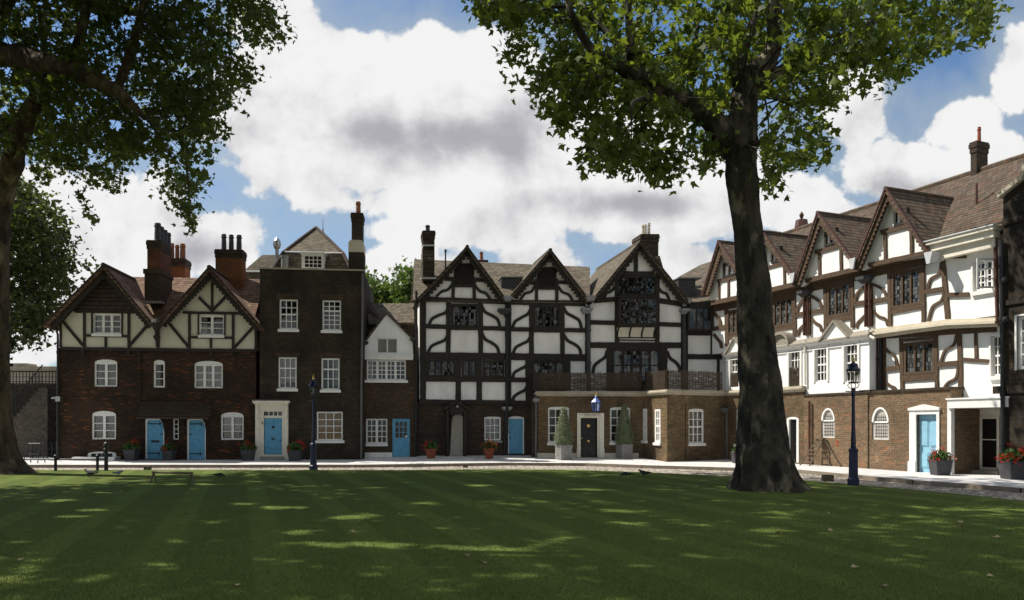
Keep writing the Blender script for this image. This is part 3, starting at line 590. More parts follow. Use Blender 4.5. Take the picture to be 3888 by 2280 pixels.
    for k in range(1,4): c = iu0+(iu1-iu0)*k/4; m.box(qd,c-.017,c+.017,iz0,iz1,-.12,-.05)
    for k in range(1,3): c = iz0+(iz1-iz0)*k/3; m.box(qd,iu0,iu1,c-.017,c+.017,-.118,-.053)
    w = b.part(m,'dormer','white_paint'); g = MB(); g.face([qd.pt(iu0,iz0,-.12),qd.pt(iu1,iz0,-.12),qd.pt(iu1,iz1,-.12),qd.pt(iu0,iz1,-.12)]); g.build('pane','glass',w,recalc=False)
    g = MB(); g.box(qd,iu0,iu1,iz0,iz1,-1.38,-1.3); g.build('dark_backing','room_shade',w)  # near-black sheet added as the dark of the unlit dormer room
    # chimney at the right end: brick base, rendered block, stack
    m = MB(); q = P.off(-.02); m.box(q,*rect(q,R3,846,475,962,640),-1.1,0); b.part(m,'chimney_base','dark_brick')
    m = MB(); u0,u1,z0,z1 = rect(q,R3,846,384,961,476); m.box(q,u0,u1,z0,z1-.12,-1.15,.04); m.poly(q,[(u0,z1-.121),(u1,z1-.121),(u1-.08,z1),(u0+.08,z1)],-1.1,0); b.part(m,'chimney_block','cream_stone')
    b.chimney(P,R3,870,953,187,388,-.2,.75,'sooty_brick',[(894,937,76,.5)])
    m = MB(); c = P.off(-.7).P(*R3(362,598)); z = P.off(-.7).uv(*R3(362,505))[1]; m.lathe((c.x,c.y,c.z-.3),[(.17,0),(.17,z-c.z+.2),(.2,z-c.z+.22),(.2,z-c.z+.3),(.05,z-c.z+.3)],12); b.part(m,'vent','lead')
    qf = P.off(-1.2); c = qf.P(*R3(303,560)); z = qf.uv(*R3(303,440))[1]-c.z; m = MB(); m.lathe((c.x,c.y,c.z-.6),[(.09,0),(.09,z+.5),(.16,z+.6),(.19,z+.75),(.17,z+.9),(.08,z+1.02),(.02,z+1.1)],12); b.part(m,'flue','steel')
    pipe(P,R3,[(955,640),(952,1100),(946,1450),(944,2050)],b.root,.05,.1,'pipe_grey')
    return b
tall = tall_house()
# ================================================================== white-walled house glimpsed behind
def rear_house():
    q = PL_.off(-5.5); b = Bld('mansard_house', q.pt(9.4,0), 'white rendered house with tiled mansard glimpsed behind the red brick chimney', 'house')
    m = MB(); u0,u1 = q.uv(*R3(20,800))[0],q.uv(*R3(330,800))[0]; zt = q.uv(*R3(100,755))[1]; m.box(q,u0-1,u1,0,zt,-5,0); b.part(m,'wall','white_plaster')
    m = MB(); V = lambda k,x,y: q.off(k).P(*R3(x,y)); n = -Vector((q.n.x,q.n.y,0))*5
    a0,a1,c0,c1 = V(.2,20,760),V(.2,330,762),V(-.4,42,625),V(-.4,330,628); d0,d1 = V(-2.5,192,498),V(-2.5,330,496)
    m.face([a0,a1,c1,c0]); m.face([c0,c1,d1,d0]); m.face([a0,c0,c0+n,a0+n]); m.face([c0,d0,c0+n]); m.face([a0+n,a1+n,d1+n,d0+n*.4]); m.face([a1,a1+n,d1+n,d1,c1]); b.part(m,'roof','brown_tile')
    m = MB(); m.tube([c0,c1],.06,6); b.part(m,'roll_flashing','lead_light'); m = MB(); m.box(q,*rect(q,R3,40,836,120,842),0,.1); b.part(m,'ledge','iron')
    m = MB(); m.box(q,*rect(q,R3,20,888,200,905),0,.4); b.part(m,'parapet_cap','white_plaster'); return b
rear = rear_house()
# ================================================================== little white gabled cottage
def cottage():
    b = Bld('gabled_cottage', PC.pt(1.2,.1), 'small brick cottage with a white plaster gable and blue half glazed door', 'house'); P = PC
    b.sash('w',P,R3,(985,1296,1282,1448),2,4,leafs=4,sill=.1,cur=[(.02,.12,0,'curtain'),(.2,.3,0,'curtain')])
    b.sash('w',P,R4,(980,882,1142,1070),2,4,leafs=2,sill=.02)
    u0,u1,z0,z1 = rect(P,R4,1180,882,1312,1172); b.hole('w',[(u0,z0),(u1,z0),(u1,z1),(u0,z1)])
    f = MB(); f.box(P,u0,u0+.045,z0,z1,-.12,-.02); f.box(P,u1-.045,u1,z0,z1,-.12,-.02); f.box(P,u0+.045,u1-.045,z1-.045,z1,-.12,-.023)
    m = MB(); a,c = u0+.045,u1-.045; zg = P.uv(*R4(1245,1026))[1]; w = .09
    m.box(P,a,c,z0,zg,-.1,-.055); m.box(P,a,a+w,zg,z1-.045,-.1,-.055); m.box(P,c-w,c,zg,z1-.045,-.1,-.055); m.box(P,a+w,c-w,z1-.045-w,z1-.045,-.1,-.058)
    for k in (1,2): x = a+w+(c-a-2*w)*k/3; m.box(P,x-.014,x+.014,zg,z1-.13,-.09,-.06); z = zg+(z1-.135-zg)*k/3; m.box(P,a+w,c-w,z-.014,z+.014,-.088,-.062)
    m.box(P,a+.1,c-.1,z0+.12,zg-.12,-.055,-.05)
    d = b.part(m,'door','blue_paint'); f.build('door_frame','blue_paint',d); g = MB(); g.face([P.pt(a+w,zg,-.09),P.pt(c-w,zg,-.09),P.pt(c-w,z1-.1,-.09),P.pt(a+w,z1-.1,-.09)]); g.build('pane','glass',d,recalc=False)
    knob(P.off(-.05),R4,1302,1042,.03,d,'handle','brass'); plate(P.off(-.05),R4,1276,1008,1292,1022,0,.006,d,'notice','white_paint')
    mb = MB(); ua,ub = P.uv(*R3(930,1300))[0],P.uv(*R3(1352,1300))[0]; zt = P.uv(*R3(1140,1280))[1]
    wall(mb,P,[(ua,-.3),(ub,-.3),(ub,zt),(ua,zt)],b.h['w'],4); b.part(mb,'wall',['cottage_brick','room_shade'])
    # plaster gable with louvred opening
    u0,u1,z0,z1 = rect(P,R3,1062,1130,1220,1246); b.hole('g',[(u0,z0),(u1,z0),(u1,z1),(u0,z1)])
    px = [(955,1285),(955,1190),(985,1150),(1135,950),(1300,1105),(1330,1140),(1340,1285)]
    mb = MB(); wall(mb,P,[P.uv(*R3(*p)) for p in px],b.h['g'],3.5); b.part(mb,'gable_wall',['white_wash','room_shade'])
    m = MB(); t=.05; mid=(u0+u1)/2
    m.box(P,u0,u0+t,z0,z1,-.12,.01); m.box(P,u1-t,u1,z0,z1,-.12,.01); m.box(P,u0+t,u1-t,z0,z0+t,-.12,.008); m.box(P,u0+t,u1-t,z1-t,z1,-.12,.008); m.box(P,mid-.03,mid+.03,z0+t,z1-t,-.12,.005); m.box(P,u0-.05,u1+.05,z1,z1+.06,-.02,.06)
    w = b.part(m,'louvre_window','white_paint'); l = MB(); n = 10
    for k in range(n):
        z = z0+t+(z1-z0-2*t)*k/n; h = (z1-z0-2*t)/n
        for a,c in ((u0+t,mid-.03),(mid+.03,u1-t)): l.prism([P.pt(a,z,-.03),P.pt(c,z,-.03),P.pt(c,z+h,-.1),P.pt(a,z+h,-.1)],[P.pt(a,z-.012,-.035),P.pt(c,z-.012,-.035),P.pt(c,z+h-.012,-.105),P.pt(a,z+h-.012,-.105)])
    l.build('louvre','louvre',w)
    m = MB(); m.box(P,*rect(P,R3,948,1264,1337,1294),-.05,.12); m.box(P,*rect(P,R3,945,1258,1340,1267),-.05,.16); b.part(m,'cornice','white_paint')
    m = MB(); u0,u1,z0,z1 = rect(P,R4,950,1138,1178,1178); m.box(P,u0,u1,-.2,z1,-.02,.07); b.part(m,'plinth','white_plaster')
    m = MB(); roof_gable(m,P,R3,(952,1165),(1136,933),(1335,1130),.08,-2.8,.07); 
    q = P.off(-3.2); e = P.off(-.9); a0,a1,r1,r0 = e.P(*R3(1000,1012)),e.P(*R3(1345,1012)),q.P(*R3(1345,866)),q.P(*R3(985,866)); fa=[a0,a1,r1,r0]; m.prism(fa,[p-Vector((0,0,.1)) for p in fa])
    n = -Vector((q.n.x,q.n.y,0))*3; fb=[r0,r1,r1+n-Vector((0,0,1.5)),r0+n-Vector((0,0,1.5))]; m.prism(fb,[p-Vector((0,0,.1)) for p in fb]); b.part(m,'roof','brown_tile')
    m = MB(); lf=[P.off(-1).P(*R3(940,1100)),P.off(-1).P(*R3(1100,1005)),q.P(*R3(1020,866)),q.P(*R3(940,830))]; m.prism(lf,[p-Vector((0,0,.1)) for p in lf]); b.part(m,'side_roof','dark_tile')
    m = MB(); m.box(e,e.uv(*R3(1275,1100))[0],e.uv(*R3(1345,1100))[0],1,e.uv(*R3(1300,1016))[1],-2,-.1); b.part(m,'rear_wall','sooty_brick')
    hopper(P,R3,(1318,1130,1372,1158),b.root,'lead_dark'); pipe(P,R3,[(1340,1155),(1362,1190),(1362,1300),(1356,2030)],b.root,.055,.14,'iron'); hopper(P,R3,(955,1155,993,1182),b.root,'lead_dark',.12)
    return b
cot = cottage()
# ================================================================== the long half-timbered house, three gables to the yard
def timber_house():
    b = Bld('half_timbered_house', PQ.pt(2,.15), 'black and white half-timbered house with three tall gables facing the lawn', 'house'); P = PQ; G = PQ.off(.08)
    # ground floor of brick
    u0,u1,z0,z1 = rect(P,R4,1878,865,2004,1046); b.sash('b',P,R4,(1878,865,2004,1046),3,3,arch=.05,sill=None)
    w = [o for o in b.root.children if o.name.startswith('window')][-1]; s = MB()
    for k in range(12):
        z = z0+.1+(z1-z0-.2)*k/12; s.prism([P.pt(u0+.1,z,-.18),P.pt(u1-.1,z,-.18),P.pt(u1-.1,z+.07,-.24),P.pt(u0+.1,z+.07,-.24)],[P.pt(u0+.1,z+.012,-.17),P.pt(u1-.1,z+.012,-.17),P.pt(u1-.1,z+.082,-.23),P.pt(u0+.1,z+.082,-.23)])
    s.build('shutter_slats','white_paint',w); s = MB(); s.box(P,*rect(P,R4,1880,1048,2012,1064),-.05,.1); s.build('sill','grey_stone',w)
    u0,u1,z0,z1 = rect(P,R4,2058,862,2180,1150); hole = [(u0,z0),(u1,z0)]+archpts(u0,u1,z1-.06,.06); b.hole('b',hole)
    f = MB(); t=.05; f.box(P,u0,u0+t,z0,z1-.06,-.12,-.03); f.box(P,u1-t,u1,z0,z1-.06,-.12,-.03); f.poly(P,archpts(u0,u1,z1-.13,.13),-.12,-.027)
    m = MB(); m.box(P,u0+t,u1-t,z0+.02,z1-.12,-.1,-.06)
    for k in range(1,6): c=u0+t+(u1-u0-2*t)*k/6; m.box(P,c-.006,c+.006,z0+.05,z1-.16,-.06,-.055)
    m.box(P,u0+t,u1-t,z0+.95,z0+.965,-.06,-.053)
    d = b.part(m,'door','blue_paint'); f.build('door_frame','white_paint',d); knob(P.off(-.06),R4,2068,985,.03,d,'keyhole'); knob(P.off(-.06),R4,2071,1026,.04,d,'handle')
    # porch hood with weathered door
    u0,u1,z0,z1 = rect(P,R4,1592,858,1740,1168); m = MB()
    a = 1.1
    D = [(1614,1168),(1620,1090),(1625,1000),(1630,900),(1640,865),(1660,850),(1690,849),(1712,862),(1722,890),(1727,990),(1726,1080),(1724,1168)]
    m.pxpoly(P,R4,D,-.1,.02); 
    for x0,x1 in ((1650,1653),(1688,1690)): m.strip(P,R4,[(x0-4,1160),(x1,862)],2.2,.0,.024)
    b.part(m,'weathered_door','pale_oak')
    q = P.off(.62); m = MB(); ap,l,r = (1668,736),(1578,802),(1756,798)
    uv = [q.uv(*R4(*p)) for p in (l,ap,r)]
    for i,j in ((0,1),(2,1)):
        e,a_ = uv[i],uv[j]; m.poly(q,[e,a_,(a_[0],a_[1]-.12),(e[0],e[1]-.1)],-.66,.05)
    b.part(m,'porch_roof','dark_tile'); m = MB(); m.pxpoly(q,R4,[(1610,800),(1668,758),(1726,798),(1726,815),(1712,858),(1690,842),(1655,842),(1628,858),(1610,815)],-.1,-.02)
    for x in (1600,1735): uu = q.uv(*R4(x,900))[0]; m.box(q,uu-.06,uu+.06,-.1,q.uv(*R4(x,812))[1],-.1,.0); m.box(P,uu-.05,uu+.05,-.1,P.uv(*R4(x,812))[1],-.05,.5)
    b.part(m,'porch_frame','black_timber'); m = MB(); c = q.P(*R4(1676,800),-.02); m.lathe((c.x,c.y-.05,c.z),[(.02,0),(.06,.03),(.06,.1),(.02,.14)],8); b.part(m,'porch_lamp','steel')
    ug0,ug1 = P.uv(*R5(150,1420))[0],P.uv(*R5(2480,1420))[0]; zt = P.uv(*R5(600,1416))[1]
    mb = MB(); wall(mb,P,[(ug0,-.3),(ug1,-.3),(ug1,zt),(ug0,zt)],b.h['b'],8); b.part(mb,'ground_floor_wall',['sooty_brick','room_shade'])
    # ---- timbered wall, windows
    b.leaded('g',G,R5,(428,676,624,842),3,cell=(.12,.15)); b.leaded('g',G,R5,(1053,682,1250,852),3,cell=(.12,.15),cur=True)
    b.leaded('g',G,R5,(246,1094,456,1222),4,cell=(.1,.14)); b.leaded('g',G,R5,(508,1096,614,1222),2,cell=(.1,.14)); b.leaded('g',G,R5,(666,1100,826,1224),3,cell=(.1,.14))
    b.leaded('g',G,R5,(1043,1105,1284,1330),4,cell=(.12,.16),cur=True)
    b.leaded('g',G,R5,(1652,1012,2012,1330),5,cell=(.16,.22),cur=True,transom=.62,mull=.09)
    b.leaded('g',G,R5,(1686,462,1980,602),4,arch=False,cell=(.1,.13))
    px = [(185,1420),(2205,1420),(2205,655),(2150,640),(1845,235),(1530,630),(1470,690),(1440,650),(1165,300),(890,625),(850,660),(790,620),(540,275),(215,620),(185,650)]
    mb = MB(); wall(mb,G,[G.uv(*R5(*p)) for p in px],b.h['g'],8,rev=.1); b.part(mb,'plaster_wall',['white_plaster','room_shade'])
    t = MB()
    def T(*pts, w=33, sm=False, d=.05): t.strip(G,R5,list(pts),w,-.01,d,smooth=sm)
    def C(*pts, w=23): t.strip(G,R5,list(pts),w,-.01,.035,smooth=True)
    # gables one and two: horizontals
    T((200,632),(835,655),w=36); T((870,660),(1445,672),w=32); T((235,840),(835,859)); T((880,862),(1445,871),w=32)
    T((190,1062),(1445,1078),w=52); T((190,1241),(840,1245),w=38); T((880,1247),(1015,1247),w=36); T((185,1410),(1010,1420),w=32)
    # verticals
    T((212,640),(212,1422),w=46); T((405,640),(403,1050),w=36); T((648,655),(650,1060),w=36); T((858,660),(858,1425),w=46); T((1036,665),(1034,1065),w=36); T((1268,675),(1270,1075),w=34); T((1462,690),(1462,1200),w=40)
    T((1018,1075),(1020,1425),w=60); T((1306,1080),(1306,1330),w=46); T((481,1060),(479,1412),w=42); T((638,1080),(638,1412),w=42); T((240,1090),(240,1245),w=12); T((838,1090),(838,1245),w=10)
    T((426,860),(426,860.5),w=4) ; T((440,470),(440,630),w=24); T((600,470),(600,640),w=24); T((1073,480),(1073,655),w=22); T((1227,480),(1227,660),w=24); T((380,480),(445,482),w=30); T((600,485),(690,490),w=30); T((1010,510),(1073,512),w=26); T((1227,505),(1300,508),w=26)
    T((435,530),(605,533),w=26); T((1070,550),(1230,553),w=22); T((545,640),(545,680),w=8)
    T((408,675),(655,680),w=16); T((408,855),(655,858),w=26); T((1040,683),(1270,688),w=14); T((1040,870),(1270,874),w=30); T((1040,1092),(1300,1095),w=22)
    # s-shaped braces
    C((405,690),(383,735),(330,757),(280,785),(258,828)); C((403,895),(378,943),(325,967),(275,993),(250,1040))
    C((655,680),(682,730),(732,757),(778,790),(797,852)); C((655,885),(684,938),(735,967),(774,1000),(790,1052))
    C((434,520),(402,560),(352,578),(312,615),w=20); C((606,530),(642,572),(690,592),(725,640),w=20)
    C((1034,695),(1008,745),(957,775),(912,803),(893,848)); C((1034,900),(1008,950),(957,977),(915,1003),(893,1055))
    C((1275,692),(1306,740),(1352,767),(1397,797),(1414,855)); C((1275,895),(1310,948),(1360,975),(1400,1010),(1410,1060))
    C((1008,1090),(992,1140),(945,1167),(906,1192),(893,1232)); C((1008,1272),(987,1320),(940,1347),(905,1372),(890,1410))
    C((1062,528),(1036,575),(985,594),(948,645),w=19); C((1238,538),(1270,580),(1320,603),(1352,655),w=19)
    # gable three
    T((1510,648),(1668,634),w=36); T((2002,645),(2180,672),w=38); T((1480,810),(1690,815)); T((1990,823),(2185,830)); T((1462,983),(2205,984),w=44)
    T((1684,440),(1684,985),w=34); T((1990,440),(1990,985),w=32); T((1628,985),(1628,1330),w=48); T((2040,985),(2040,1330),w=50); T((2190,690),(2190,1330),w=40); T((1470,700),(1470,1330),w=26)
    T((1640,1000),(2030,1003),w=20); T((1827,290),(1827,440),w=30); T((1700,440),(1965,444),w=38); T((1680,605),(1990,608),w=18)
    C((1608,1028),(1592,1075),(1547,1107),(1512,1142),(1502,1200)); C((2064,1030),(2086,1080),(2126,1110),(2152,1142),(2168,1190)); C((1672,535),(1640,575),(1605,590),(1580,640),w=20); C((1988,535),(2025,580),(2060,595),(2082,645),w=20)
    T((1690,945),(1985,948),w=9); T((1695,925),(1980,926),w=10)
    b.part(t,'timber_frame','black_timber')
    # gable louvres and painted soffit panels
    for bx in ((446,362,600,522),(1080,390,1225,548)):
        m = MB(); u0,u1,z0,z1 = rect(G,R5,*bx); m.box(G,u0,u1,z0,z1,0,.03)
        for k in range(11): z=z0+(z1-z0)*k/11; m.prism([G.pt(u0,z,.03),G.pt(u1,z,.03),G.pt(u1,z+.05,.03),G.pt(u0,z+.05,.03)],[G.pt(u0,z,.07),G.pt(u1,z,.07),G.pt(u1,z+.02,.07),G.pt(u0,z+.02,.07)])
        b.part(m,'gable_louvre','black_timber')
    for l,a,r in (((165,640),(540,245),(825,640)),((860,628),(1165,270),(1440,635)),((1480,650),(1845,205),(2198,655))):
        for p0,p1,s in (((a[0]-6,a[1]+28),(l[0]+28,l[1]-8),1),((a[0]+6,a[1]+28),(r[0]-14,r[1]-2),1)):
            m = MB(); barge(m,G,R5,p0,p1,26,14,.2,.26,tooth=16); b.part(m,'bargeboard','black_timber')
    # roofs
    m = MB(); O = .4
    roof_gable(m,G,R5,(160,648),(540,245),(832,648),O,-5,.1); roof_gable(m,G,R5,(855,632),(1165,270),(1448,640),O,-5,.1); roof_gable(m,G,R5,(1475,655),(1845,205),(2202,660),O,-6.6,.1)
    q = P.off(-3.6); V = lambda k,x,y: P.off(k).P(*R5(x,y))
    f = [V(.1,150,668),V(.1,1480,640),V(-3.6,1480,385),V(-3.6,148,322)]
    f = [V(.15,133,640),V(.15,1480,648),V(-3.6,1480,388),V(-3.6,146,330)]
    m.prism(f,[p-Vector((0,0,.1)) for p in f]); n=-Vector((P.n.x,P.n.y,0))*4; g=[f[3],f[2],f[2]+n-Vector((0,0,3)),f[3]+n-Vector((0,0,3))]; m.prism(g,[p-Vector((0,0,.1)) for p in g])
    b.part(m,'roof','brown_tile')
    for (x,y,dd) in ((540,243,-3),(1165,268,-3),(1845,203,-6.5)): m = MB(); u,z=G.uv(*R5(x,y)); m.tube([G.pt(u,z-.03,O+.02),G.pt(u,z-.03,dd)],.09,8); b.part(m,'ridge_tiles','brown_tile')
    for bx in ((808,622,880,640),(1428,618,1508,640),(2190,638,2230,660)):
        m = MB(); u0,u1,z0,z1=rect(G,R5,*bx); m.prism([G.pt(u0,z1,-.5),G.pt(u1,z1,-.5),G.pt(u1,z1+.02,O+.05),G.pt(u0,z1+.02,O+.05)],[G.pt(u0+.1,z0-.1,-.5),G.pt(u1-.1,z0-.1,-.5),G.pt(u1-.1,z0-.1,O+.05),G.pt(u0+.1,z0-.1,O+.05)]); b.part(m,'valley_gutter','lead')
    for l,a,r in (((160,648),(540,247),(832,648)),((855,632),(1165,272),(1448,640)),((1475,655),(1845,207),(2202,660))):
        for e in (l,r): m = MB(); m.strip(G,R5,[e,a],11,O-.06,O+.02); b.part(m,'verge','dark_tile')
    # roof dormer boxes
    m = MB(); qd = P.off(-.9); u0,u1,z0,z1=rect(qd,R5,808,470,965,640); m.box(qd,u0,u1,z0,z1,-2.2,0); 
    d = b.part(m,'dormer','lead_dark'); m = MB(); m.box(qd,u0-.04,u1+.06,z1,z1+.05,-2.3,.06); m.build('dormer_roof','lead',d)
    # chimneys
    b.chimney(P,R5,212,300,122,268,-1.2,.8,'sooty_brick',[(234,273,58,.5)],pmat='pot_grey')
    m = MB(); qq=P.off(-1.16); u0,u1,z0,z1=rect(qq,R5,209,268,300,346); m.poly(qq,[(u0,z0),(u1,z0),(u1,z1),(u0,z1)],-.9,.02); c=b.part(m,'tile_hung_shaft','brown_tile')
    m = MB(); u0,u1,z0,z1=rect(qq,R5,212,346,300,500); m.box(qq,u0,u1,z0,z1,-.9,0); b.part(m,'chimney_base','dark_brick')
    m = MB(); m.box(qq,u0-.1,u1+.1,z0+.12,z0+.2,-.3,.1); m.box(qq,u0,u1,z1-.02+.78,z1+.84,-.9,.06); b.part(m,'flashing','lead_light')
    b.chimney(P,R5,630,708,335,400,-3.7,.6,'sooty_brick',[(647,678,266,.5)],cap=False)
    qv=P.off(-2.6); m = MB(); c0=qv.P(*R5(383,420)); z=qv.uv(*R5(383,256))[1]; m.tube([c0-Vector((0,0,.8)),Vector((c0.x,c0.y,z-.1))],.04,8); m.lathe((c0.x,c0.y,z-.12),[(.06,0),(.07,.08),(.03,.14)],8); b.part(m,'vent_pipe','iron')
    b.chimney(P,R5,1868,2000,148,420,-2.2,1.2,'sooty_brick',[(1890,1914,55,.3),(1914,1938,48,.4),(1937,1963,38,.35)],pmat='cream_stone')
    m = MB(); qq=P.off(-1.9); m.pxpoly(qq,R5,[(1925,308),(2005,308),(2034,410),(2034,470),(1925,470)],-1.2,.1); b.part(m,'tile_skirt','brown_tile')
    # oriel window of the third gable
    q = G.off(.5); u0,u1,z0,z1 = rect(q,R5,1700,618,2000,834); m = MB()
    m.box(G,u0+.03,u1-.03,z0,z1,.05,.5); m.box(q,u0-.06,u1+.06,z1,z1+.06,-.5,.06); m.box(q,u0-.02,u1+.02,z0-.07,z0+.01,-.5,.04); b.part(m,'oriel','black_timber')
    old = b.root; 
    w = b.leaded('x',q,R5,(1706,626,1994,828),4,arch=False,cell=(.1,.13),proud=.05,transom=.5,hole=False,d=.012)
    zc = q.uv(*R5(1840,840))[1]; zb = G.uv(*R5(1840,922))[1]; m = MB(); nseg=8; rg=[]
    for k in range(nseg+1): a=k/nseg*math.pi/2; rg.append((zb+(zc-zb)*math.sin(a)**.9, .06+.42*(1-math.cos(a))))
    for (za,da),(zb_,db) in zip(rg,rg[1:]): m.face([G.pt(u0+.05,za,da),G.pt(u1-.05,za,da),G.pt(u1-.05,zb_,db),G.pt(u0+.05,zb_,db)])
    for uu in (u0+.05,u1-.05): m.face([G.pt(uu,z,d) for z,d in rg]+[G.pt(uu,rg[-1][0],.05)])
    cv=b.part(m,'coving','cream_paint'); m = MB()
    for f_ in (0,.333,.667,1):
        uu=u0+.06+(u1-u0-.12)*f_; m.rings([[G.pt(uu-.035,z-.01,d+.0),G.pt(uu+.035,z-.01,d),G.pt(uu+.035,z-.02,d+.035),G.pt(uu-.035,z-.02,d+.035)] for z,d in rg])
    m.build('coving_rib','black_timber',cv)
    # pipes and hoppers
    for bx in ((780,712,868,752),(1410,708,1480,748),(2160,712,2205,752)): hopper(G,R5,bx,b.root,'lead_dark' if bx[0]<1000 else 'lead',.4)
    pipe(G,R5,[(828,752),(845,790),(847,1380),(846,1655)],b.root,.07,.13,'iron'); hopper(P,R4,(2013,790,2078,826),b.root,'lead',.2); pipe(P,R4,[(2036,826),(2032,1150)],b.root,.06,.12,'iron')
    pipe(G,R5,[(1462,748),(1463,1330)],b.root,.1,.14,'lead_dark'); pipe(G,R5,[(2188,752),(2188,1330)],b.root,.09,.14,'lead_dark')
    pipe(P,R5,[(160,575),(160,760),(160,1050),(152,1400),(152,1810)],b.root,.06,.14,'iron')
    # narrow bay in the corner
    K = P.off(.1); m = MB(); kx = [(2180,1420),(2570,1420),(2570,600),(2440,612),(2215,650),(2180,650)]; m.pxpoly(K,R5,kx,-6,0); b.part(m,'corner_wall','white_plaster')
    t = MB()
    for pts,w in (([(2205,892),(2440,895)],34),([(2205,1070),(2480,1072)],40),([(2402,880),(2402,1060)],16),([(2452,1050),(2452,1330)],18),([(2210,690),(2212,1330)],20)): t.strip(K,R5,pts,w,-.01,.05)
    t.box(K,*rect(K,R5,2215,664,2425,700),.0,.3); b.part(t,'corner_timbers','black_timber')
    b.leaded('x',K.off(.25),R5,(2225,695,2405,872),3,arch=False,cell=(.13,.2),proud=.04,hole=False,d=.012); m = MB(); u0,u1,z0,z1=rect(K,R5,2228,697,2402,872); m.box(K,u0,u1,z0,z1,.0,.25); b.part(m,'bay_box','room_shade')
    m = MB(); f=[V(.45,2205,668),V(.45,2400,640),V(-6,2470,325),V(-6,2320,372),V(-3.5,2095,495)]; 
    for i in range(1,len(f)-1): m.face([f[0],f[i],f[i+1]])
    b.part(m,'corner_roof','brown_tile')
    m = MB(); qd=P.off(-.4); u0,u1,z0,z1=rect(qd,R5,2152,478,2280,640); m.box(qd,u0,u1,z0,z1,-2.5,0); d=b.part(m,'dormer','lead_dark'); m = MB(); m.box(qd,u0-.05,u1+.3,z1,z1+.06,-2.6,.08); m.build('dormer_roof','lead',d)
    return b
timb = timber_house()
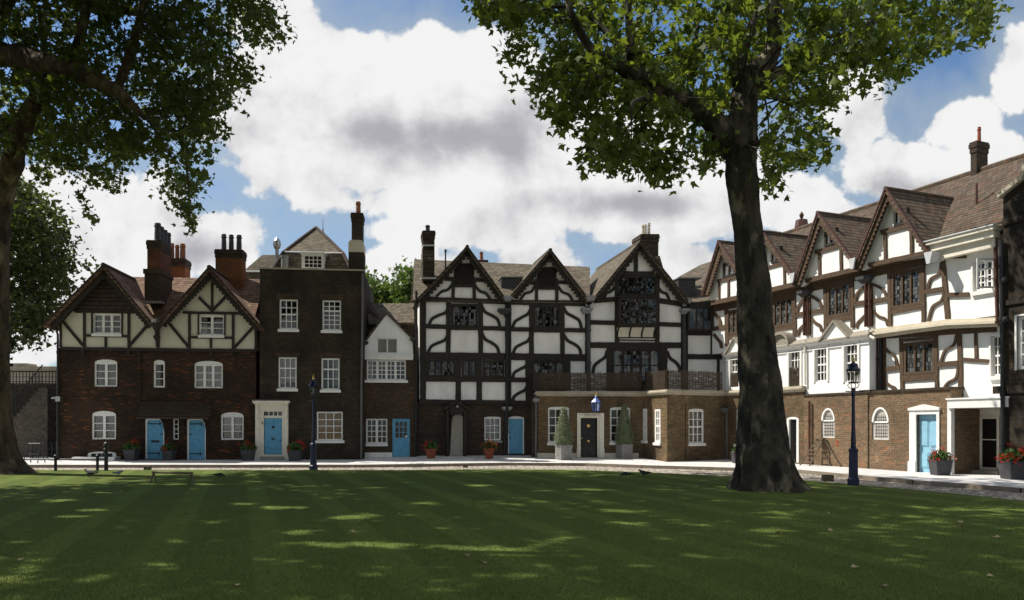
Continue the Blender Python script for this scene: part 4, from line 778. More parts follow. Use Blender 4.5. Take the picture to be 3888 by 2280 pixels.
# ================================================================== single-storey brick block with terrace
def entrance_block():
    b = Bld('entrance_block', B1.pt(2.5,.1), 'single-storey brown brick entrance block with stone cornice and black front door', 'building')
    b.sash('1',B1,R6,(362,690,522,962),3,4,arch=.07,sill=.04); b.sash('1',B1,R6,(833,693,987,960),3,4,arch=.07,sill=.04)
    u0,u1,z0,z1 = rect(B1,R6,608,776,735,1078); b.hole('1',[(u0,z0),(u1,z0),(u1,z1),(u0,z1)])
    m = MB(); m.box(B1,u0,u1,z0,z1,-.3,-.24); q = B1.off(-.24); H=z1-z0; W=u1-u0
    for a,c in ((.1,.46),(.54,.9)):
        for e,f in ((.1,.36),(.44,.74),(.8,.94)): 
            m.box(q,u0+W*a,u0+W*c,z0+H*e,z0+H*f,0,.02); m.box(q,u0+W*a+.04,u0+W*c-.04,z0+H*e+.04,z0+H*f-.04,.02,.035)
    d = b.part(m,'door','black_paint'); knob(q,R6,668,835,.075,d,'knocker','brass'); knob(q,R6,668,950,.05,d,'letter_plate','brass'); knob(q,R6,616,930,.03,d,'handle','brass')
    U0,U1,_,Z1 = rect(B1,R6,582,738,785,1075); s = MB(); t=u0-U0
    s.box(B1,U0,u0,-.1,Z1,-.24,.1); s.box(B1,u1,U1-.2,-.1,z1+.02,-.24,.04); s.box(B1,U1-.2,U1,-.1,Z1,-.24,.1); s.box(B1,u0,U1-.2,z1+.02,Z1,-.24,.097); s.box(B1,u0,u1,z1,z1+.02,-.24,.03); s.box(B1,U0-.02,U0+t*.95,-.1,.55,.1,.13); s.box(B1,U1-.22,U1+.02,-.1,.55,.1,.13); s.build('door_frame','cream_paint',d)
    p = MB(); a0,a1,c0,c1=rect(B1,R6,634,744,730,764); p.box(B1,a0,a1,c0,c1,.09,.107); pl=p.build('name_plate','cream_stone',d)
    cu=bpy.data.curves.new('lettering','FONT'); cu.body="QUEEN'S HOUSE"; cu.size=.13; cu.extrude=.002; cu.align_x='CENTER'; cu.materials.append(MAT['louvre']); tx=bpy.data.objects.new('lettering',cu); COL.objects.link(tx); tx.parent=pl; tx.location=B1.pt((a0+a1)/2,c0+.06,.11)-WL[pl.name]; tx.rotation_euler=(math.pi/2,0,math.atan2(B1.d.y,B1.d.x)); WL[tx.name]=tx.location; asmesh(tx)
    st = MB(); st.box(B1,U0-.1,U1+.1,-.1,z0+.02,-.3,.28); b.part(st,'doorstep','grey_stone')
    b.sash('L',BL,R6,(1083,706,1114,946),2,4,fw=.09,bw=.05,sill=.04,split=2,flush=True); b.sash('L',BL,R6,(1174,710,1216,962),2,4,fw=.09,bw=.05,sill=.06,split=2,flush=True)
    b.sash('2',B2,R6,(1430,705,1547,967),3,4,arch=.08,sill=.04,split=2,cur=[(0,.42,0,'cream_stone'),(.42,1,0,'curtain')])
    b.sash('W',W0,R6,(1788,712,1858,974),3,4,fw=.06,sill=.06,split=2); 
    w0,w1,y0,y1 = rect(W0,R8,718,808,808,1152); b.hole('W',[(w0,y0),(w1,y0)]+archpts(w0,w1,y1-.06,.06))
    m = MB(); f=MB(); f.box(W0,w1-.12,w1,y0,y1-.06,-.14,.0); f.box(W0,w0,w0+.12,y0,y1-.06,-.14,0); f.poly(W0,archpts(w0,w1,y1-.1,.1),-.14,.003); m.box(W0,w0+.12,w1-.12,y0,y1-.1,-.14,-.09)
    for a in (.2,.58): m.box(W0,w0+.12+(w1-w0-.24)*a,w0+.12+(w1-w0-.24)*(a+.26),y0+.2,y0+.9,-.09,-.075); m.box(W0,w0+.12+(w1-w0-.24)*a,w0+.12+(w1-w0-.24)*(a+.26),y0+1.05,y1-.3,-.09,-.075)
    d2=b.part(m,'side_door','black_paint'); f.build('door_frame','white_paint',d2); plate(W0.off(-.09),R8,793,1010,797,1026,0,.04,d2,'handle','brass')
    # walls
    zt = B1.uv(*R6(700,605))[1]; c1 = B1.uv(*R6(285,800))[0]; e1 = B1.uv(2440,1500)[0]; eL=(BL.pt(0,0)-BL.pt(0,0)).length
    uL1=(Vector((B2.p0.x,B2.p0.y))-BL.p0).length; u21=(W0.p0-B2.p0).length; uW1=W0.uv(*R8(850,900))[0]
    R=lambda a,c:[(a,-.4),(c,-.4),(c,zt),(a,zt)]
    mb=MB(); wall(mb,B1,R(c1,e1),b.h['1'],1.1); wall(mb,BL,R(0,uL1),b.h['L'],.4,room=.38); wall(mb,B2,R(0,u21),b.h['2'],1.0,sides=False); wall(mb,W0,R(0,uW1),b.h['W'],.9)
    b.part(mb,'wall',['stock_brick','room_shade'])
    sh=MB(); q=B1.off(-.05); sh.box(q,q.uv(*R6(238,800))[0],c1+.05,-.3,zt-.15,-1.3,0); b.part(sh,'return_wall','sooty_brick')
    rf=MB(); zt2=zt; cpts=[B1.pt(c1,zt2),B1.pt(e1,zt2),B2.pt(0,zt2),W0.pt(0,zt2),W0.pt(uW1,zt2),W0.pt(uW1,zt2,-1.2),PQ.pt(PQ.uv(2700,1400)[0],zt2,0),PQ.pt(PQ.uv(2020,1400)[0],zt2,0)]
    for t_ in tessellate_polygon([[Vector((p.x,p.y,0)) for p in cpts]]): rf.face([cpts[i] for i in t_])
    b.part(rf,'terrace_roof','lead')
    # stone cornice following the walls
    prof=[(0,-.04),(.05,-.02),(.07,.03),(.15,.06),(.16,.12),(.1,.15),(.1,.2),(-.2,.2)]
    def mit(pa,pb,first,last):
        pass
    chain=[(B1.pt(c1,0,0),None),(B1.pt(e1,0,0),None),(B2.pt(0,0,0),None),(W0.pt(0,0,0),None),(W0.pt(uW1,0,0),None)]
    pts=[Vector((p.x,p.y)) for p,_ in chain]; back=B1.pt(c1,0,-1.2); pts=[Vector((back.x,back.y))]+pts
    nrm=[]; 
    for a,c in zip(pts,pts[1:]): dd=(c-a).normalized(); nrm.append(Vector((dd.y,-dd.x)))
    rg=[]
    for i,p in enumerate(pts):
        n1=nrm[max(i-1,0)]; n2=nrm[min(i,len(nrm)-1)]; bi=(n1+n2); bi=bi/max(.35,bi.dot(n1)) 
        rg.append([Vector((p.x+bi.x*o,p.y+bi.y*o,zt+h)) for o,h in prof])
    m=MB(); m.rings(rg); b.part(m,'cornice','pale_stone')
    m=MB(); u,v=B1.uv(*R6(285,1042)); m.box(B1,c1-.04,U0-.02,-.2,v,-.02,.05); m.box(B1,U1+.02,e1-.2,-.2,v,-.02,.05); b.part(m,'plinth','cream_stone')
    pipe(B1,R6,[(270,640),(271,830),(268,1075)],b.root,.05,.1,'pipe_grey'); hopper(B1,R6,(250,630,290,660),b.root,'lead',.15)
    hopper(B2,R6,(1674,700,1730,738),b.root,'pipe_grey',.2); pipe(B2,R6,[(1708,735),(1708,1095)],b.root,.05,.1,'pipe_grey'); pipe(B2,R6,[(1404,668),(1404,1100)],b.root,.012,.03,'iron','cable')
    plate(BL,R6,1128,768,1141,802,0,.02,b.root,'wall_plaque','sign_red'); plate(B2,R6,1484,1080,1508,1096,0,.01,b.root,'air_brick','iron')
    return b,zt+.2,(c1,e1,u21,uW1)
blk,ZTER,(bc1,be1,bu21,buW1) = entrance_block()
# ---- woven hurdle screens round the terrace, one thing per straight run
def hurdle(pl,u0,u1,z0,z1,label,seed,gap=.25):
    r=random.Random(seed); root=thing('wicker_screen',pl.pt((u0+u1)/2,z0),label,'screen','wicker hurdle screens around the terrace')
    st=MB(); rd=MB(); n=max(2,int((u1-u0)/.16)); L_=u1-u0; H=z1-z0
    for k in range(n+1):
        u=u0+L_*k/n+r.uniform(-.02,.02); st.tube([pl.pt(u,z0,0),pl.pt(u+r.uniform(-.02,.02),z1+r.uniform(-.04,.06),0)],.011,5)
    npan=max(1,round(L_/1.3)); dens=[r.choice((.62,.75,.85,.9,.7)) for _ in range(npan)]
    rows=int(H/.019)
    for j in range(rows):
        z=z0+.02+(H-.04)*j/rows; ph=j%2; pts=[]; run=[]
        for k in range(n*2+1):
            f=k/(n*2); u=u0+L_*f; pan=min(npan-1,int(f*npan)); keep=noise.noise((u*1.1+seed,z*3.5,seed))*.5+.5 < dens[pan]*.95+.08
            p=pl.pt(u,z+.016*noise.noise((u*3,j*1.7,seed))+r.uniform(-.004,.004),.016*(1 if (k//2+ph)%2 else -1)*(1 if k%2==0 else 0))
            if keep and r.random()>.03: run.append(p)
            else:
                if len(run)>2: pts.append(run)
                run=[]
        if len(run)>2: pts.append(run)
        for q in pts: rd.tube(q,.0085+r.uniform(0,.004),4,caps=False)
    st.build('stake','wicker',root,recalc=False); rd.build('woven_rods','wicker',root,recalc=False)
zf=lambda pl,x,y: pl.uv(*R6(x,y))[1]
hurdle(B1.off(-.12),bc1+.12,be1-.05,ZTER+.02,zf(B1,700,427),'long brown woven wicker screen above the black front door',3)
hurdle(BL.off(-.12),.1,(B2.p0-BL.p0).length-.05,ZTER+.02,zf(BL,1190,414),'sunlit short wicker screen over the two narrow windows of the bay',5)
hurdle(B2.off(-.12),-.05,bu21-.1,ZTER+.02,zf(B2,1500,415),'wicker screen on the projecting bay, over the cream sash window',8)
hurdle(W0.off(-.12),.05,W0.uv(*R8(842,500))[0],ZTER+.02,W0.uv(*R8(760,428))[1],'wicker screen partly behind the big tree trunk, ending at the white wing',11)
m=MB(); q=B1.off(-.1); u=q.uv(*R6(248,500))[0]; m.box(q,u,bc1+.1,ZTER,zf(B1,275,425),-1.0,-.02); e=m.build('terrace_end_panel','black_timber'); tag(e,'black boarded panel closing the end of the wicker terrace above the plain blue door','panel')
# ================================================================== the sunlit wing on the right
def wing():
    b = Bld('timbered_wing', W0.pt(8,.05), 'sunlit white half-timbered wing with four gables above a brown brick ground floor', 'house')
    # --- ground floor
    for bx,rise in (((982,740,1083,966),.5),((1366,733,1494,980),.55)):
        w,_ = b.sash('b',W0,R8,bx,1,1,arch=rise,fw=.06,gm='glass',board=False); u0,u1,z0,z1=_; g=MB(); n=7
        zs=z1-rise; hw=(u1-u0)/2-.07; c=(u0+u1)/2
        g.poly(W0,[(c-hw,z0+.06),(c+hw,z0+.06),(c+hw,zs)]+archpts(c-hw,c+hw,zs,rise-.06)[1:-1]+[(c-hw,zs)],-.13,-.045); g2=g.build('leaded_glass','louvre',w)
        lt=MB()
        for k in range(1,6): x=c-hw+2*hw*k/6; lt.box(W0,x-.006,x+.006,z0+.06,zs+.25,-.045,-.038)
        for k in range(1,8): z=z0+(zs+.3-z0)*k/8; lt.box(W0,c-hw*.95,c+hw*.95,z-.006,z+.006,-.045,-.037)
        lt.build('lead_lattice','iron',w); tr=MB(); tr.box(W0,c-hw,c+hw,zs-.03,zs+.03,-.13,-.02)
        o=[(c+(hw+.07)*math.cos(a),zs+(rise)*math.sin(a)) for a in [math.pi*k/12 for k in range(13)]]; i_=[(c+(hw)*math.cos(a),zs+(rise-.07)*math.sin(a)) for a in [math.pi*k/12 for k in range(13)]]
        for k in range(12): tr.poly(W0,[o[k],o[k+1],i_[k+1],i_[k]],-.13,.015)
        tr.build('arch_frame','white_paint',w); ar=MB(); o2=[(c+(hw+.3)*math.cos(a),zs+(rise+.22)*math.sin(a)) for a in [math.pi*k/12 for k in range(13)]]
        for k in range(12): ar.poly(W0,[(c+(hw+.075)*math.cos(math.pi*k/12),zs+(rise+.005)*math.sin(math.pi*k/12)),o2[k],o2[k+1],(c+(hw+.075)*math.cos(math.pi*(k+1)/12),zs+(rise+.005)*math.sin(math.pi*(k+1)/12))],-.01,.01)
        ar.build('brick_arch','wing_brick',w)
    u0,u1,z0,z1=rect(W0,R8,1706,788,1862,1222); b.hole('b',[(u0,z0-.1),(u1,z0-.1),(u1,z1),(u0,z1)])
    m=MB(); m.box(W0,u0,u1,z0-.05,z1,-.2,-.13); q=W0.off(-.13); H=z1-z0; Wd=u1-u0
    for a in (.08,.54):
        for e,f in ((.06,.34),(.44,.9)): m.box(q,u0+Wd*a,u0+Wd*(a+.38),z0+H*e,z0+H*f,-.01,.018); m.box(q,u0+Wd*(a+.05),u0+Wd*(a+.33),z0+H*(e+.02),z0+H*(f-.02),.018,.03)
    d=b.part(m,'door','sunlit_blue_paint'); s=MB(); U0,U1,_,Z1=rect(W0,R8,1656,750,1882,1220)
    s.box(W0,U0,u0,-.1,Z1-.02,-.26,.05); s.box(W0,u1,U1,-.1,Z1-.02,-.26,.05); s.box(W0,u0,u1,z1,Z1-.02,-.26,.046); s.poly(W0,[(U0-.03,Z1-.03),(U1+.03,Z1-.03),(U1+.03,Z1+.05),((U0+U1)/2,Z1+.17),(U0-.03,Z1+.05)],-.02,.09); s.box(W0,U0-.03,u0+.0,-.1,.4,.05,.09); s.box(W0,u1,U1+.03,-.1,.4,.05,.09); s.build('door_frame','white_paint',d); knob(q,R8,1725,1030,.035,d,'handle')
    uE=W0.uv(*R8(1962,800))[0]; zb=W0.uv(*R8(1650,612))[1]
    mb=MB(); wall(mb,W0,[(buW1,-.4),(uE,-.4),(uE,zb),(buW1,zb)],b.h['b'],2.2); 
    b.part(mb,'ground_floor_wall',['wing_brick','room_shade'])
    m=MB(); uP=W0.uv(*R8(1340,615))[0]; m.box(W0,buW1-.02,uP-.35,zb,zb+.07,-.9,.05); m.box(W0,uP-.35,uP+.15,zb,zb+.12,-.9,.1); m.box(W0,uP+.15,uE+.05,zb,zb+.08,-.9,.06); b.part(m,'coping','sooty_brick')
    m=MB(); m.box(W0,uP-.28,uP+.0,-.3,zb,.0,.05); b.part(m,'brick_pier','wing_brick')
    pipe(W0,R8,[(904,690),(905,1165)],b.root,.05,.1,'pipe_brown'); plate(W0,R8,1092,988,1112,1030,0,.012,b.root,'air_brick','terracotta')
    # --- first floor: white oriel range with sashes
    zc=WO.uv(*R7(1340,1165))[1]; a0=WO.uv(*R7(258,1300))[0]; a1=WO.uv(*R7(1346,1300))[0]
    for bx,cur in (((292,1310,358,1540),0),((738,1262,822,1540),1),((934,1242,1024,1498),1),((1158,1212,1258,1498),0)):
        b.sash('o',WO,R7,bx,3,4,fw=.05,trim=.1,split=2,cur=[(.6,.95,.1,'curtain')] if cur else None)
    uo=[(a0,zb+.06),(a1,zb+.06),(a1,zc),(a0,zc)]
    mb=MB(); wall(mb,WO,uo,b.h['o'],1.4,rev=.1); b.part(mb,'oriel_wall',['white_wash','room_shade'])
    m=MB(); m.box(WO,a0-.05,a1+.04,zc-.05,zc+.02,-.3,.1); m.box(WO,a0-.09,a1+.08,zc+.02,zc+.1,-.3,.17); m.box(WO,a0-.02,a1+.02,zc-.22,zc-.17,-.05,.05); b.part(m,'oriel_cornice','white_wash')
    m=MB(); f=[WO.pt(a0-.1,zc+.1,.2),WO.pt(a1+.1,zc+.1,.2),WO.pt(a1+.1,zc+.34,-.28),WO.pt(a0-.1,zc+.34,-.28)]; m.prism(f,[p-Vector((0,0,.05)) for p in f]); b.part(m,'oriel_roof','oak_grey')
    for (xl,xa,xr,yl,ya,yr) in ((270,345,420,1240,1160,1205),(985,1085,1225,1142,1035,1105)):
        m=MB(); l,r=WO.uv(*R7(xl,yl)),WO.uv(*R7(xr,yr)); zl=zc+.12; c=(l[0]+r[0])/2; h=WO.uv(*R7(xa,ya))[1]-zl
        m.poly(WO,[(l[0]+.08,zl),(r[0]-.08,zl),(c,zl+h-.08)],-.25,.14)
        p=b.part(m,'pediment','white_wash'); m=MB()
        for e in (l[0],r[0]): sx=1 if e<c else -1; m.poly(WO,[(e,zl-.02),(c,zl+h),(c,zl+h-.1),(e+sx*.12,zl-.02)],-.35,.24)
        m.build('pediment_roof','oak_grey',p)
    m=MB(); l,r=WO.uv(*R7(612,1175))[0],WO.uv(*R7(760,1140))[0]; c=(l+r)/2; hw=(r-l)/2; z=zc+.1
    o=[(c+hw*math.cos(math.pi*k/12),z+.62*math.sin(math.pi*k/12)) for k in range(13)]; i_=[(c+hw*.86*math.cos(math.pi*k/12),z+.5*math.sin(math.pi*k/12)) for k in range(13)]
    for k in range(12): m.poly(WO,[o[k],o[k+1],i_[k+1],i_[k]],-.32,.22)
    m.poly(WO,i_,-.3,.1); b.part(m,'segmental_pediment','oak_grey')
    pipe(WO,R7,[(868,1185),(868,1270),(870,1525)],b.root,.05,.08,'cream_paint')
    # --- first floor, right: timber framing
    b.leaded('l',W1,R8,(1618,240,1846,478),3,'brown_timber',proud=.06,cell=(.13,.15),gm='grey_glint_glass',d=.0)
    v0,v1=W1.uv(*R8(1340,400))[0],W1.uv(*R8(2345,400))[0]; zl0=zb-.05; zl1=W1.uv(*R8(1850,95))[1]
    b.sash('l',W1,R8,(2274,190,2345,495),2,4,fw=.05,trim=.07,split=2,sill=.05)
    mb=MB(); wall(mb,W1,[(v0,zl0-.5),(v1,zl0-.5),(v1,zl1),(v0,zl1)],b.h['l'],5); b.part(mb,'lower_plaster_wall',['white_wash','room_shade'])
    t=MB()
    def T(*pts,w=24,sm=False): t.strip(W1,R8,list(pts),w,-.01,.045,smooth=sm)
    T((1440,196),(2312,142),w=40); T((1460,190),(1462,620),w=26); T((1590,210),(1600,620),w=26); T((1856,190),(1862,620),w=24); T((1590,518),(1860,500),w=44); T((1600,225),(1856,205),w=24)
    T((1475,446),(1584,434),w=36); T((1868,412),(2026,398),w=36); T((2032,160),(2044,650),w=34); T((2156,160),(2162,368),w=22); T((2050,370),(2265,386),w=28)
    for c in (((1466,282),(1500,318),(1545,350),(1563,430)),((1474,545),(1510,572),(1545,590),(1560,640)),((2014,185),(1990,262),(1925,305),(1893,395)),((2026,425),(2010,510),(1945,552),(1905,620))): T(*c,w=18,sm=True)
    b.part(t,'lower_timber_frame','brown_timber')
    for xx,mt in ((1418,'pipe_brown'),(1448,'iron')): pipe(W1,R8,[(xx,205),(xx,600)],b.root,.06,.12,mt)
    pipe(WO,R8,[(1350,150),(1352,190),(1400,215)],b.root,.05,.1,'cream_paint')
    # --- second floor
    ZB=W2.uv(*R7(1400,1100))[1]; ZT=W2.uv(*R7(1500,605))[1]; s0=W2.uv(*R7(95,1000))[0]; s1=W2.uv(*R7(2345,800))[0]
    for i,bx in enumerate(((275,955,376,1135),(625,868,772,1076),(1036,760,1208,998),(1524,655,1745,925))):
        b.leaded('s',W2,R7,bx,3,'brown_timber',proud=.06,cell=(.12,.14),cur=i>0,gm='grey_glint_glass',d=.0)
    u0,u1,z0,z1=rect(W2,R7,2137,580,2310,805); w,_=b.sash('s',W2,R7,(2137,580,2310,805),2,4,leafs=2,trim=.06,sill=.04)
    mb=MB(); wall(mb,W2,[(s0,ZB-.1),(s1,ZB-.1),(s1,ZT+.3),(s0,ZT+.3)],b.h['s'],6); b.part(mb,'upper_plaster_wall',['white_wash','room_shade'])
    cs=MB(); # the open casement leaf
    for a,c,e,f in ((0,.06,z0,z1),(.5,.56,z0,z1),(.06,.5,z0,z0+.06),(.06,.5,z1-.06,z1),(.26,.3,z0,z1),(.06,.5,z0+.3,z0+.33),(.06,.5,z0+.6,z0+.63),(.06,.5,z0+.9,z0+.93)): cs.prism([W2.pt(u1-.05-a*.35,e,.02+a),W2.pt(u1-.05-c*.35,e,.02+c),W2.pt(u1-.05-c*.35,f,.02+c),W2.pt(u1-.05-a*.35,f,.02+a)],[W2.pt(u1-.02-a*.35,e,.03+a),W2.pt(u1-.02-c*.35,e,.03+c),W2.pt(u1-.02-c*.35,f,.03+c),W2.pt(u1-.02-a*.35,f,.03+a)])
    cs.build('open_casement','white_paint',w)
    t=MB()
    def T(*pts,w=26,sm=False,d=.045): t.strip(W2,R7,list(pts),w,-.01,d,smooth=sm)
    T((130,945),(560,868),(1270,698),(1905,552),w=62)
    for x,ya,yb in ((262,930,1230),(612,860,1160),(776,830,1150),(1014,770,1130),(1216,720,1090),(1502,650,1080),(1757,600,1050)): T((x,ya),(x+6,yb))
    for p,w_ in (([(268,1160),(380,1138)],40),([(612,1108),(776,1075)],40),([(1016,1040),(1216,1005)],42),([(1505,968),(1757,920)],46),([(790,995),(1010,956)],32),([(1226,912),(1498,872)],34),([(1765,822),(1918,794)],34),([(1948,842),(2106,838)],34),([(165,1100),(262,1082)],30)): T(*p,w=w_)
    T((880,860),(882,1150),w=44); T((1346,750),(1352,1080),w=54); T((1905,560),(1945,1025),w=36); T((1940,545),(2084,540),w=44)
    for c in (((872,868),(835,895),(806,940),(797,995)),((872,1060),(838,1085),(815,1115),(806,1150)),((905,850),(945,872),(978,905),(990,955)),((905,1010),(935,1050),(975,1075),(990,1120)),((1330,770),(1275,812),(1248,860),(1242,908)),((1330,985),(1290,1025),(1262,1055),(1252,1092)),((1378,762),(1430,785),(1466,818),(1480,870)),((1378,965),(1420,1005),(1470,1025),(1492,1078)),((1898,600),(1880,680),(1815,725),(1788,815)),((1922,812),(1898,885),(1830,935),(1800,1045)),((165,975),(195,1005),(215,1035),(220,1085)),((168,1140),(200,1180),(220,1205),(228,1245))): T(*c,w=20,sm=True)
    b.part(t,'timber_frame','brown_timber')
    # long moulding under the second floor
    m=MB(); 
    for d0,d1,dy,w_ in ((-.05,.16,0,28),(-.05,.26,22,20),(-.05,.12,42,22)): m.strip(W2,R7,[(1375,1120+dy),(1700,1075+dy),(1965,1042+dy),(2340,1028+dy)],w_,d0,d1,jit=False)
    b.part(m,'string_moulding','cream_stone')
    for x,yt,yb,hb in ((882,860,1150,(832,808,912,858)),(1350,750,1085,(1284,700,1382,752))):
        hopper(W2,R7,hb,b.root,'lead_dark',.24)
        for dx in (-15,16): pipe(W2,R7,[(x+dx,yt),(x+dx,yb)],b.root,.05,.13,'pipe_brown')
    # --- jettied gables
    m=MB(); t=MB(); g=[((115,850),(242,436),(500,800)),((430,790),(580,362),(815,700)),((812,775),(1000,218),(1275,590)),((1275,650),(1520,34),(1858,545))]
    bot=[((140,905),(520,828)),((470,835),(805,755)),((865,735),(1268,642)),((1345,617),(1858,505))]
    gw=MB()
    for (l,a,r),(p,q_) in zip(g,bot):
        gw.pxpoly(W3,R7,[(p[0],p[1]),(q_[0],q_[1]),(r[0]-26,r[1]+6),(a[0],a[1]+44),(l[0]+14,l[1]+5)],-2.5,0)
        t.strip(W3,R7,[p,q_],34,-.35,.05)
    b.part(gw,'gable_wall','white_wash')
    def T(*pts,w=18): t.strip(W3,R7,list(pts),w,-.01,.045)
    T((208,745),(208,890),w=12); T((280,725),(280,880),w=12); T((196,738),(360,700),w=24)
    T((572,640),(572,800),w=14); T((702,605),(706,770),w=16); T((555,640),(700,600),w=24)
    T((970,530),(972,700),w=18); T((1132,480),(1136,660),w=18); T((940,520),(1168,455),w=30)
    T((1470,380),(1472,575),w=20); T((1668,310),(1672,530),w=22); T((1440,368),(1700,300),w=36)
    for x,y0,y1 in ((1545,255,300),(1048,450,480)): pass
    b.part(t,'gable_timbers','brown_timber')
    for bx in ((240,592,330,700),(606,482,672,592),(1014,345,1096,462),(1542,195,1636,305)):
        w=b.leaded('x',W3.off(.02),R7,bx,2,'black_timber',proud=.06,cell=(.11,.13),hole=False,d=.012,gm='grey_glint_glass')
    for (l,a,r) in g:
        for p0,p1 in (((a[0]-3,a[1]+34),(l[0]+8,l[1]-10)),((a[0]+4,a[1]+34),(r[0]-12,r[1]-20))):
            mm=MB(); barge(mm,W3,R7,p0,p1,24,16,.22,.28,tooth=15); b.part(mm,'bargeboard','brown_timber')
        roof_gable(m,W3,R7,l,a,r,.34,-4.2,.1)
    # main roof
    q=W2.off(-4.2); e=W2.off(.2); r0,r1=q.P(*R7(1450,163)),q.P(2628+2700/2,1120/2)
    ra=q.uv(*R7(1740,42)); 
    uR0=q.uv(*R7(-40,500))[0]; uR1=q.uv(4300,500)[0]; zr=ra[1]; ez=e.uv(*R7(2100,395))[1]; eu1=s1
    f=[W2.pt(-1.5,ez-.1,.12),W2.pt(eu1+.1,ez-.1,.12),W2.pt(eu1+.1,zr,-4.2),W2.pt(-1.5,zr,-4.2)]; m.prism(f,[p-Vector((0,0,.1)) for p in f]); f=[W2.pt(-1.5,zr,-4.21),W2.pt(eu1+.1,zr,-4.21),W2.pt(eu1+.1,ez-.3,-8),W2.pt(-1.5,ez-.3,-8)]; m.prism(f,[p-Vector((0,0,.1)) for p in f])
    f=[W2.pt(eu1+.1,ez+1.6,-1.6),W2.pt(eu1+8,ez+1.6,-1.6),W2.pt(eu1+8,zr,-4.2),W2.pt(eu1+.1,zr,-4.2)]; m.prism(f,[p-Vector((0,0,.1)) for p in f])
    b.part(m,'roof','wing_tile')
    for l,a,r in g:
        for e in (l,r): m=MB(); m.strip(W3,R7,[e,a],9,.28,.36); b.part(m,'verge','pipe_brown')
    for l,a,r in g: m=MB(); u,z=W3.uv(*R7(*a)); m.tube([W3.pt(u,z-.03,.36),W3.pt(u,z-.03,-3.4)],.08,7); b.part(m,'ridge_tiles','wing_tile')
    m=MB(); m.tube([W2.pt(-1.5,zr+.02,-4.2),W2.pt(eu1+8,zr+.02,-4.2)],.1,7); b.part(m,'ridge_tiles','wing_tile')
    for (l,a,r) in g: 
        m=MB(); u,z=W3.uv(*R7(r[0],r[1])); m.prism([W3.pt(u-.16,z+.14,-.3),W3.pt(u+.16,z+.14,-.3),W3.pt(u+.16,z+.1,.42),W3.pt(u-.16,z+.1,.42)],[W3.pt(u-.06,z-.15,-.3),W3.pt(u+.06,z-.15,-.3),W3.pt(u+.06,z-.3,.42),W3.pt(u-.06,z-.3,.42)]); b.part(m,'valley_gutter','lead_light')
    # cornice gutter box on the right
    m=MB(); k0=W2.uv(*R7(1860,500))[0]; zz=W2.uv(*R7(2100,440))[1]
    m.box(W2,k0,s1+.05,zz-.12,zz+.1,0,.42); m.box(W2,k0-.05,s1+.1,zz+.1,zz+.24,-.1,.52); m.box(W2,k0+.1,s1,zz-.42,zz-.12,0,.3); b.part(m,'gutter_cornice','cream_paint')
    m=MB(); f=[W2.pt(k0-.1,zz+.25,.56),W2.pt(s1+.14,zz+.25,.56),W2.pt(s1+.14,zz+.42,-.1),W2.pt(k0-.1,zz+.42,-.1)]; m.prism(f,[p-Vector((0,0,.04)) for p in f]); b.part(m,'gutter_lead','lead_light')
    pipe(W2,R7,[(2335,400),(2342,700),(2352,1050)],b.root,.06,.2,'pipe_brown')
    # chimney, cupola, rear chimney behind the trunk
    RC=RG(2628,0); b.chimney(W2,RC,2114,2160,1090,1340,-4.0,.62,'sooty_brick',[(2124,2150,962,.5)],pmat='terracotta')
    qt=W2.off(-5); c=qt.P(*R7(831,370)); z=qt.uv(*R7(831,300))[1]; m=MB(); m.lathe((c.x,c.y,c.z-1.5),[(.45,0),(.42,1.4),(.3,1.9),(.3,2.0+(z-c.z)*.3),(.36,z-c.z+1.3),(.2,z-c.z+1.5),(.06,z-c.z+1.75),(.1,z-c.z+1.85),(.12,z-c.z+1.95),(.03,z-c.z+2.1)],8); b.part(m,'cupola','pipe_brown')
    b.chimney(W2,R7,524,572,368,520,-3.0,.8,'dark_brick',[])
    m=MB(); qs=W2.off(-1.9); c=qs.P(*R7(2160,190)); m.tube([c,c+Vector((0,0,.9))],.04,6); m.tube([c+Vector((0,0,.1)),c+Vector((.5,-.2,.55))],.02,5); b.part(m,'roof_hook','pipe_brown')
    # --- doorway recess under a flat canopy
    rc=W0.off(-1.5); c0=W0.uv(*R8(1948,1000))[0]; c1=W0.uv(*R8(2440,1000))[0]; m=MB(); m.box(rc,uE-.1,c1+1.6,-.3,zb-.2,-1.5,0)
    b.part(m,'recess_wall','dark_brick')
    m=MB(); z0=W0.uv(*R8(2150,738))[1]; z1=W0.uv(*R8(2150,672))[1]; qf=W0.off(.12); f0,f1=qf.uv(*R8(1937,700))[0],qf.uv(*R8(2400,700))[0]; m.box(qf,f0,f1,z0,z1,-1.7,0); m.box(qf,f0-.03,f1+.03,z1,z1+.05,-1.7,.04); b.part(m,'canopy','white_paint')
    m=MB(); m.box(W0,*rect(W0,R8,1947,740,1976,1240)[:2],-.2,z0,-.1,.06); b.part(m,'canopy_post','white_paint')
    u0,u1,za,zc_=rect(rc,R8,2160,745,2352,1232); m=MB(); m.box(rc,u0,u1,-.1,zc_,.0,.1); fr=b.part(m,'porch_door','cream_paint'); a0,a1,b0,b1=rect(rc.off(.1),R8,2206,822,2318,1190); g_=MB(); g_.box(rc,a0,a1,b0,b1,.101,.115); g_.build('door_glass','black_paint',fr); g_=MB(); g_.box(rc,a0-.08,a1+.08,b1,b1+.06,.1,.14); g_.box(rc,a0-.08,a0,b0-.05,b1,.1,.14); g_.box(rc,a1,a1+.08,b0-.05,b1,.1,.14); g_.box(rc,a0,a1,b0+(b1-b0)*.56,b0+(b1-b0)*.56+.03,.115,.15); g_.build('door_frame','cream_paint',fr)
    m=MB(); m.box(rc,u0-.2,u1+.2,-.1,.16,.0,.5); b.part(m,'doorstep','grey_stone')
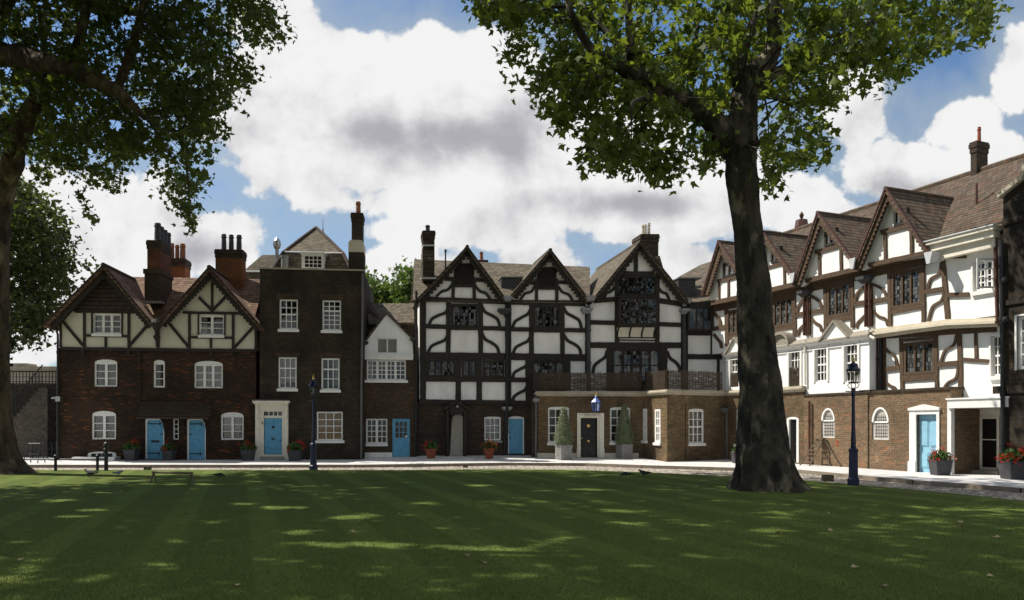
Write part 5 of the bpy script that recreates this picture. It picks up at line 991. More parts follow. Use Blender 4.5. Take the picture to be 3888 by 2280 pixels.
    m=MB(); c=rc.P(*R8(2035,800),.15); m.lathe((c.x,c.y,c.z-.2),[(.03,0),(.07,.05),(.09,.25),(.03,.33)],8); b.part(m,'porch_lamp','iron')
    return b
wg=wing()
# ================================================================== dark brick building at the right edge
def right_house():
    q=W0.off(.1); b=Bld('corner_house', q.pt(14.6,0),'dark sooty brick building beyond the flat white canopy, with one big white sash window','house')
    u0=q.uv(*R7(2362,800))[0]; u1=u0+6; RR=RG(2628,700)
    w,_=b.sash('w',q,R7,(2468,998,2580,1405),3,4,fw=.1,trim=.05,split=2)
    for bx in ((2760,960,2930,1400),(2780,1720,2950,2150),(3260,920,3520,1400)): b.sash('w',q,R7,bx,3,4,fw=.1,trim=.05,split=2)
    zt=q.uv(*R7(2300,212))[1]; zg=q.uv(*R7(2440,80))[1]
    mb=MB(); wall(mb,q,[(u0,-.3),(u1,-.3),(u1,zg+4),(u0+1.2,zg+2.2),(u0+.65,zg+.35),(u0,zg)],b.h['w'],6); b.part(mb,'wall',['dark_brick','room_shade'])
    m=MB(); m.poly(q,[(u0-.1,zg),(u0+.66,zg+.35),(u0+.66,zg+.5),(u0-.1,zg+.13)],-6,.14); m.poly(q,[(u0+.66,zg+.36),(u0+1.24,zg+2.3),(u1,zg+4.1),(u1,zg+4.3),(u0+1.1,zg+2.45),(u0+.6,zg+.5)],-6,.12); b.part(m,'roof_coping','pale_stone')
    
    for ua_,z_,h_ in ((u0,zt-.41,.09),(u0,q.uv(*R7(2400,900))[1],.08),(u0-.3,q.uv(*R8(2400,600))[1],.12)): m=MB(); m.box(q,ua_,u1,z_-h_,z_+h_,0,.06); b.part(m,'string_course','dark_brick')
    for (x,y) in ((2395,730),(2400,1030)): 
        m=MB(); c=q.P(*R7(x,y),.12); m.lathe((c.x,c.y,c.z-.1),[(.03,0),(.09,.03),(.105,.1),(.09,.17),(.03,.2)],10); b.part(m,'wall_anchor','iron')
    pipe(q,R7,[(2362,430),(2372,1400),(2378,2200)],b.root,.06,.1,'iron')
    return b
rh=right_house()
# ------------------------------------------------------------------ ground: lawn, road, pavement
KERB=[(-1500,32.4),(0,32.2),(600,32.2),(1350,32.3),(1600,32.9),(1912,34.0),(2225,33.6),(2440,31.9),(2800,29.9),(3028,28.6),(3263,25.4),(3478,23.0),(3888,20.1),(4600,16.5)]
FAC=[(-1500,44,.08),(100,44,.08),(215,36.5,.08),(222,35.5,.08),(968,36.3,.05),(1375,36.7,.04),(1400,37.5,.11),(1580,37.8,.13),(1600,38,.18),(2030,38,.2),(2045,36.8,.14),(2440,36.8,.12),(2533,34.86,.01),(2755,36.4,.06),(3080,31.37,.066),(3460,27,.04),(3613,25.6,.04),(3640,26.3,.04),(3800,24.6,.04),(3888,23.4,.03),(4600,18.5,.03)]
LAWN=[(-2500,29),(-500,28.9),(400,28.8),(1500,28.7),(1900,29.2),(2160,29.0),(2440,27.4),(2628,26.1),(2800,25.0),(3050,23.3),(3348,20.8),(3620,18.8),(3888,16.9),(4400,13.6),(5200,9.5)]
def itp(tb,x,k=1):
    if x<=tb[0][0]: return tb[0][k]
    for a,b in zip(tb,tb[1:]):
        if x<=b[0]: t=(x-a[0])/(b[0]-a[0]); return a[k]+(b[k]-a[k])*t
    return tb[-1][k]
def pz(x,y):
    px=CX+F*x/y; k=itp(KERB,px); f=itp(FAC,px); t=(y-k)/max(.3,f-k); return .02+(itp(FAC,px,2)-.02)*min(1,max(0,t)) if t>-.02 else -.1
def ground(px,py,pave=True,z=None):
    zz=0 if z is None else z
    for _ in range(8):
        Y=F*(CZ-zz)/(py-HZ); X=(px-CX)/F*Y
        if z is None and pave: zz=pz(X,Y)
    return Vector((X,Y,zz))
def flat(name,mat,pts,z,label=None,depth=.0):
    m=MB(); n=len(pts); 
    m.face([(x,y,z) for x,y in pts]); 
    if depth: m.prism([(x,y,z-depth) for x,y in pts],[(x,y,z) for x,y in pts],ends=False)
    o=m.build(name,mat,recalc=not depth); o['kind']='structure'; return o
m=MB(); m.face([(-400,-300,-.2),(400,-300,-.2),(400,600,-.2),(-400,600,-.2)]); o=m.build('ground','earth'); o['kind']='structure'
cols=list(range(-1500,4601,60)); e=[(at(px,itp(LAWN,px)).x,at(px,itp(LAWN,px)).y) for px in cols]
flat('lawn','grass',[(-34,-12)]+[(-34,29)]+[p for p in e if p[0]>-33]+[(26,9),(26,-12)],0,depth=.15)
m=MB(); m.face([(-60,-12,-.1),(60,-12,-.1),(60,60,-.1),(-60,60,-.1)]); o=m.build('road','cobble'); o['kind']='structure'
m=MB(); nn=6; grid=[]
allc=sorted(set(list(range(-1500,4601,50))+[p[0] for p in FAC]+[p[0] for p in KERB]))
for px in allc:
    k,f=itp(KERB,px),itp(FAC,px)+.35; row=[]
    for j in range(nn+1): Y=k+(f-k)*j/nn; p=at(px,Y); row.append((p.x,p.y,.02+(itp(FAC,px,2)-.02)*j/nn))
    grid.append(row)
for a,b_ in zip(grid,grid[1:]):
    for j in range(nn): m.face([a[j],b_[j],b_[j+1],a[j+1]])
o=m.build('pavement','flagstone',recalc=False); o['kind']='structure'
m=MB()
for a,b_ in zip(grid,grid[1:]):
    A,B=Vector(a[0]),Vector(b_[0]); d=(B-A).normalized(); n=Vector((d.y,-d.x,0))*.14; up=Vector((0,0,.004))
    m.face([A+up,B+up,B+n+up,A+n+up]); m.face([A+n+up,B+n+up,B+n-Vector((0,0,.16)),A+n-Vector((0,0,.16))])
o=m.build('kerb','kerb_stone',recalc=False); o['kind']='structure'
# short blades standing in the near lawn, as grass nobody could count
def blades(n):
    Y=rng.uniform(6.3,17,n*3); keep=rng.random(n*3)<(7.5/Y)**1.6; Y=Y[keep][:n]; k=len(Y); X=(rng.uniform(-60,3950,k)-CX)/F*Y
    h=rng.uniform(.012,.034,k); w=rng.uniform(.0025,.005,k); th=rng.uniform(0,2*np.pi,k); lx=rng.normal(0,.014,k); ly=rng.normal(0,.014,k)
    v=np.empty((k,3,3)); v[:,0]=np.stack([X-np.cos(th)*w,Y-np.sin(th)*w,np.zeros(k)-.002],1); v[:,1]=np.stack([X+np.cos(th)*w,Y+np.sin(th)*w,np.zeros(k)-.002],1); v[:,2]=np.stack([X+lx,Y+ly,h],1)
    me=bpy.data.meshes.new('grass'); me.vertices.add(3*k); me.vertices.foreach_set('co',v.ravel()); me.loops.add(3*k); me.loops.foreach_set('vertex_index',np.arange(3*k,dtype=np.int32)); me.polygons.add(k); me.polygons.foreach_set('loop_start',np.arange(0,3*k,3,dtype=np.int32)); me.polygons.foreach_set('loop_total',np.full(k,3,dtype=np.int32)); me.materials.append(MAT['grass_blade']); me.update(calc_edges=True)
    o=bpy.data.objects.new('grass',me); COL.objects.link(o); tag(o,'short mown grass of the shaded lawn','grass',kind='stuff')
blades(170000)
# ------------------------------------------------------------------ old stone wall, steps and railings at the left
m=MB(); A=Pl((-700,40.5),(230,40.5)); zt=A.uv(*R2(250,530))[1]
m.box(A,A.uv(-700,1500)[0],A.uv(245,1500)[0],-.3,zt,-1.5,0); m.box(A,A.uv(-700,1500)[0],A.uv(245,1500)[0],zt,zt+.12,-1.5,.08)
o=m.build('stone_wall','rubble'); tag(o,'old grey rubble stone wall beside the red brick house','wall')
B_=A.off(-7); m=MB(); m.box(B_,B_.uv(-500,1500)[0],B_.uv(350,1500)[0],0,B_.uv(*R1(300,1210))[1],-4,0); b0=B_.uv(*R1(300,1185))[1]; m.box(B_,B_.uv(-500,1500)[0],B_.uv(350,1500)[0],B_.uv(*R1(300,1210))[1],b0,-4.1,.1)
for x in (100,205): uu=B_.uv(*R1(x,1180))[0]; m.box(B_,uu-1.2,uu,b0,b0+.2,-1,0)
o=m.build('far_stone_wall','pale_stone'); tag(o,'pale flat-topped stone wall far behind the railings','wall')
T_=A.off(-12); t=thing('white_tower',T_.pt(T_.uv(*R1(70,1100))[0],0),'white rendered tower glimpsed beyond the far stone wall','tower'); m=MB(); m.box(T_,T_.uv(*R1(-520,900))[0],T_.uv(*R1(-288,900))[0],0,T_.uv(*R1(80,860))[1],-5,0); m.build('wall','white_plaster',t); m=MB(); m.box(T_,T_.uv(*R1(-522,900))[0],T_.uv(*R1(-284,900))[0],T_.uv(*R1(80,860))[1],T_.uv(*R1(80,850))[1],-5,.15); m.build('parapet','pale_stone',t)
def railing(name,pts,h,n,label,bars=True):
    t=thing(name,pts[0],label,'railing'); a,b_=Vector(pts[0]),Vector(pts[1]); m=MB(); m.tube([a+Vector((0,0,h)),b_+Vector((0,0,h))],.03,6); m.tube([a+Vector((0,0,h*.15)),b_+Vector((0,0,h*.15))],.02,6); m.tube([a+Vector((0,0,h*.55)),b_+Vector((0,0,h*.55))],.015,6); m.build('rail','iron',t)
    for k in range(n+1): p=a.lerp(b_,k/n); m=MB(); m.tube([p,p+Vector((0,0,h))],.022,6); m.build('baluster','iron',t)
railing('wall_railing',(A.pt(A.uv(*R2(40,530))[0],zt+.12,-.1),A.pt(A.uv(*R2(440,530))[0],zt+.12,-.1)),(530-440)/2*40.5/F,16,'black iron railing along the top of the stone wall')
st=thing('stone_steps',A.pt(A.uv(200,1700)[0],0,.8),'stone flight of steps climbing in front of the rubble wall','steps'); m=MB(); u0,u1=A.uv(*R2(110,800))[0],A.uv(*R2(430,640))[0]; n=14
for k in range(n): z=1.2+(zt-1.2)*k/n; ua=u0+(u1-u0)*k/n; m.box(A,ua,u1+.3,z-(zt-1.2)/n-(.0 if k else 1.5),z,.02,1.3)
m.build('tread','rubble',st)
a,b_=A.pt(u0,1.2,1.2),A.pt(u1,zt,1.2); m=MB(); m.tube([a+Vector((0,0,1)),b_+Vector((0,0,1))],.03,6); m.build('handrail','iron',st)
for k in range(14): p=a.lerp(b_,(k+.5)/14); m=MB(); m.tube([p-Vector((0,0,.3)),p+Vector((0,0,1))],.018,5); m.build('baluster','iron',st)
# post-and-rail barrier by the left tree
t=thing('post_and_rail',ground(300,1787,False,-.0),'low black post and rail fence with a round-topped bollard, beside a tree trunk','fence'); 
P0=[ground(x,y,False,-.0) for x,y in ((79,1789),(211,1789),(370,1788))]
for p in P0: m=MB(); m.lathe(p,[(.05,-.1),(.05,.5),(.062,.52),(.062,.56),(.02,.6)],10); m.build('post','iron',t)
m=MB(); p=ground(403,1787,False,0); m.lathe(p,[(.07,-.1),(.065,.75),(.1,.78),(.06,.84),(.1,.92),(.08,1.0),(.02,1.06)],12); m.build('bollard','iron',t)
m=MB(); m.tube([P0[0]+Vector((0,0,.42)),P0[1]+Vector((0,0,.42)),P0[2]+Vector((0,0,.42)),p+Vector((0,0,.42))],.03,6); m.build('rail','iron',t)
m=MB(); a=P0[2]+Vector((0,0,.55)); c=p+Vector((0,0,.85)); m.tube([a.lerp(c,k/8)-Vector((0,0,.12*math.sin(math.pi*k/8))) for k in range(9)],.012,5); m.build('chain','iron',t)
t=thing('chain_barrier',ground(140,1760,False,-.08),'row of thin black posts linked by hanging chains in front of the stone wall','barrier'); q=[ground(x,1752,False,-.08) for x in (62,122,180,197,215)]
for p in q: m=MB(); m.tube([p,p+Vector((0,0,.85))],.03,7); m.lathe(p+Vector((0,0,.84)),[(.03,0),(.045,.04),(.01,.09)],8); m.build('post','iron',t)
m=MB()
for a,c in zip(q,q[1:]): m.tube([a.lerp(c,k/8)+Vector((0,0,.8-.25*math.sin(math.pi*k/8))) for k in range(9)],.014,5)
m.build('chain','iron',t)
t=thing('a_board_stand',ground(130,1765,False,-.08),'thin dark folding stand near the chain barrier','sign stand'); p=ground(130,1768,False,-.08); m=MB()
for dx in (-.32,.32):
    m.tube([p+Vector((dx,-.3,0)),p+Vector((dx*.8,0,.95))],.022,6); m.tube([p+Vector((dx,.3,0)),p+Vector((dx*.8,0,.95))],.022,6)
m.tube([p+Vector((-.26,0,.95)),p+Vector((.26,0,.95))],.022,6); m.build('frame','iron',t); m=MB(); 0 and m.prism([p+Vector((-.27,-.22,.25)),p+Vector((.27,-.22,.25)),p+Vector((.25,-.06,.75)),p+Vector((-.25,-.06,.75))],[p+Vector((-.27,-.2,.25)),p+Vector((.27,-.2,.25)),p+Vector((.25,-.04,.75)),p+Vector((-.25,-.04,.75))]); m.tube([p+Vector((-.27,-.14,.5)),p+Vector((.27,-.14,.5))],.015,5); m.build('cross_bar','iron',t)
# ------------------------------------------------------------------ loose things
def block(px,py,w,h,label,z):
    p=ground(px,py,False,z); m=MB(); m.wbox((p.x,p.y+w*.4,p.z),(w,w*.8,h),rz=random.uniform(-.1,.1)); o=m.build('stone_block','oak_dark'); bv=o.modifiers.new('b','BEVEL'); bv.width=.02; bv.segments=2; tag(o,label,'stone block','weathered blocks along the lawn edge')
block(556,1786,.24,.16,'small weathered block beside the lawn in front of the two doors under the canopy',-.02); block(1767,1777,.2,.15,'small brown block on the cobbles in front of the porch with the grey door',-.05); block(3149,1830,.3,.2,'larger squared brown block on the grass edge between tree trunk and lamp',-.0)
t=thing('low_trestle',ground(655,1842,False,0),'low wooden trestle rail standing on the lawn','trestle'); a,c=ground(583,1838,False,0),ground(727,1843,False,0); m=MB(); h=.33
m.tube([a+Vector((-.03,0,h)),c+Vector((.03,0,h))],.035,6); m.build('rail','oak_dark',t)
for p in (a,c):
    for dx in (-.09,.1): m=MB(); m.tube([p+Vector((dx,random.uniform(-.1,.1),0)),p+Vector((0,0,h))],.022,6); m.build('leg','oak_dark',t)
# street lamps
def lamp(p,label):
    t=thing('street_lamp',p,label,'street lamp','lamp posts at the lawn edge')
    def pr(name,prof,seg,mat,par,rot=0): m=MB(); m.lathe(p,prof,seg,rot=rot); return m.build(name,mat,par)
    pr('base',[(.165,-.05),(.165,.17),(.13,.21),(.122,.92),(.135,.94),(.135,.99),(.08,1.03)],8,'navy_paint',t)
    pr('column',[(.06,.98),(.075,1.06),(.062,1.12),(.07,1.15),(.05,1.6),(.042,2.45),(.055,2.5),(.05,2.66),(.03,2.7)],12,'navy_paint',t)
    m=MB(); m.tube([p+Vector((-.22,0,2.6)),p+Vector((.3,0,2.6))],.014,6); m.build('ladder_bar','iron',t)
    m=MB()
    for k in range(4): 
        a=k*math.pi/2+.78; d=Vector((math.cos(a),math.sin(a),0)); m.tube([p+d*r+Vector((0,0,z)) for r,z in ((.04,2.6),(.06,2.68),(.13,2.72),(.16,2.78),(.11,2.82),(.1,2.84))],.012,5)
    m.build('bracket','iron',t)
    m=MB()
    for k in range(4):
        a=k*math.pi/2+.78; d=Vector((math.cos(a),math.sin(a),0)); m.tube([p+d*.12+Vector((0,0,2.84)),p+d*.165+Vector((0,0,3.18))],.014,5)
    m.lathe(p+Vector((0,0,0)),[(.13,2.82),(.135,2.86),(.05,2.86)],4,rot=.78); f=m.build('lantern_frame','iron',t)
    m=MB(); m.rings([[p+Vector((math.cos(.78+k*math.pi/2)*r,math.sin(.78+k*math.pi/2)*r,z)) for k in range(4)] for r,z in ((.09,2.86),(.157,3.17))],caps=False); m.build('lantern_glass','glass',f,recalc=False)
    m=MB(); m.lathe(p,[(.18,3.16),(.19,3.2),(.145,3.25),(.12,3.28),(.13,3.31),(.11,3.35),(.05,3.39),(.03,3.42)],8,rot=.39); m.build('lantern_cap','navy_paint',f)
    m=MB(); m.lathe(p,[(.03,3.4),(.05,3.43),(.025,3.46),(.035,3.5),(.012,3.54),(.02,3.57),(.004,3.62)],10); m.build('finial','brass',f)
    m=MB(); m.lathe(p,[(.02,2.86),(.03,3.0),(.035,3.08),(.01,3.12)],8); m.build('mantle','curtain',f); return t
lamp(ground(1190,1787,False,-.03),'black and gold lamp post at the lawn edge before the dark brick house'); lamp(ground(3240,1843,False,0),'dark blue lamp post in front of the sunlit white wing')
# blue lantern over the front door
q=B1.off(.42); c=q.P(*R6(726,724)); t=thing('wall_lantern',c,'bright blue hanging lantern on the wall above the black front door','lantern'); k=2*math.pi/6
w=(q.uv(*R6(762,700))[0]-q.uv(*R6(692,700))[0])/2; H=q.uv(*R6(726,660))[1]-c.z
m=MB(); m.lathe(c,[(w*.75,0),(w*.8,.03),(w*.6,.03)],6,rot=.26)
for i in range(6): a=.26+i*k; d=Vector((math.cos(a),math.sin(a),0)); m.tube([c+d*w*.74+Vector((0,0,.03)),c+d*w*.95+Vector((0,0,H))],.022,5)
m.build('frame','lamp_blue',t); m=MB(); m.rings([[c+Vector((math.cos(.26+i*k)*r,math.sin(.26+i*k)*r,z)) for i in range(6)] for r,z in ((w*.7,.03),(w*.9,H))],caps=False); m.build('lantern_glass','glass',t,recalc=False)
m=MB(); m.lathe(c,[(w*1.05,H),(w*1.1,H+.03),(w*.75,H+.12),(w*.4,H+.2),(w*.25,H+.3),(w*.1,H+.34)],6,rot=.26); m.build('cap','lamp_blue',t); m=MB(); m.lathe(c,[(.03,H+.33),(.05,H+.38),(.02,H+.44),(.03,H+.48),(.005,H+.55)],8); m.build('finial','brass',t)
m=MB(); m.tube([c+Vector((0,0,H+.3)),c+Vector((0,.2,H+.36)),c+Vector((0,.45,H+.1))],.025,6); m.build('bracket','navy_paint',t)
# step ladder
t=thing('step_ladder',ground(3095,1768),'old wooden step ladder leaning open against the sunlit brick wall','ladder'); b0=W0.uv(*R8(922,1160))[0]; b1=W0.uv(*R8(975,1160))[0]; tp=W0.uv(*R8(1000,972)); zg=.04; m=MB()
fl,fr=W0.pt(b0-.1,zg,.62),W0.pt(b0+.42,zg,.62); tl,tr=W0.pt(tp[0]-.18,tp[1],.16),W0.pt(tp[0]+.16,tp[1],.16); rl,rr=W0.pt(tp[0]+.45,zg,.1),W0.pt(tp[0]+1.0,zg,.12)
for a,c in ((fl,tl),(fr,tr)): m=MB(); m.tube([a,c],.032,5); m.build('stile','oak_dark',t)
for k in range(1,7): m=MB(); a,c=fl.lerp(tl,k/7),fr.lerp(tr,k/7); m.tube([a,c],.024,5); m.build('rung','oak_dark',t)
for a,c in ((rl,tl),(rr,tr)): m=MB(); m.tube([a,c],.025,5); m.build('back_leg','oak_dark',t)
m=MB(); a=(tl+tr)/2; m.wbox((a.x,a.y,a.z-.02),(.4,.22,.05),rz=math.atan2(W0.d.y,W0.d.x)); m.build('top_step','oak_dark',t)
# ------------------------------------------------------------------ leaves
STAR=[]
for k,(ang,r) in enumerate(((270,.28),(215,.55),(222,.32),(165,.78),(140,.42),(90,1.0),(40,.42),(15,.78),(-42,.32),(-35,.55))): STAR.append((r*math.cos(math.radians(ang)),r*math.sin(math.radians(ang))))
STAR=[STAR[i] for i in (0,9,8,7,6,5,4,3,2,1)]
STAR5=[(0,-.3),(.7,-.15),(.45,.25),(0,1),(-.45,.25),(-.7,-.15)]
OVAL=[(0,-.6),(.4,0),(0,.7),(-.4,0)]
def leaves(name,C,size,mat,parent,shape=OVAL,up=.5,jit=.5,seed=1,out=None):
    r=np.random.default_rng(seed); C=np.asarray(C); n=len(C); s=size*r.uniform(1-jit,1+jit,n)
    nr=r.normal(0,1,(n,3)); nr[:,2]+=up
    if out is not None: nr=nr*.55+out
    nr/=np.linalg.norm(nr,axis=1,keepdims=True); t=np.cross(nr,r.normal(0,1,(n,3))); t/=np.linalg.norm(t,axis=1,keepdims=True)+1e-9; b=np.cross(nr,t)
    S_=np.array(shape); k=len(S_); bend=-.22*(S_[:,0]**2+.5*S_[:,1]**2)
    v=C[:,None,:]+s[:,None,None]*(S_[None,:,0,None]*t[:,None,:]+S_[None,:,1,None]*b[:,None,:]+bend[None,:,None]*nr[:,None,:])
    o_=Vector(WL[parent.name]) if parent else Vector((0,0,0)); v=v.reshape(-1,3)-np.array(o_)
    me=bpy.data.meshes.new(name); me.vertices.add(n*k); me.vertices.foreach_set('co',v.ravel()); me.loops.add(n*k); me.loops.foreach_set('vertex_index',np.arange(n*k,dtype=np.int32)); me.polygons.add(n); me.polygons.foreach_set('loop_start',np.arange(0,n*k,k,dtype=np.int32)); me.polygons.foreach_set('loop_total',np.full(n,k,dtype=np.int32)); me.materials.append(MAT[mat]); me.update(calc_edges=True)
    o=bpy.data.objects.new(name,me); COL.objects.link(o); WL[o.name]=o_
    if parent: o.parent=parent
    return o
# flower pots
def flowerpot(p,kind,r,h,fr,label,group,seed,nfl=60,z=None):
    g=np.random.default_rng(seed); t=thing('flower_pot',p,label,'flower pot',group)
    m=MB()
    if kind=='clay': m.lathe(p,[(r*.68,0),(r*.95,h*.78),(r*1.0,h*.8),(r*1.08,h*.82),(r*1.08,h),(r*.92,h),(r*.9,h*.9)],18); m.build('pot','terracotta',t)
    else: m.rings([[p+Vector((sx*r*k,sy*r*k,zz)) for sx,sy in ((-1,-1),(1,-1),(1,1),(-1,1))] for k,zz in ((.78,0),(.98,h*.93),(1.04,h*.93),(1.04,h),(.9,h),(.88,h*.9))]); m.build('pot','pot_grey',t)
    n=420; u=g.normal(0,1,(n,3)); u/=np.linalg.norm(u,axis=1,keepdims=True); u[:,2]=np.abs(u[:,2])*1.0-.12; c=np.array(p)+[0,0,h+fr*.12]; q=c+u*fr*g.uniform(.35,1,(n,1))*[1,1,.95]
    leaves('foliage',q,.055*fr/.35,'pot_leaf',t,STAR5,.6,.4,seed)
    hs=max(4,nfl//7); u=g.normal(0,1,(hs,3)); u/=np.linalg.norm(u,axis=1,keepdims=True); u[:,2]=np.abs(u[:,2])-.1; hc=c+u*fr*g.uniform(.8,1.12,(hs,1)); fc=(hc[:,None,:]+g.normal(0,.05*fr/.35,(hs,12,3))).reshape(-1,3); leaves('flowers',fc,.036*fr/.35,'petal',t,STAR5,.7,.3,seed+1)
    m=MB()
    for e in hc[:14]: m.tube([Vector(c),Vector(e)],.006,4)
    m.build('stems','pot_leaf',t); return t
GP='pots of red geraniums along the house fronts'
def fp(px,py,kind,r,h,fr,label,seed,nfl=60): p=ground(px,py); p.y+=r*.6; p.x*=(p.y/(p.y-r*.6)); p.z=pz(p.x,p.y-.2); flowerpot(p,kind,r,h,fr,label,GP,seed,nfl)
fp(500,1750,'sq',.27,.5,.42,'dark pot of sparse red geraniums between the low basement window and the canopied doors',21,55)
fp(642,1749,'sq',.25,.45,.38,'dark pot of red geraniums between the two blue doors under the tiled canopy',22,40)
fp(942,1750,'sq',.27,.5,.4,'dark pot of red geraniums between the arched window and the white door surround',23,55)
fp(1122,1751,'sq',.3,.48,.42,'dark pot of bright red geraniums between the white door surround and the lamp post',24,110)
fp(1637,1740,'clay',.26,.46,.36,'round terracotta pot of red flowers between the half glazed door and the hooded porch',25,60)
fp(1857,1736,'clay',.24,.5,.4,'round terracotta pot of red flowers below the shuttered window',26,110)
fp(2803,1760,'sq',.26,.45,.3,'grey pot of red flowers half hidden by the big tree trunk',27,80)
fp(3570,1806,'sq',.27,.5,.34,'tall grey pot of red geraniums beside the sunlit blue door of the wing',28,100)
fp(3850,1822,'sq',.32,.55,.42,'large dark pot of red geraniums in front of the white framed porch door',29,130)
# clipped cone topiary in square stone planters
def topiary(px,py,x0,x1,yt,yb,ax,ay,label,seed):
    p=ground(px,py); Y=p.y; w=(x1-x0)/F*Y*.5*.88; hp=(yb-yt)/F*Y; p=Vector((p.x,Y+w*.8,p.z)); p.x=(px-CX)/F*p.y
    t=thing('topiary',p,label,'topiary','clipped cone trees in stone planters'); g=np.random.default_rng(seed); rz=.42
    m=MB(); m.wbox((p.x,p.y,p.z),(2*w*.8,2*w*.8,hp),rz=rz); m.wbox((p.x,p.y,p.z+hp-.06),(2*w*.84,2*w*.84,.07),rz=rz)
    for a in range(4):
        th=rz+a*math.pi/2; d=Vector((math.cos(th),math.sin(th),0)); e=Vector((-d.y,d.x,0)); c=p+d*w*.8
        for (i,j,si,sj) in ((-.6,.5,.16,.04),(.6,.5,.16,.04),(0,.85,.7,.03),(0,.12,.7,.03),(-.35,.3,.04,.16),(.35,.3,.04,.16),(-.35,.68,.04,.16),(.35,.68,.04,.16),(0,.5,.2,.2),(0,.7,.25,.04),(0,.3,.25,.04)):
            k=c+e*w*.8*i+Vector((0,0,hp*j)); m.prism([k+e*w*.8*si*s1+Vector((0,0,hp*sj*.5*s2))+d*0 for s1,s2 in ((-1,-1),(1,-1),(1,1),(-1,1))],[k+e*w*.8*si*s1*.8+Vector((0,0,hp*sj*.4*s2))+d*.018 for s1,s2 in ((-1,-1),(1,-1),(1,1),(-1,1))])
    m.build('planter','planter_grey',t); H=(yt-ay)/F*p.y; R_=w*1.16
    core=MB(); core.lathe(p+Vector((0,0,hp)),[(R_*.75,0),(R_*.88,H*.12),(R_*.8,H*.25),(R_*.5,H*.6),(R_*.16,H*.95),(.02,H*.99)],18); core.build('core','pot_leaf',t,smooth=True)
    n=9000; f=g.random(n)**1.35; th=g.uniform(0,2*np.pi,n); rr=np.interp(f,[0,.1,.2,.6,1],[R_*.82,R_*1.02,R_*.98,R_*.56,R_*.06])*(1+.05*np.sin(th*5+f*19)+.04*np.sin(f*60+th*3))+g.normal(0,.015,n); rr=rr+np.abs(g.normal(0,.035,n)*(g.random(n)<.5)); q=np.stack([p.x+rr*np.cos(th),p.y+rr*np.sin(th),p.z+hp+.03+f*H+g.normal(0,.015,n)],1)
    leaves('clipped_leaves',q,.032,'topiary_leaf',t,OVAL,.3,.4,seed,np.stack([np.cos(th),np.sin(th),.35+0*th],1))
topiary(2140,1745,2104,2172,1690,1746,2141,1551,'cone topiary in a carved grey planter between the plain blue door and the black door',31); topiary(2370,1742,2336,2402,1690,1743,2376,1542,'cone topiary in a carved grey planter between the black door and the brick bay',32)
# birds on the lawn: each one skinned body
def bird(px,py,L_,rz,label,mat,group,peck=0):
    p=ground(px,py,False,0); t=thing('bird',p,label,'bird',group); J=[(0,0,.11),(.05,0,.12),(.1,0,.15-peck*.06),(.135,0,.175-peck*.12),(.165,0,.172-peck*.13),(-.06,0,.105),(-.13,0,.1),(-.17,0,.095),(.01,.025,.07),(.015,.03,.03),(.012,.03,.002),(.01,-.025,.07),(.02,-.03,.03),(.018,-.03,.002)]
    E=[(0,1),(1,2),(2,3),(3,4),(0,5),(5,6),(6,7),(0,8),(8,9),(9,10),(0,11),(11,12),(12,13)]; Rd=[.05,.048,.032,.027,.006,.042,.02,.016,.016,.006,.006,.016,.006,.006]; k=L_/.34
    me=bpy.data.meshes.new('body'); cs,sn=math.cos(rz),math.sin(rz); me.from_pydata([((x*cs-y*sn)*k,(x*sn+y*cs)*k,z*k) for x,y,z in J],E,[]); bm=bmesh.new(); bm.from_mesh(me); ly=bm.verts.layers.skin.verify(); bm.verts.ensure_lookup_table()
    for i,v in enumerate(bm.verts): v[ly].radius=(Rd[i]*k,Rd[i]*k*(.6 if i in (6,7) else 1)); v[ly].use_root=(i==0)
    bm.to_mesh(me); bm.free(); me.materials.append(MAT[mat]); o=bpy.data.objects.new('body',me); COL.objects.link(o); o.parent=t; o.modifiers.new('s','SKIN'); sb=o.modifiers.new('u','SUBSURF'); sb.levels=sb.render_levels=2; WL[o.name]=p
    m=MB(); 
    for s in (-1,1): q=p+Vector((cs*-.05*k-sn*.043*s*k,sn*-.05*k+cs*.043*s*k,.11*k)); d=Vector((cs,sn,-.05)); m.rings([[q+d*x*k+Vector((-sn*s*yy*k,cs*s*yy*k,zz*k)) for yy,zz in ((0,w_),(.012,0),(0,-w_))] for x,w_ in ((.1,.02),(.04,.034),(-.06,.024),(-.13,.006))])
    m.build('wing',mat,t)
bird(343,1814,.5,2.9,'large black raven on the lawn nearest the post and rail fence','feather','birds pecking on the lawn'); bird(449,1808,.34,.5,'pale grey pigeon on the lawn between the raven and the low trestle','pigeon','birds pecking on the lawn'); bird(834,1816,.36,.2,'small dark bird on the lawn beyond the low trestle','feather','birds pecking on the lawn',1); bird(2378,1815,.42,2.9,'dark bird pecking with lowered head, one of two before the entrance block','feather','birds pecking on the lawn',1); bird(2446,1811,.42,2.8,'dark bird with raised head, one of two before the entrance block','feather','birds pecking on the lawn')
# fallen leaves
src=None
for k in range(34):
    px,py=random.uniform(60,3800),1850+400*random.random()**1.3; p=ground(px,py,False,0); p.z=.02
    if src is None:
        m=MB(); pts=[(x*.055,y*.055) for x,y in STAR]; m.face([(p.x+x,p.y+y,.02+.25*abs(x)+.1*y) for x,y in pts]); src=m.build('fallen_leaf','dry_leaf',recalc=False,origin=p); tag(src,'dry brown plane leaf lying on the lawn','leaf','fallen leaves scattered over the lawn')
    else: o=src.copy(); COL.objects.link(o); o.location=p; o.rotation_euler=(random.uniform(-.5,.5),random.uniform(-.5,.5),random.uniform(0,6)); o.scale=(random.uniform(.8,1.5),)*3
SUN_E, SKY_S, CLOUD, SKY_TINT, EXPO = 5.0, .085, 7.75, (.85,1.0,1.12), .45
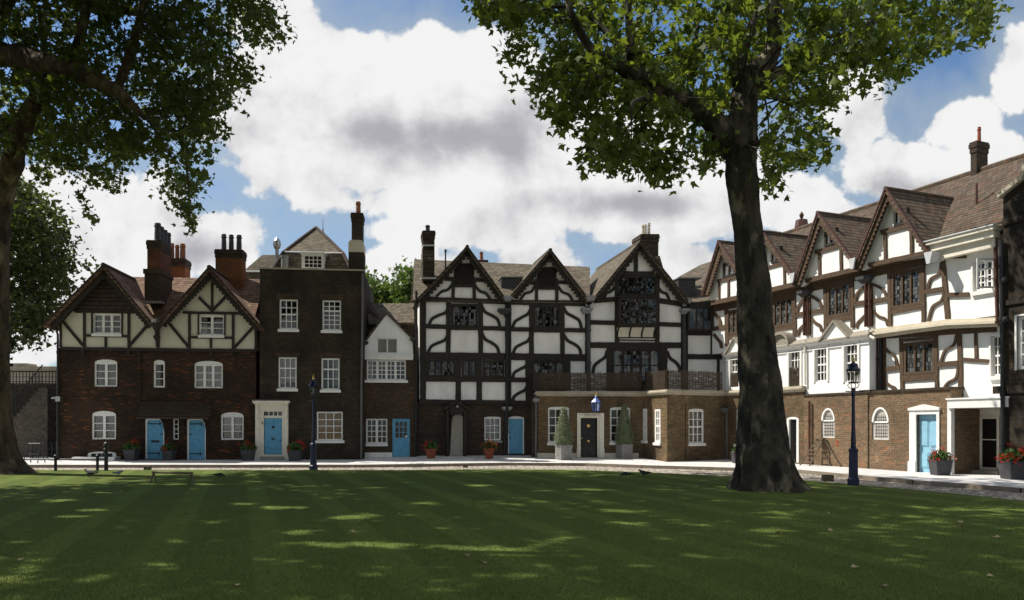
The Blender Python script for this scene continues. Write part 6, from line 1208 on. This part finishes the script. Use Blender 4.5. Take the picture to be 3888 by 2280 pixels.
# ================================================================== trees
def inpoly(x,y,P):
    x=np.asarray(x); y=np.asarray(y); c=np.zeros(x.shape,bool); j=len(P)-1
    for i in range(len(P)):
        xi,yi=P[i]; xj,yj=P[j]; k=((yi>y)!=(yj>y))&(x<(xj-xi)*(y-yi)/((yj-yi) or 1e-9)+xi); c^=k; j=i
    return c
def crown_points(P,Y0,dY,nclus,per,spread,r,shrink=.25,gap=.0):
    xs=[p[0] for p in P]; ys=[p[1] for p in P]; C=[]
    while len(C)<nclus:
        x=r.uniform(min(xs),max(xs),400); y=r.uniform(min(ys),max(ys),400); k=inpoly(x,y,P)
        for px,py in zip(x[k],y[k]):
            Y=max(Y0-.8*dY,Y0+.45*dY+r.normal(0,dY)); c=at(px,Y,py)
            if gap and noise.noise(c*.6)<gap-.32: continue
            C.append(tuple(c))
            if len(C)>=nclus: break
    C=np.array(C); s=spread*r.uniform(.6,1.3,(len(C),1,1)); q=C[:,None,:]+r.normal(0,1,(len(C),per,3))*s*[1,1,.62]; return C,q.reshape(-1,3)
def proj(q): return CX+F*q[:,0]/q[:,1], HZ-F*(q[:,2]-CZ)/q[:,1]
def limb(t,name,pts,rad,mat='plane_bark',rough=.22,seg=10):
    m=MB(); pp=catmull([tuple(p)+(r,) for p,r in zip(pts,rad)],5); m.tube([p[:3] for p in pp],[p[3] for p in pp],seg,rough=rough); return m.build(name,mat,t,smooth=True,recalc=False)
def twigs(t,C,segs,n,r,rad=.018,name='twigs',mat='plane_bark'):
    S_=np.array([p for s in segs for p in s]); m=MB(); idx=r.permutation(len(C))[:n]
    for i in idx:
        c=C[i]; d=np.linalg.norm(S_-c,axis=1); a=S_[d.argmin()]; l=d.min()
        if l>2.6: continue
        mid=(a+c)/2+np.array([r.normal(0,.12*l),r.normal(0,.12*l),.1*l]); pp=catmull([tuple(a),tuple(mid),tuple(c)],4); m.tube(pp,[rad*(1.3-1.0*k/(len(pp)-1))*min(1.5,.6+l*.3) for k in range(len(pp))],5,caps=False)
    m.build(name,mat,t,smooth=True,recalc=False)
V_=lambda x,y:(x*1.542857,y*1.542857)
A2=lambda x,y:(1700+x/2,y/2); A3=lambda x,y:(2628+x/2,y/2); A1=lambda x,y:(x/2,y/2)
SPOTS=[(180,1272,.5),(20,1338,.4),(330,1183,.6),(430,1192,.5),(700,1250,.7),(860,1275,.55),(905,1268,.5),(720,1308,.45),(800,1340,.4),(880,1342,.45),(950,1340,.35),(1240,1350,.35),(1300,1358,.4),(1345,1360,.3),(1000,1365,.25),(380,1388,.35),(450,1394,.25),(1180,1195,.6),(1500,1255,.5),(1900,1262,.45),(2150,1272,.4),(1700,1290,.35),(600,1240,.5),(160,1232,.5),(1620,1325,.3),(2350,1255,.4),(1450,1205,.6),(1050,1240,.5),(80,1400,.3),(1880,1340,.3),(640,1185,.5),(930,1200,.4)]
_r=random.Random(4)
for _k in range(26): _y=1190+200*_r.random()**1.5; SPOTS.append((_r.uniform(40,2100),_y,_r.uniform(.22,.5)*(1 if _y<1300 else .6)))
EL=math.radians(52); SH=Vector((-.96,.28)).normalized()
def sunlit_gaps(q):
    d=np.array([SH.x*math.cos(EL),SH.y*math.cos(EL),math.sin(EL)]); keep=np.ones(len(q),bool)
    for x,y,rad in SPOTS:
        g=np.array(ground(x*1.542857,y*1.542857,False,0)); v=q-g; t=v@d; dist=np.linalg.norm(v-t[:,None]*d,axis=1); keep&=~((dist<rad*.75+.12*np.sin(t*3+x))&(t>0))
    return q[keep]
def lit_gap(q,g,rad):
    d=np.array([SH.x*math.cos(EL),SH.y*math.cos(EL),math.sin(EL)]); v=q-g; t=v@d; return q[~((np.linalg.norm(v-t[:,None]*d,axis=1)<rad)&(t>0))]
def right_tree():
    r=np.random.default_rng(5); Y=20.0; b=ground(2916,1852,False,0); t=thing('plane_tree',b,'large tree with a thick dark trunk and forked limbs in front of the wing','tree','plane trees on the lawn')
    # trunk from measured left and right edges
    E=[(1212,1795,2000),(1190,1806,1972),(1150,1814,1953),(1080,1817,1938),(1000,1820,1928),(900,1818,1914),(800,1815,1903),(700,1813,1893),(600,1808,1880),(520,1800,1870),(455,1789,1866),(400,1786,1862),(355,1779,1862),(320,1790,1858)]
    rings=[]; m=MB(); seg=36
    Es=catmull([(float(a),float(b_),float(c)) for a,b_,c in E],9)
    for (y,x0,x1) in Es:
        a0=at(x0*1.542857,Y,y*1.542857); a1=at(x1*1.542857,Y,y*1.542857); c=(a0+a1)/2; rr=(a1-a0).length/2; ring=[]
        z=c.z; fl=max(0,1-(z-0)/1.6)
        for k in range(seg):
            th=2*math.pi*k/seg; d=Vector((math.cos(th),math.sin(th),0)); q=c+d*rr
            e=1+.07*noise.noise(Vector((q.x,q.y,q.z*.8))*1.4)+.06*noise.noise(Vector((q.x*3,q.y*3,q.z*2.2)))+.03*noise.noise(q*8)+fl*(.13*math.sin(th*5+1.3)+.08*math.sin(th*9+.4))
            ring.append(c+d*rr*e)
        rings.append(ring)
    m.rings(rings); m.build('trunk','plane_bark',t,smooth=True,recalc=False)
    L_=[([A2(2200,1120),A2(2080,990),A2(1960,880),A2(1830,785),A2(1650,690),A2(1480,600),A2(1330,515),A2(1230,470),A2(1090,370),A2(1000,240),A2(930,80),A2(885,-80)],[.42,.36,.31,.28,.25,.22,.19,.15,.12,.1,.085,.07],-.5),
        ([A3(390,1130),A3(385,980),A3(385,850),A3(395,700),A3(440,590),A3(560,480),A3(620,330),A3(620,150),A3(650,-100),A3(700,-500)],[.45,.42,.38,.36,.33,.28,.22,.19,.16,.12],.2),
        ([A3(370,640),A3(340,560),A3(380,420),A3(430,270),A3(480,100),A3(470,-200)],[.24,.2,.17,.15,.13,.1],.8),
        ([A3(460,620),A3(560,580),A3(680,545),A3(800,490),A3(1000,400),A3(1200,300),A3(1350,180),A3(1450,80),A3(1530,-80)],[.26,.2,.17,.15,.14,.13,.13,.12,.1],.6),
        ([A2(1360,540),A2(1378,470),A2(1388,380),A2(1380,200),A2(1365,-60)],[.14,.12,.11,.1,.08],-.6),
        ([A2(1560,650),A2(1450,480),A2(1300,330),A2(1150,190),A2(1000,60),A2(850,50),A2(780,60)],[.13,.11,.09,.08,.07,.045,.03],.5),
        ([A2(1260,560),A2(1150,585),A2(1050,625)],[.07,.05,.03],-.8),
        ([A3(-330,430),A3(-480,380),A3(-560,400)],[.07,.06,.03],-.9),
        ([A2(1800,760),A2(1740,640),A2(1700,560),A2(1850,400),A2(1900,200)],[.12,.1,.09,.07,.05],1.2),
        ([A3(420,760),A3(550,735),A3(690,745),A3(850,800)],[.09,.07,.05,.03],1.0),
        ([A2(1700,740),A2(1560,745),A2(1420,770),A2(1390,850)],[.09,.07,.05,.03],-1.2)]
    segs=[]
    for pts,rad,dy in L_:
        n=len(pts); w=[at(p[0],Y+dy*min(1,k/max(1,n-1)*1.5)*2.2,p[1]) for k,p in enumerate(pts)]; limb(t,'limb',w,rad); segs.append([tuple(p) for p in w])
    P=[A2(*p) for p in ((130,-30),(190,40),(260,100),(400,180),(510,230),(440,290),(440,400),(400,470),(440,510),(540,590),(620,670),(700,760),(700,840),(800,830),(800,960),(950,985),(1060,1080),(1010,1200),(1130,1300),(1260,1310),(1400,1240),(1460,1290),(1550,1400),(1620,1380),(1750,1350),(1840,1270),(1900,1300),(2040,1260),(2060,1180),(2110,1300))]
    P+=[A3(*p) for p in ((480,1440),(630,1450),(660,1390),(640,1310),(740,1270),(880,1250),(1060,1200),(1030,1120),(1030,1050),(950,960),(930,890),(1070,790),(1160,740),(1110,640),(1080,570),(1230,560),(1300,670),(1350,660),(1520,640),(1580,580),(1660,510),(1670,430),(1820,440),(1820,340),(1900,350),(2130,310),(2280,250),(2280,90),(2280,-40))]
    C,q=crown_points(P,Y,2.3,500,34,.26,r,gap=.2)
    x,y=proj(q); kp=inpoly(x,y,P)|(r.random(len(q))<.35)
    # keep the fork and the main limb readable: thin the leaves standing in front of them
    fk=inpoly(x,y,[A2(*p) for p in ((1300,480),(1500,560),(1900,760),(2080,900),(2120,640),(2250,540),(2420,300),(2600,300),(2560,560),(2360,640),(2400,1478),(2080,1478),(2080,1100),(1850,850),(1400,610),(1250,560))])&(q[:,1]<Y+1.6); kp&=~((fk)&(r.random(len(q))<.96))
    for pg in ([A2(*p) for p in ((860,-20),(960,-20),(1020,180),(1110,340),(1260,450),(1230,520),(1060,400),(960,260))],[A2(*p) for p in ((1340,0),(1400,0),(1415,480),(1345,480))],[A3(*p) for p in ((540,-20),(700,-20),(690,300),(600,520),(480,620),(420,560),(540,380),(560,150))],[A3(*p) for p in ((1310,210),(1450,-20),(1560,-20),(1420,230))],[A3(*p) for p in ((330,560),(400,260),(440,100),(520,100),(480,300),(400,560))]): kp&=~(inpoly(x,y,pg)&(q[:,1]<Y+2.2)&(r.random(len(q))<.85))
    # sprigs hanging past the outline
    sp=[]
    for i in range(len(P)):
        a=np.array(P[i]); b_=np.array(P[(i+1)%len(P)])
        for k in range(max(1,int(np.linalg.norm(b_-a)/38))):
            e=a+(b_-a)*r.random()+r.normal(0,11,2)
            if e[1]>0: c=at(e[0],Y+r.normal(0,1.6),e[1]); sp.append(np.array(c)+r.normal(0,.13,(9,3)))
    sp=np.concatenate(sp); xs,ys=proj(sp); sp=sp[~inpoly(xs,ys,[A3(*p) for p in ((180,900),(520,900),(520,1700),(180,1700))])]
    q=np.concatenate([q[kp],sp]); gq=np.array(W3.P(*R7(1560,440))); q=lit_gap(q,gq,1.3)
    up=[]; r2=np.random.default_rng(15)
    for k in range(240):
        u=r2.normal(0,1,3); u/=np.linalg.norm(u); rr=r2.random()**.4; c=np.array([6.2,20.2,16.4])+u*rr*[7.6,6.5,4.8]
        if c[2]>13.3: up.append(c)
    U=np.array(up); uq=(U[:,None,:]+r2.normal(0,.6,(len(U),15,3))*[1,1,.6]).reshape(-1,3); uq=lit_gap(sunlit_gaps(uq[uq[:,2]>12.9]),gq,1.4)
    leaves('crown',np.concatenate([q,uq]),np.r_[np.full(len(q),.145),np.full(len(uq),.24)],'plane_leaf',t,STAR,.7,.5,3); twigs(t,C,segs,230,r)
def left_tree():
    r=np.random.default_rng(6); Y=26.8; b=at(-30,Y); t=thing('plane_tree',b,'large dark tree with a long low limb and foliage hanging over the red brick house','tree','plane trees on the lawn')
    E=[(1800,-140,130),(1770,-110,88),(1720,-95,60),(1650,-88,46),(1500,-82,32),(1300,-78,28),(1100,-75,28),(900,-70,30),(800,-62,36),(700,-60,48)]
    m=MB(); rings=[]
    for (y,x0,x1) in catmull([tuple(map(float,e)) for e in E],5):
        a0,a1=at(x0,Y,y),at(x1,Y,y); c=(a0+a1)/2; rr=(a1-a0).length/2
        rings.append([c+Vector((math.cos(2*math.pi*k/30),math.sin(2*math.pi*k/30),0))*rr*(1+.07*noise.noise((c+Vector((math.cos(2*math.pi*k/30),math.sin(2*math.pi*k/30),0))*rr)*1.5)+.03*noise.noise((c+Vector((math.cos(2*math.pi*k/30),math.sin(2*math.pi*k/30),0))*rr)*4)) for k in range(30)])
    m.rings(rings); m.build('trunk','warm_bark',t,smooth=True,recalc=False)
    L_=[([A1(10,1520),A1(45,1380),A1(90,1220),A1(150,1050),A1(215,860),A1(290,760),A1(420,640),A1(560,420),A1(640,150),A1(700,-200)],[.45,.4,.38,.35,.31,.27,.22,.2,.17,.12],-.4),
        ([A1(-160,900),A1(-150,500),A1(-60,430),A1(100,432),A1(250,455),A1(420,505),A1(620,570),A1(800,650),A1(930,730),A1(1100,900)],[.4,.36,.36,.36,.35,.32,.29,.25,.18,.08],-1.6),
        ([A1(-150,1480),A1(-120,1200),A1(-40,980),A1(100,920),A1(180,860)],[.42,.4,.35,.26,.12],.6),
        ([A1(-120,800),A1(-60,300),A1(100,-50),A1(400,-60),A1(650,30),A1(890,70),A1(1150,130)],[.36,.3,.26,.22,.2,.16,.08],.8),
        ([A1(880,680),A1(960,500),A1(1010,330),A1(1050,180),A1(1080,0)],[.15,.16,.15,.12,.08],-1.0),
        ([A1(330,720),A1(360,500),A1(320,250),A1(300,50)],[.12,.12,.1,.08],1),
        ([A1(270,740),A1(190,600),A1(130,450)],[.12,.1,.07],1.5),
        ([A1(1300,700),A1(1380,1000),A1(1420,1300),A1(1440,1600)],[.06,.05,.035,.02],0)]
    segs=[]
    for pts,rad,dy in L_:
        n=len(pts); w=[at(p[0],Y+dy*k/max(1,n-1)*2,p[1]) for k,p in enumerate(pts)]; limb(t,'limb',w,rad,'warm_bark'); segs.append([tuple(p) for p in w])
    P=[A1(*p) for p in ((2110,-20),(2060,60),(2100,160),(2210,280),(2070,320),(1860,320),(1770,400),(1900,460),(1870,520),(1920,600),(1820,680),(1750,700),(1760,820),(1620,850),(1630,950),(1770,985),(1660,1060),(1550,1080),(1610,1190),(1490,1250),(1580,1330),(1500,1420),(1470,1500),(1450,1690),(1400,1640),(1360,1500),(1290,1440),(1230,1440),(1270,1330),(1200,1130),(1130,1020),(1100,1130),(1060,1190),(990,1220),(880,1210),(940,1370),(880,1430),(730,1420),(600,1370),(540,1320),(460,1330),(370,1360),(250,1360),(280,1250),(200,1150),(120,1150),(-100,1100),(-100,-20))]
    C,q=crown_points(P,Y,2.6,600,36,.32,r,gap=.2); x,y=proj(q); kp=inpoly(x,y,P)|(r.random(len(q))<.3)
    fk=inpoly(x,y,[A1(*p) for p in ((-20,380),(250,400),(620,520),(930,680),(900,740),(700,640),(400,550),(200,490),(-20,490))])&(q[:,1]<Y+1.5)&(r.random(len(q))<.95)
    fk|=inpoly(x,y,[A1(*p) for p in ((0,1478),(60,1200),(160,850),(260,770),(330,800),(240,1000),(190,1230),(60,1478))])&(r.random(len(q))<.94); kp&=~fk
    for hx,hy,hw,hh in ((60,560,40,60),(700,130,70,30),(960,180,50,60),(200,170,40,50),(430,210,50,40),(60,310,40,40),(640,230,40,40),(1060,330,40,30),(880,950,60,50),(700,1180,40,60),(350,560,30,40),(560,300,40,30),(470,900,40,40),(30,850,40,50),(1320,1120,60,60),(1300,900,40,30)):
        kp&=~((((x*2-hx)/hw)**2+((y*2-hy)/hh)**2<1)&(r.random(len(q))<.9))
    sp=[]
    for i in range(len(P)):
        a=np.array(P[i]); b_=np.array(P[(i+1)%len(P)])
        for k in range(max(1,int(np.linalg.norm(b_-a)/28))):
            e=a+(b_-a)*r.random()+r.normal(0,10,2)
            if e[1]>0 and e[0]>-20: c=at(e[0],Y+r.normal(0,1.8),e[1]); sp.append(np.array(c)+r.normal(0,.15,(9,3)))
    tail=[np.array(at(x+r.normal(0,9),Y-.5+r.normal(0,.3),y))+r.normal(0,.1,(8,3)) for x,y in [(690+ (728-690)*k/9,742+15*k) for k in range(10)]+[(300+7*k,740+13*k) for k in range(9)]+[(600-5*k,560+20*k) for k in range(6)]]
    q=np.concatenate([q[kp]]+sp+tail)
    r2=np.random.default_rng(16); up=[]
    for k in range(760):
        u=r2.normal(0,1,3); u/=np.linalg.norm(u); rr=r2.random()**.4; c=np.array([-14.5,26.5,19.5])+u*rr*[11.5,8.5,5.5]
        if c[2]>16.8+.02*c[0]+max(0,.552*(c[1]-26.8))+.6: up.append(c)
    U=np.array(up); uq=(U[:,None,:]+r2.normal(0,.65,(len(U),34,3))*[1,1,.5]).reshape(-1,3); x,y=proj(uq); uq=lit_gap(sunlit_gaps(uq[(y<-25)]),np.array(W3.P(*R7(1560,440))),1.4); q=sunlit_gaps(q)
    ux=leaves('crown',np.concatenate([q,uq]),np.r_[np.full(len(q),.14),np.full(len(uq),.3)],'plane_leaf_dark',t,STAR,.7,.5,4); twigs(t,C,segs,260,r)
def side_tree():   # stands outside the frame on the left, its shade lies across the near lawn
    r=np.random.default_rng(8); t=thing('plane_tree',Vector((-15.5,12.5,0)),'spreading tree outside the view that shades the near lawn','tree','plane trees on the lawn')
    limb(t,'trunk',[(-15.5,12.5,-.1),(-15.4,12.5,1),(-15.2,12.5,5),(-15,12.6,9)],[1.0,.62,.52,.46]); 
    for e in ((-9,13,14),(-19,10,15),(-13,17,16),(-14,8,15),(-5,12,15.5)): limb(t,'limb',[(-15,12.6,8.8),((-15+e[0])/2,(12.6+e[1])/2,11.8),e],[.36,.25,.1])
    C=[]
    while len(C)<860:
        u=r.normal(0,1,3); u/=np.linalg.norm(u); c=np.array([-8.0,12.0,15.2])+u*r.random()**.4*[11.5,8.5,4.2]
        if r.random()<.4: u=r.normal(0,1,3); u/=np.linalg.norm(u); c=np.array([-19.,18.,13.])+u*r.random()**.4*[6.5,6.5,4.]
        if HZ-F*(c[2]-CZ)/max(1,c[1])<-150 or CX+F*c[0]/max(1,c[1])<-250: C.append(c)
    C=np.array(C); q=(C[:,None,:]+r.normal(0,.6,(len(C),34,3))*[1,1,.5]).reshape(-1,3); x,y=proj(q); q=sunlit_gaps(q[(y<-30)|(x<-60)])
    leaves('crown',q,.3,'plane_leaf_dark',t,STAR,.7,.5,5); twigs(t,C,[[(-9,13,14),(-19,10,15),(-13,17,16),(-14,8,15),(-5,12,15.5),(-12,12.6,11)]],80,r)
def back_tree(P,Y,nc,label,seed,trunk,size=.2,per=70,spread=.5,dY=2.5,group=None,mat='far_leaf'):
    r=np.random.default_rng(seed); b=at(trunk,Y); t=thing('leafy_tree',b,label,'tree',group); C,q=crown_points(P,Y,dY,nc,per,spread,r); x,y=proj(q); q=q[inpoly(x,y,P)|(r.random(len(q))<.4)]
    yb=max(p[1] for p in P); top=at(trunk,Y,(min(p[1] for p in P)+yb)/2); limb(t,'trunk',[b,b.lerp(top,.5)+Vector((.2,0,0)),top],[.5,.38,.2],'far_bark')
    leaves('crown',q,size,mat,t,STAR5,.6,.4,seed); twigs(t,C,[[tuple(b.lerp(top,.6)),tuple(b.lerp(top,.8)),tuple(top)]],30,r,.05,'branches','far_bark')
right_tree(); left_tree(); side_tree()
back_tree([(-150,640),(-20,640),(60,668),(130,720),(190,790),(250,840),(298,1000),(285,1025),(252,1042),(270,1112),(228,1150),(212,1190),(168,1222),(160,1285),(108,1312),(60,1288),(40,1326),(-150,1330)],39.5,260,'rounded green tree standing between the stone wall and the red brick house',41,-20,.17,70,.42,mat='shade_leaf')
back_tree([(1300,1060),(1385,1062),(1402,1052),(1430,1075),(1470,1092),(1500,1090),(1512,1160),(1300,1170)],62,110,'pale green tree rising behind the cottage, next to the tall brick house',42,1420,.22,60,.6,3)
back_tree([(1490,1095),(1523,1092),(1528,1035),(1550,1018),(1575,1030),(1640,1040),(1640,1170),(1490,1160)],60,110,'pale green tree rising behind the cottage, next to the timbered house',43,1560,.22,60,.6,3)
# ================================================================== sky, sun, camera
EL=math.radians(52); SH=Vector((-.96,.28)).normalized(); sun=bpy.data.lights.new('sun','SUN'); sun.energy=SUN_E; sun.angle=math.radians(.53); sun.color=(1,.94,.84)
so=bpy.data.objects.new('sun',sun); COL.objects.link(so); sd=Vector((SH.x*math.cos(EL),SH.y*math.cos(EL),math.sin(EL))); so.rotation_euler=sd.to_track_quat('Z','Y').to_euler(); so.location=sd*80
w=bpy.data.worlds.new('World'); S.world=w; w.use_nodes=True; nt=w.node_tree; nt.nodes.clear(); out=nt.nodes.new('ShaderNodeOutputWorld'); bg=N(nt,'ShaderNodeBackground',Strength=SKY_S)
sk=nt.nodes.new('ShaderNodeTexSky'); sk.sky_type='NISHITA'; sk.sun_disc=False; sk.sun_elevation=EL; sk.sun_rotation=math.atan2(SH.x,SH.y); sk.air_density=1.0; sk.dust_density=.6; sk.ozone_density=2.5
tc=nt.nodes.new('ShaderNodeTexCoord'); D=tc.outputs['Generated']; sp=N(nt,'ShaderNodeSeparateXYZ'); L(nt,D,sp.inputs[0])
def M(op,a,b=None,c=None,clamp=False):
    n=nt.nodes.new('ShaderNodeMath'); n.operation=op; n.use_clamp=clamp
    for i,v in enumerate((a,b,c)):
        if v is None: continue
        if isinstance(v,(int,float)): n.inputs[i].default_value=v
        else: nt.links.new(v,n.inputs[i])
    return n.outputs[0]
yy=M('MAXIMUM',sp.outputs[1],.12); u=M('DIVIDE',sp.outputs[0],yy); v=M('DIVIDE',sp.outputs[2],yy)
cb=N(nt,'ShaderNodeCombineXYZ'); L(nt,u,cb.inputs[0]); L(nt,v,cb.inputs[1])
def NZ(vec,scale,detail,rough,off=0):
    mp=N(nt,'ShaderNodeMapping'); mp.inputs['Location'].default_value=(off,off*.7,off*1.3); L(nt,vec,mp.inputs[0]); n=N(nt,'ShaderNodeTexNoise',Scale=scale,Detail=detail,Roughness=rough); L(nt,mp.outputs[0],n.inputs['Vector']); return n
big=NZ(cb.outputs[0],3.2,9,.62,3.1); puff=NZ(cb.outputs[0],9,8,.6,7.7)
# cloud banks, as centre and half-width in direction space
def ell(cx,cy,rx,ry):
    X,Y_=(cx*1.542857-CX)/F,(HZ-cy*1.542857)/F; a=M('DIVIDE',M('SUBTRACT',u,X),rx*1.542857/F); b=M('DIVIDE',M('SUBTRACT',v,Y_),ry*1.542857/F)
    return M('SUBTRACT',1,M('SQRT',M('ADD',M('MULTIPLY',a,a),M('MULTIPLY',b,b))))
def union(E):
    s=None
    for e in E: x=ell(*e); s=x if s is None else M('SMOOTH_MAX',s,x,.15)
    return s
fld=union([(850,170,240,140),(700,50,110,80),(1040,130,120,85),(1090,230,200,160),(1000,360,200,120),(900,280,330,150),(1240,330,180,130),(1050,410,420,110),(1200,490,450,90),(1550,470,330,120),(1480,360,190,110),(1780,480,200,110),(1650,560,250,60),(200,600,330,160),(520,600,150,90),(100,760,300,140),(980,650,180,70),(1330,650,130,70),(1120,570,320,60),(1700,640,140,60),(2340,310,140,90),(2230,410,180,100),(2500,160,80,130),(2420,430,220,130),(2120,280,80,110),(1960,480,110,60),(1930,640,120,60),(2060,540,130,50)])
wp=N(nt,'ShaderNodeVectorMath',_operation='MULTIPLY_ADD'); wn=NZ(cb.outputs[0],5,3,.5,2.2); L(nt,wn.outputs['Color'],wp.inputs[0]); wp.inputs[1].default_value=(.06,.06,0); L(nt,cb.outputs[0],wp.inputs[2])
def VB(vec,scale):
    n=N(nt,'ShaderNodeTexVoronoi',Scale=scale,Detail=4.5,Roughness=.58,_feature='F1',_voronoi_dimensions='2D'); n.normalize=True; L(nt,vec,n.inputs['Vector']); return n
puff=VB(wp.outputs[0],7.5)
def centred(x,k): return M('MULTIPLY_ADD',x,k,-.5*k)
bn=centred(big.outputs['Fac'],3.2); pn=M('MULTIPLY_ADD',puff.outputs['Distance'],-2.4,.8)
den=M('ADD',M('ADD',M('MULTIPLY',fld,1.25),bn),pn)
front=nt.nodes.new('ShaderNodeMapRange'); front.interpolation_type='SMOOTHSTEP'; L(nt,sp.outputs[1],front.inputs[0]); front.inputs[1].default_value=.2; front.inputs[2].default_value=.4
oth=NZ(D,2.2,8,.6,1.3); den2=M('MULTIPLY_ADD',oth.outputs['Fac'],5.0,-2.45)
mxd=nt.nodes.new('ShaderNodeMix'); L(nt,front.outputs[0],mxd.inputs[0]); L(nt,den2,mxd.inputs[2]); L(nt,den,mxd.inputs[3])
def sms(x,a,b):
    m_=nt.nodes.new('ShaderNodeMapRange'); m_.interpolation_type='SMOOTHSTEP'; L(nt,x,m_.inputs[0]); m_.inputs[1].default_value=a; m_.inputs[2].default_value=b; return m_.outputs[0]
cov=sms(mxd.outputs[0],-.06,.2); veil=M('MULTIPLY',sms(mxd.outputs[0],-1.7,.2),.58)
# billows: brighter where the cloud thins towards the light, greyer in its thick undersides
mv=N(nt,'ShaderNodeVectorMath',_operation='ADD'); L(nt,wp.outputs[0],mv.inputs[0]); mv.inputs[1].default_value=(-.018,.03,0)
pu2=VB(mv.outputs[0],7.5); mb2=N(nt,'ShaderNodeVectorMath',_operation='ADD'); L(nt,cb.outputs[0],mb2.inputs[0]); mb2.inputs[1].default_value=(-.03,.07,0); bi2=NZ(mb2.outputs[0],3.2,6,.6,3.1)
rel=M('ADD',M('MULTIPLY',M('SUBTRACT',puff.outputs['Distance'],pu2.outputs['Distance']),2.4),M('MULTIPLY',M('SUBTRACT',bi2.outputs['Fac'],big.outputs['Fac']),2.2))
gf=union([(1110,330,220,80),(1250,370,110,60),(950,330,110,50),(1560,500,240,40),(2230,460,120,40),(480,620,100,40)])
gd=M('ADD',M('ADD',centred(NZ(wp.outputs[0],4.0,7,.55,9.4).outputs['Fac'],1.9),M('MULTIPLY',M('MAXIMUM',gf,-.45),1.0)),rel)
gs=sms(gd,-.65,1.2)
k=CLOUD
ccol=mixc(nt,gs,(k,k,k*.995),(k*.47,k*.47,k*.51))
sky=mixc(nt,1.0,sk.outputs[0],SKY_TINT,'MULTIPLY')
sky=mixc(nt,veil,sky,(k*.5,k*.58,k*.62)); L(nt,mixc(nt,cov,sky,ccol),bg.inputs[0]); L(nt,bg.outputs[0],out.inputs[0])
cam=bpy.data.cameras.new('camera'); co=bpy.data.objects.new('camera',cam); COL.objects.link(co); co.location=(0,0,CZ); co.rotation_euler=(math.pi/2,0,0); cam.sensor_width=36; cam.lens=F/3888*36; cam.shift_y=(HZ-1140)/3888; cam.clip_end=2000; cam.clip_start=.05; S.camera=co
S.render.resolution_x,S.render.resolution_y=1024,600
S.view_settings.view_transform='Standard'; S.view_settings.look='None'; S.view_settings.exposure=EXPO; S.view_settings.gamma=1
S.cycles.use_denoising=True; S.cycles.max_bounces=8; S.cycles.transparent_max_bounces=16; S.cycles.diffuse_bounces=3; S.cycles.glossy_bounces=3; S.cycles.transmission_bounces=4
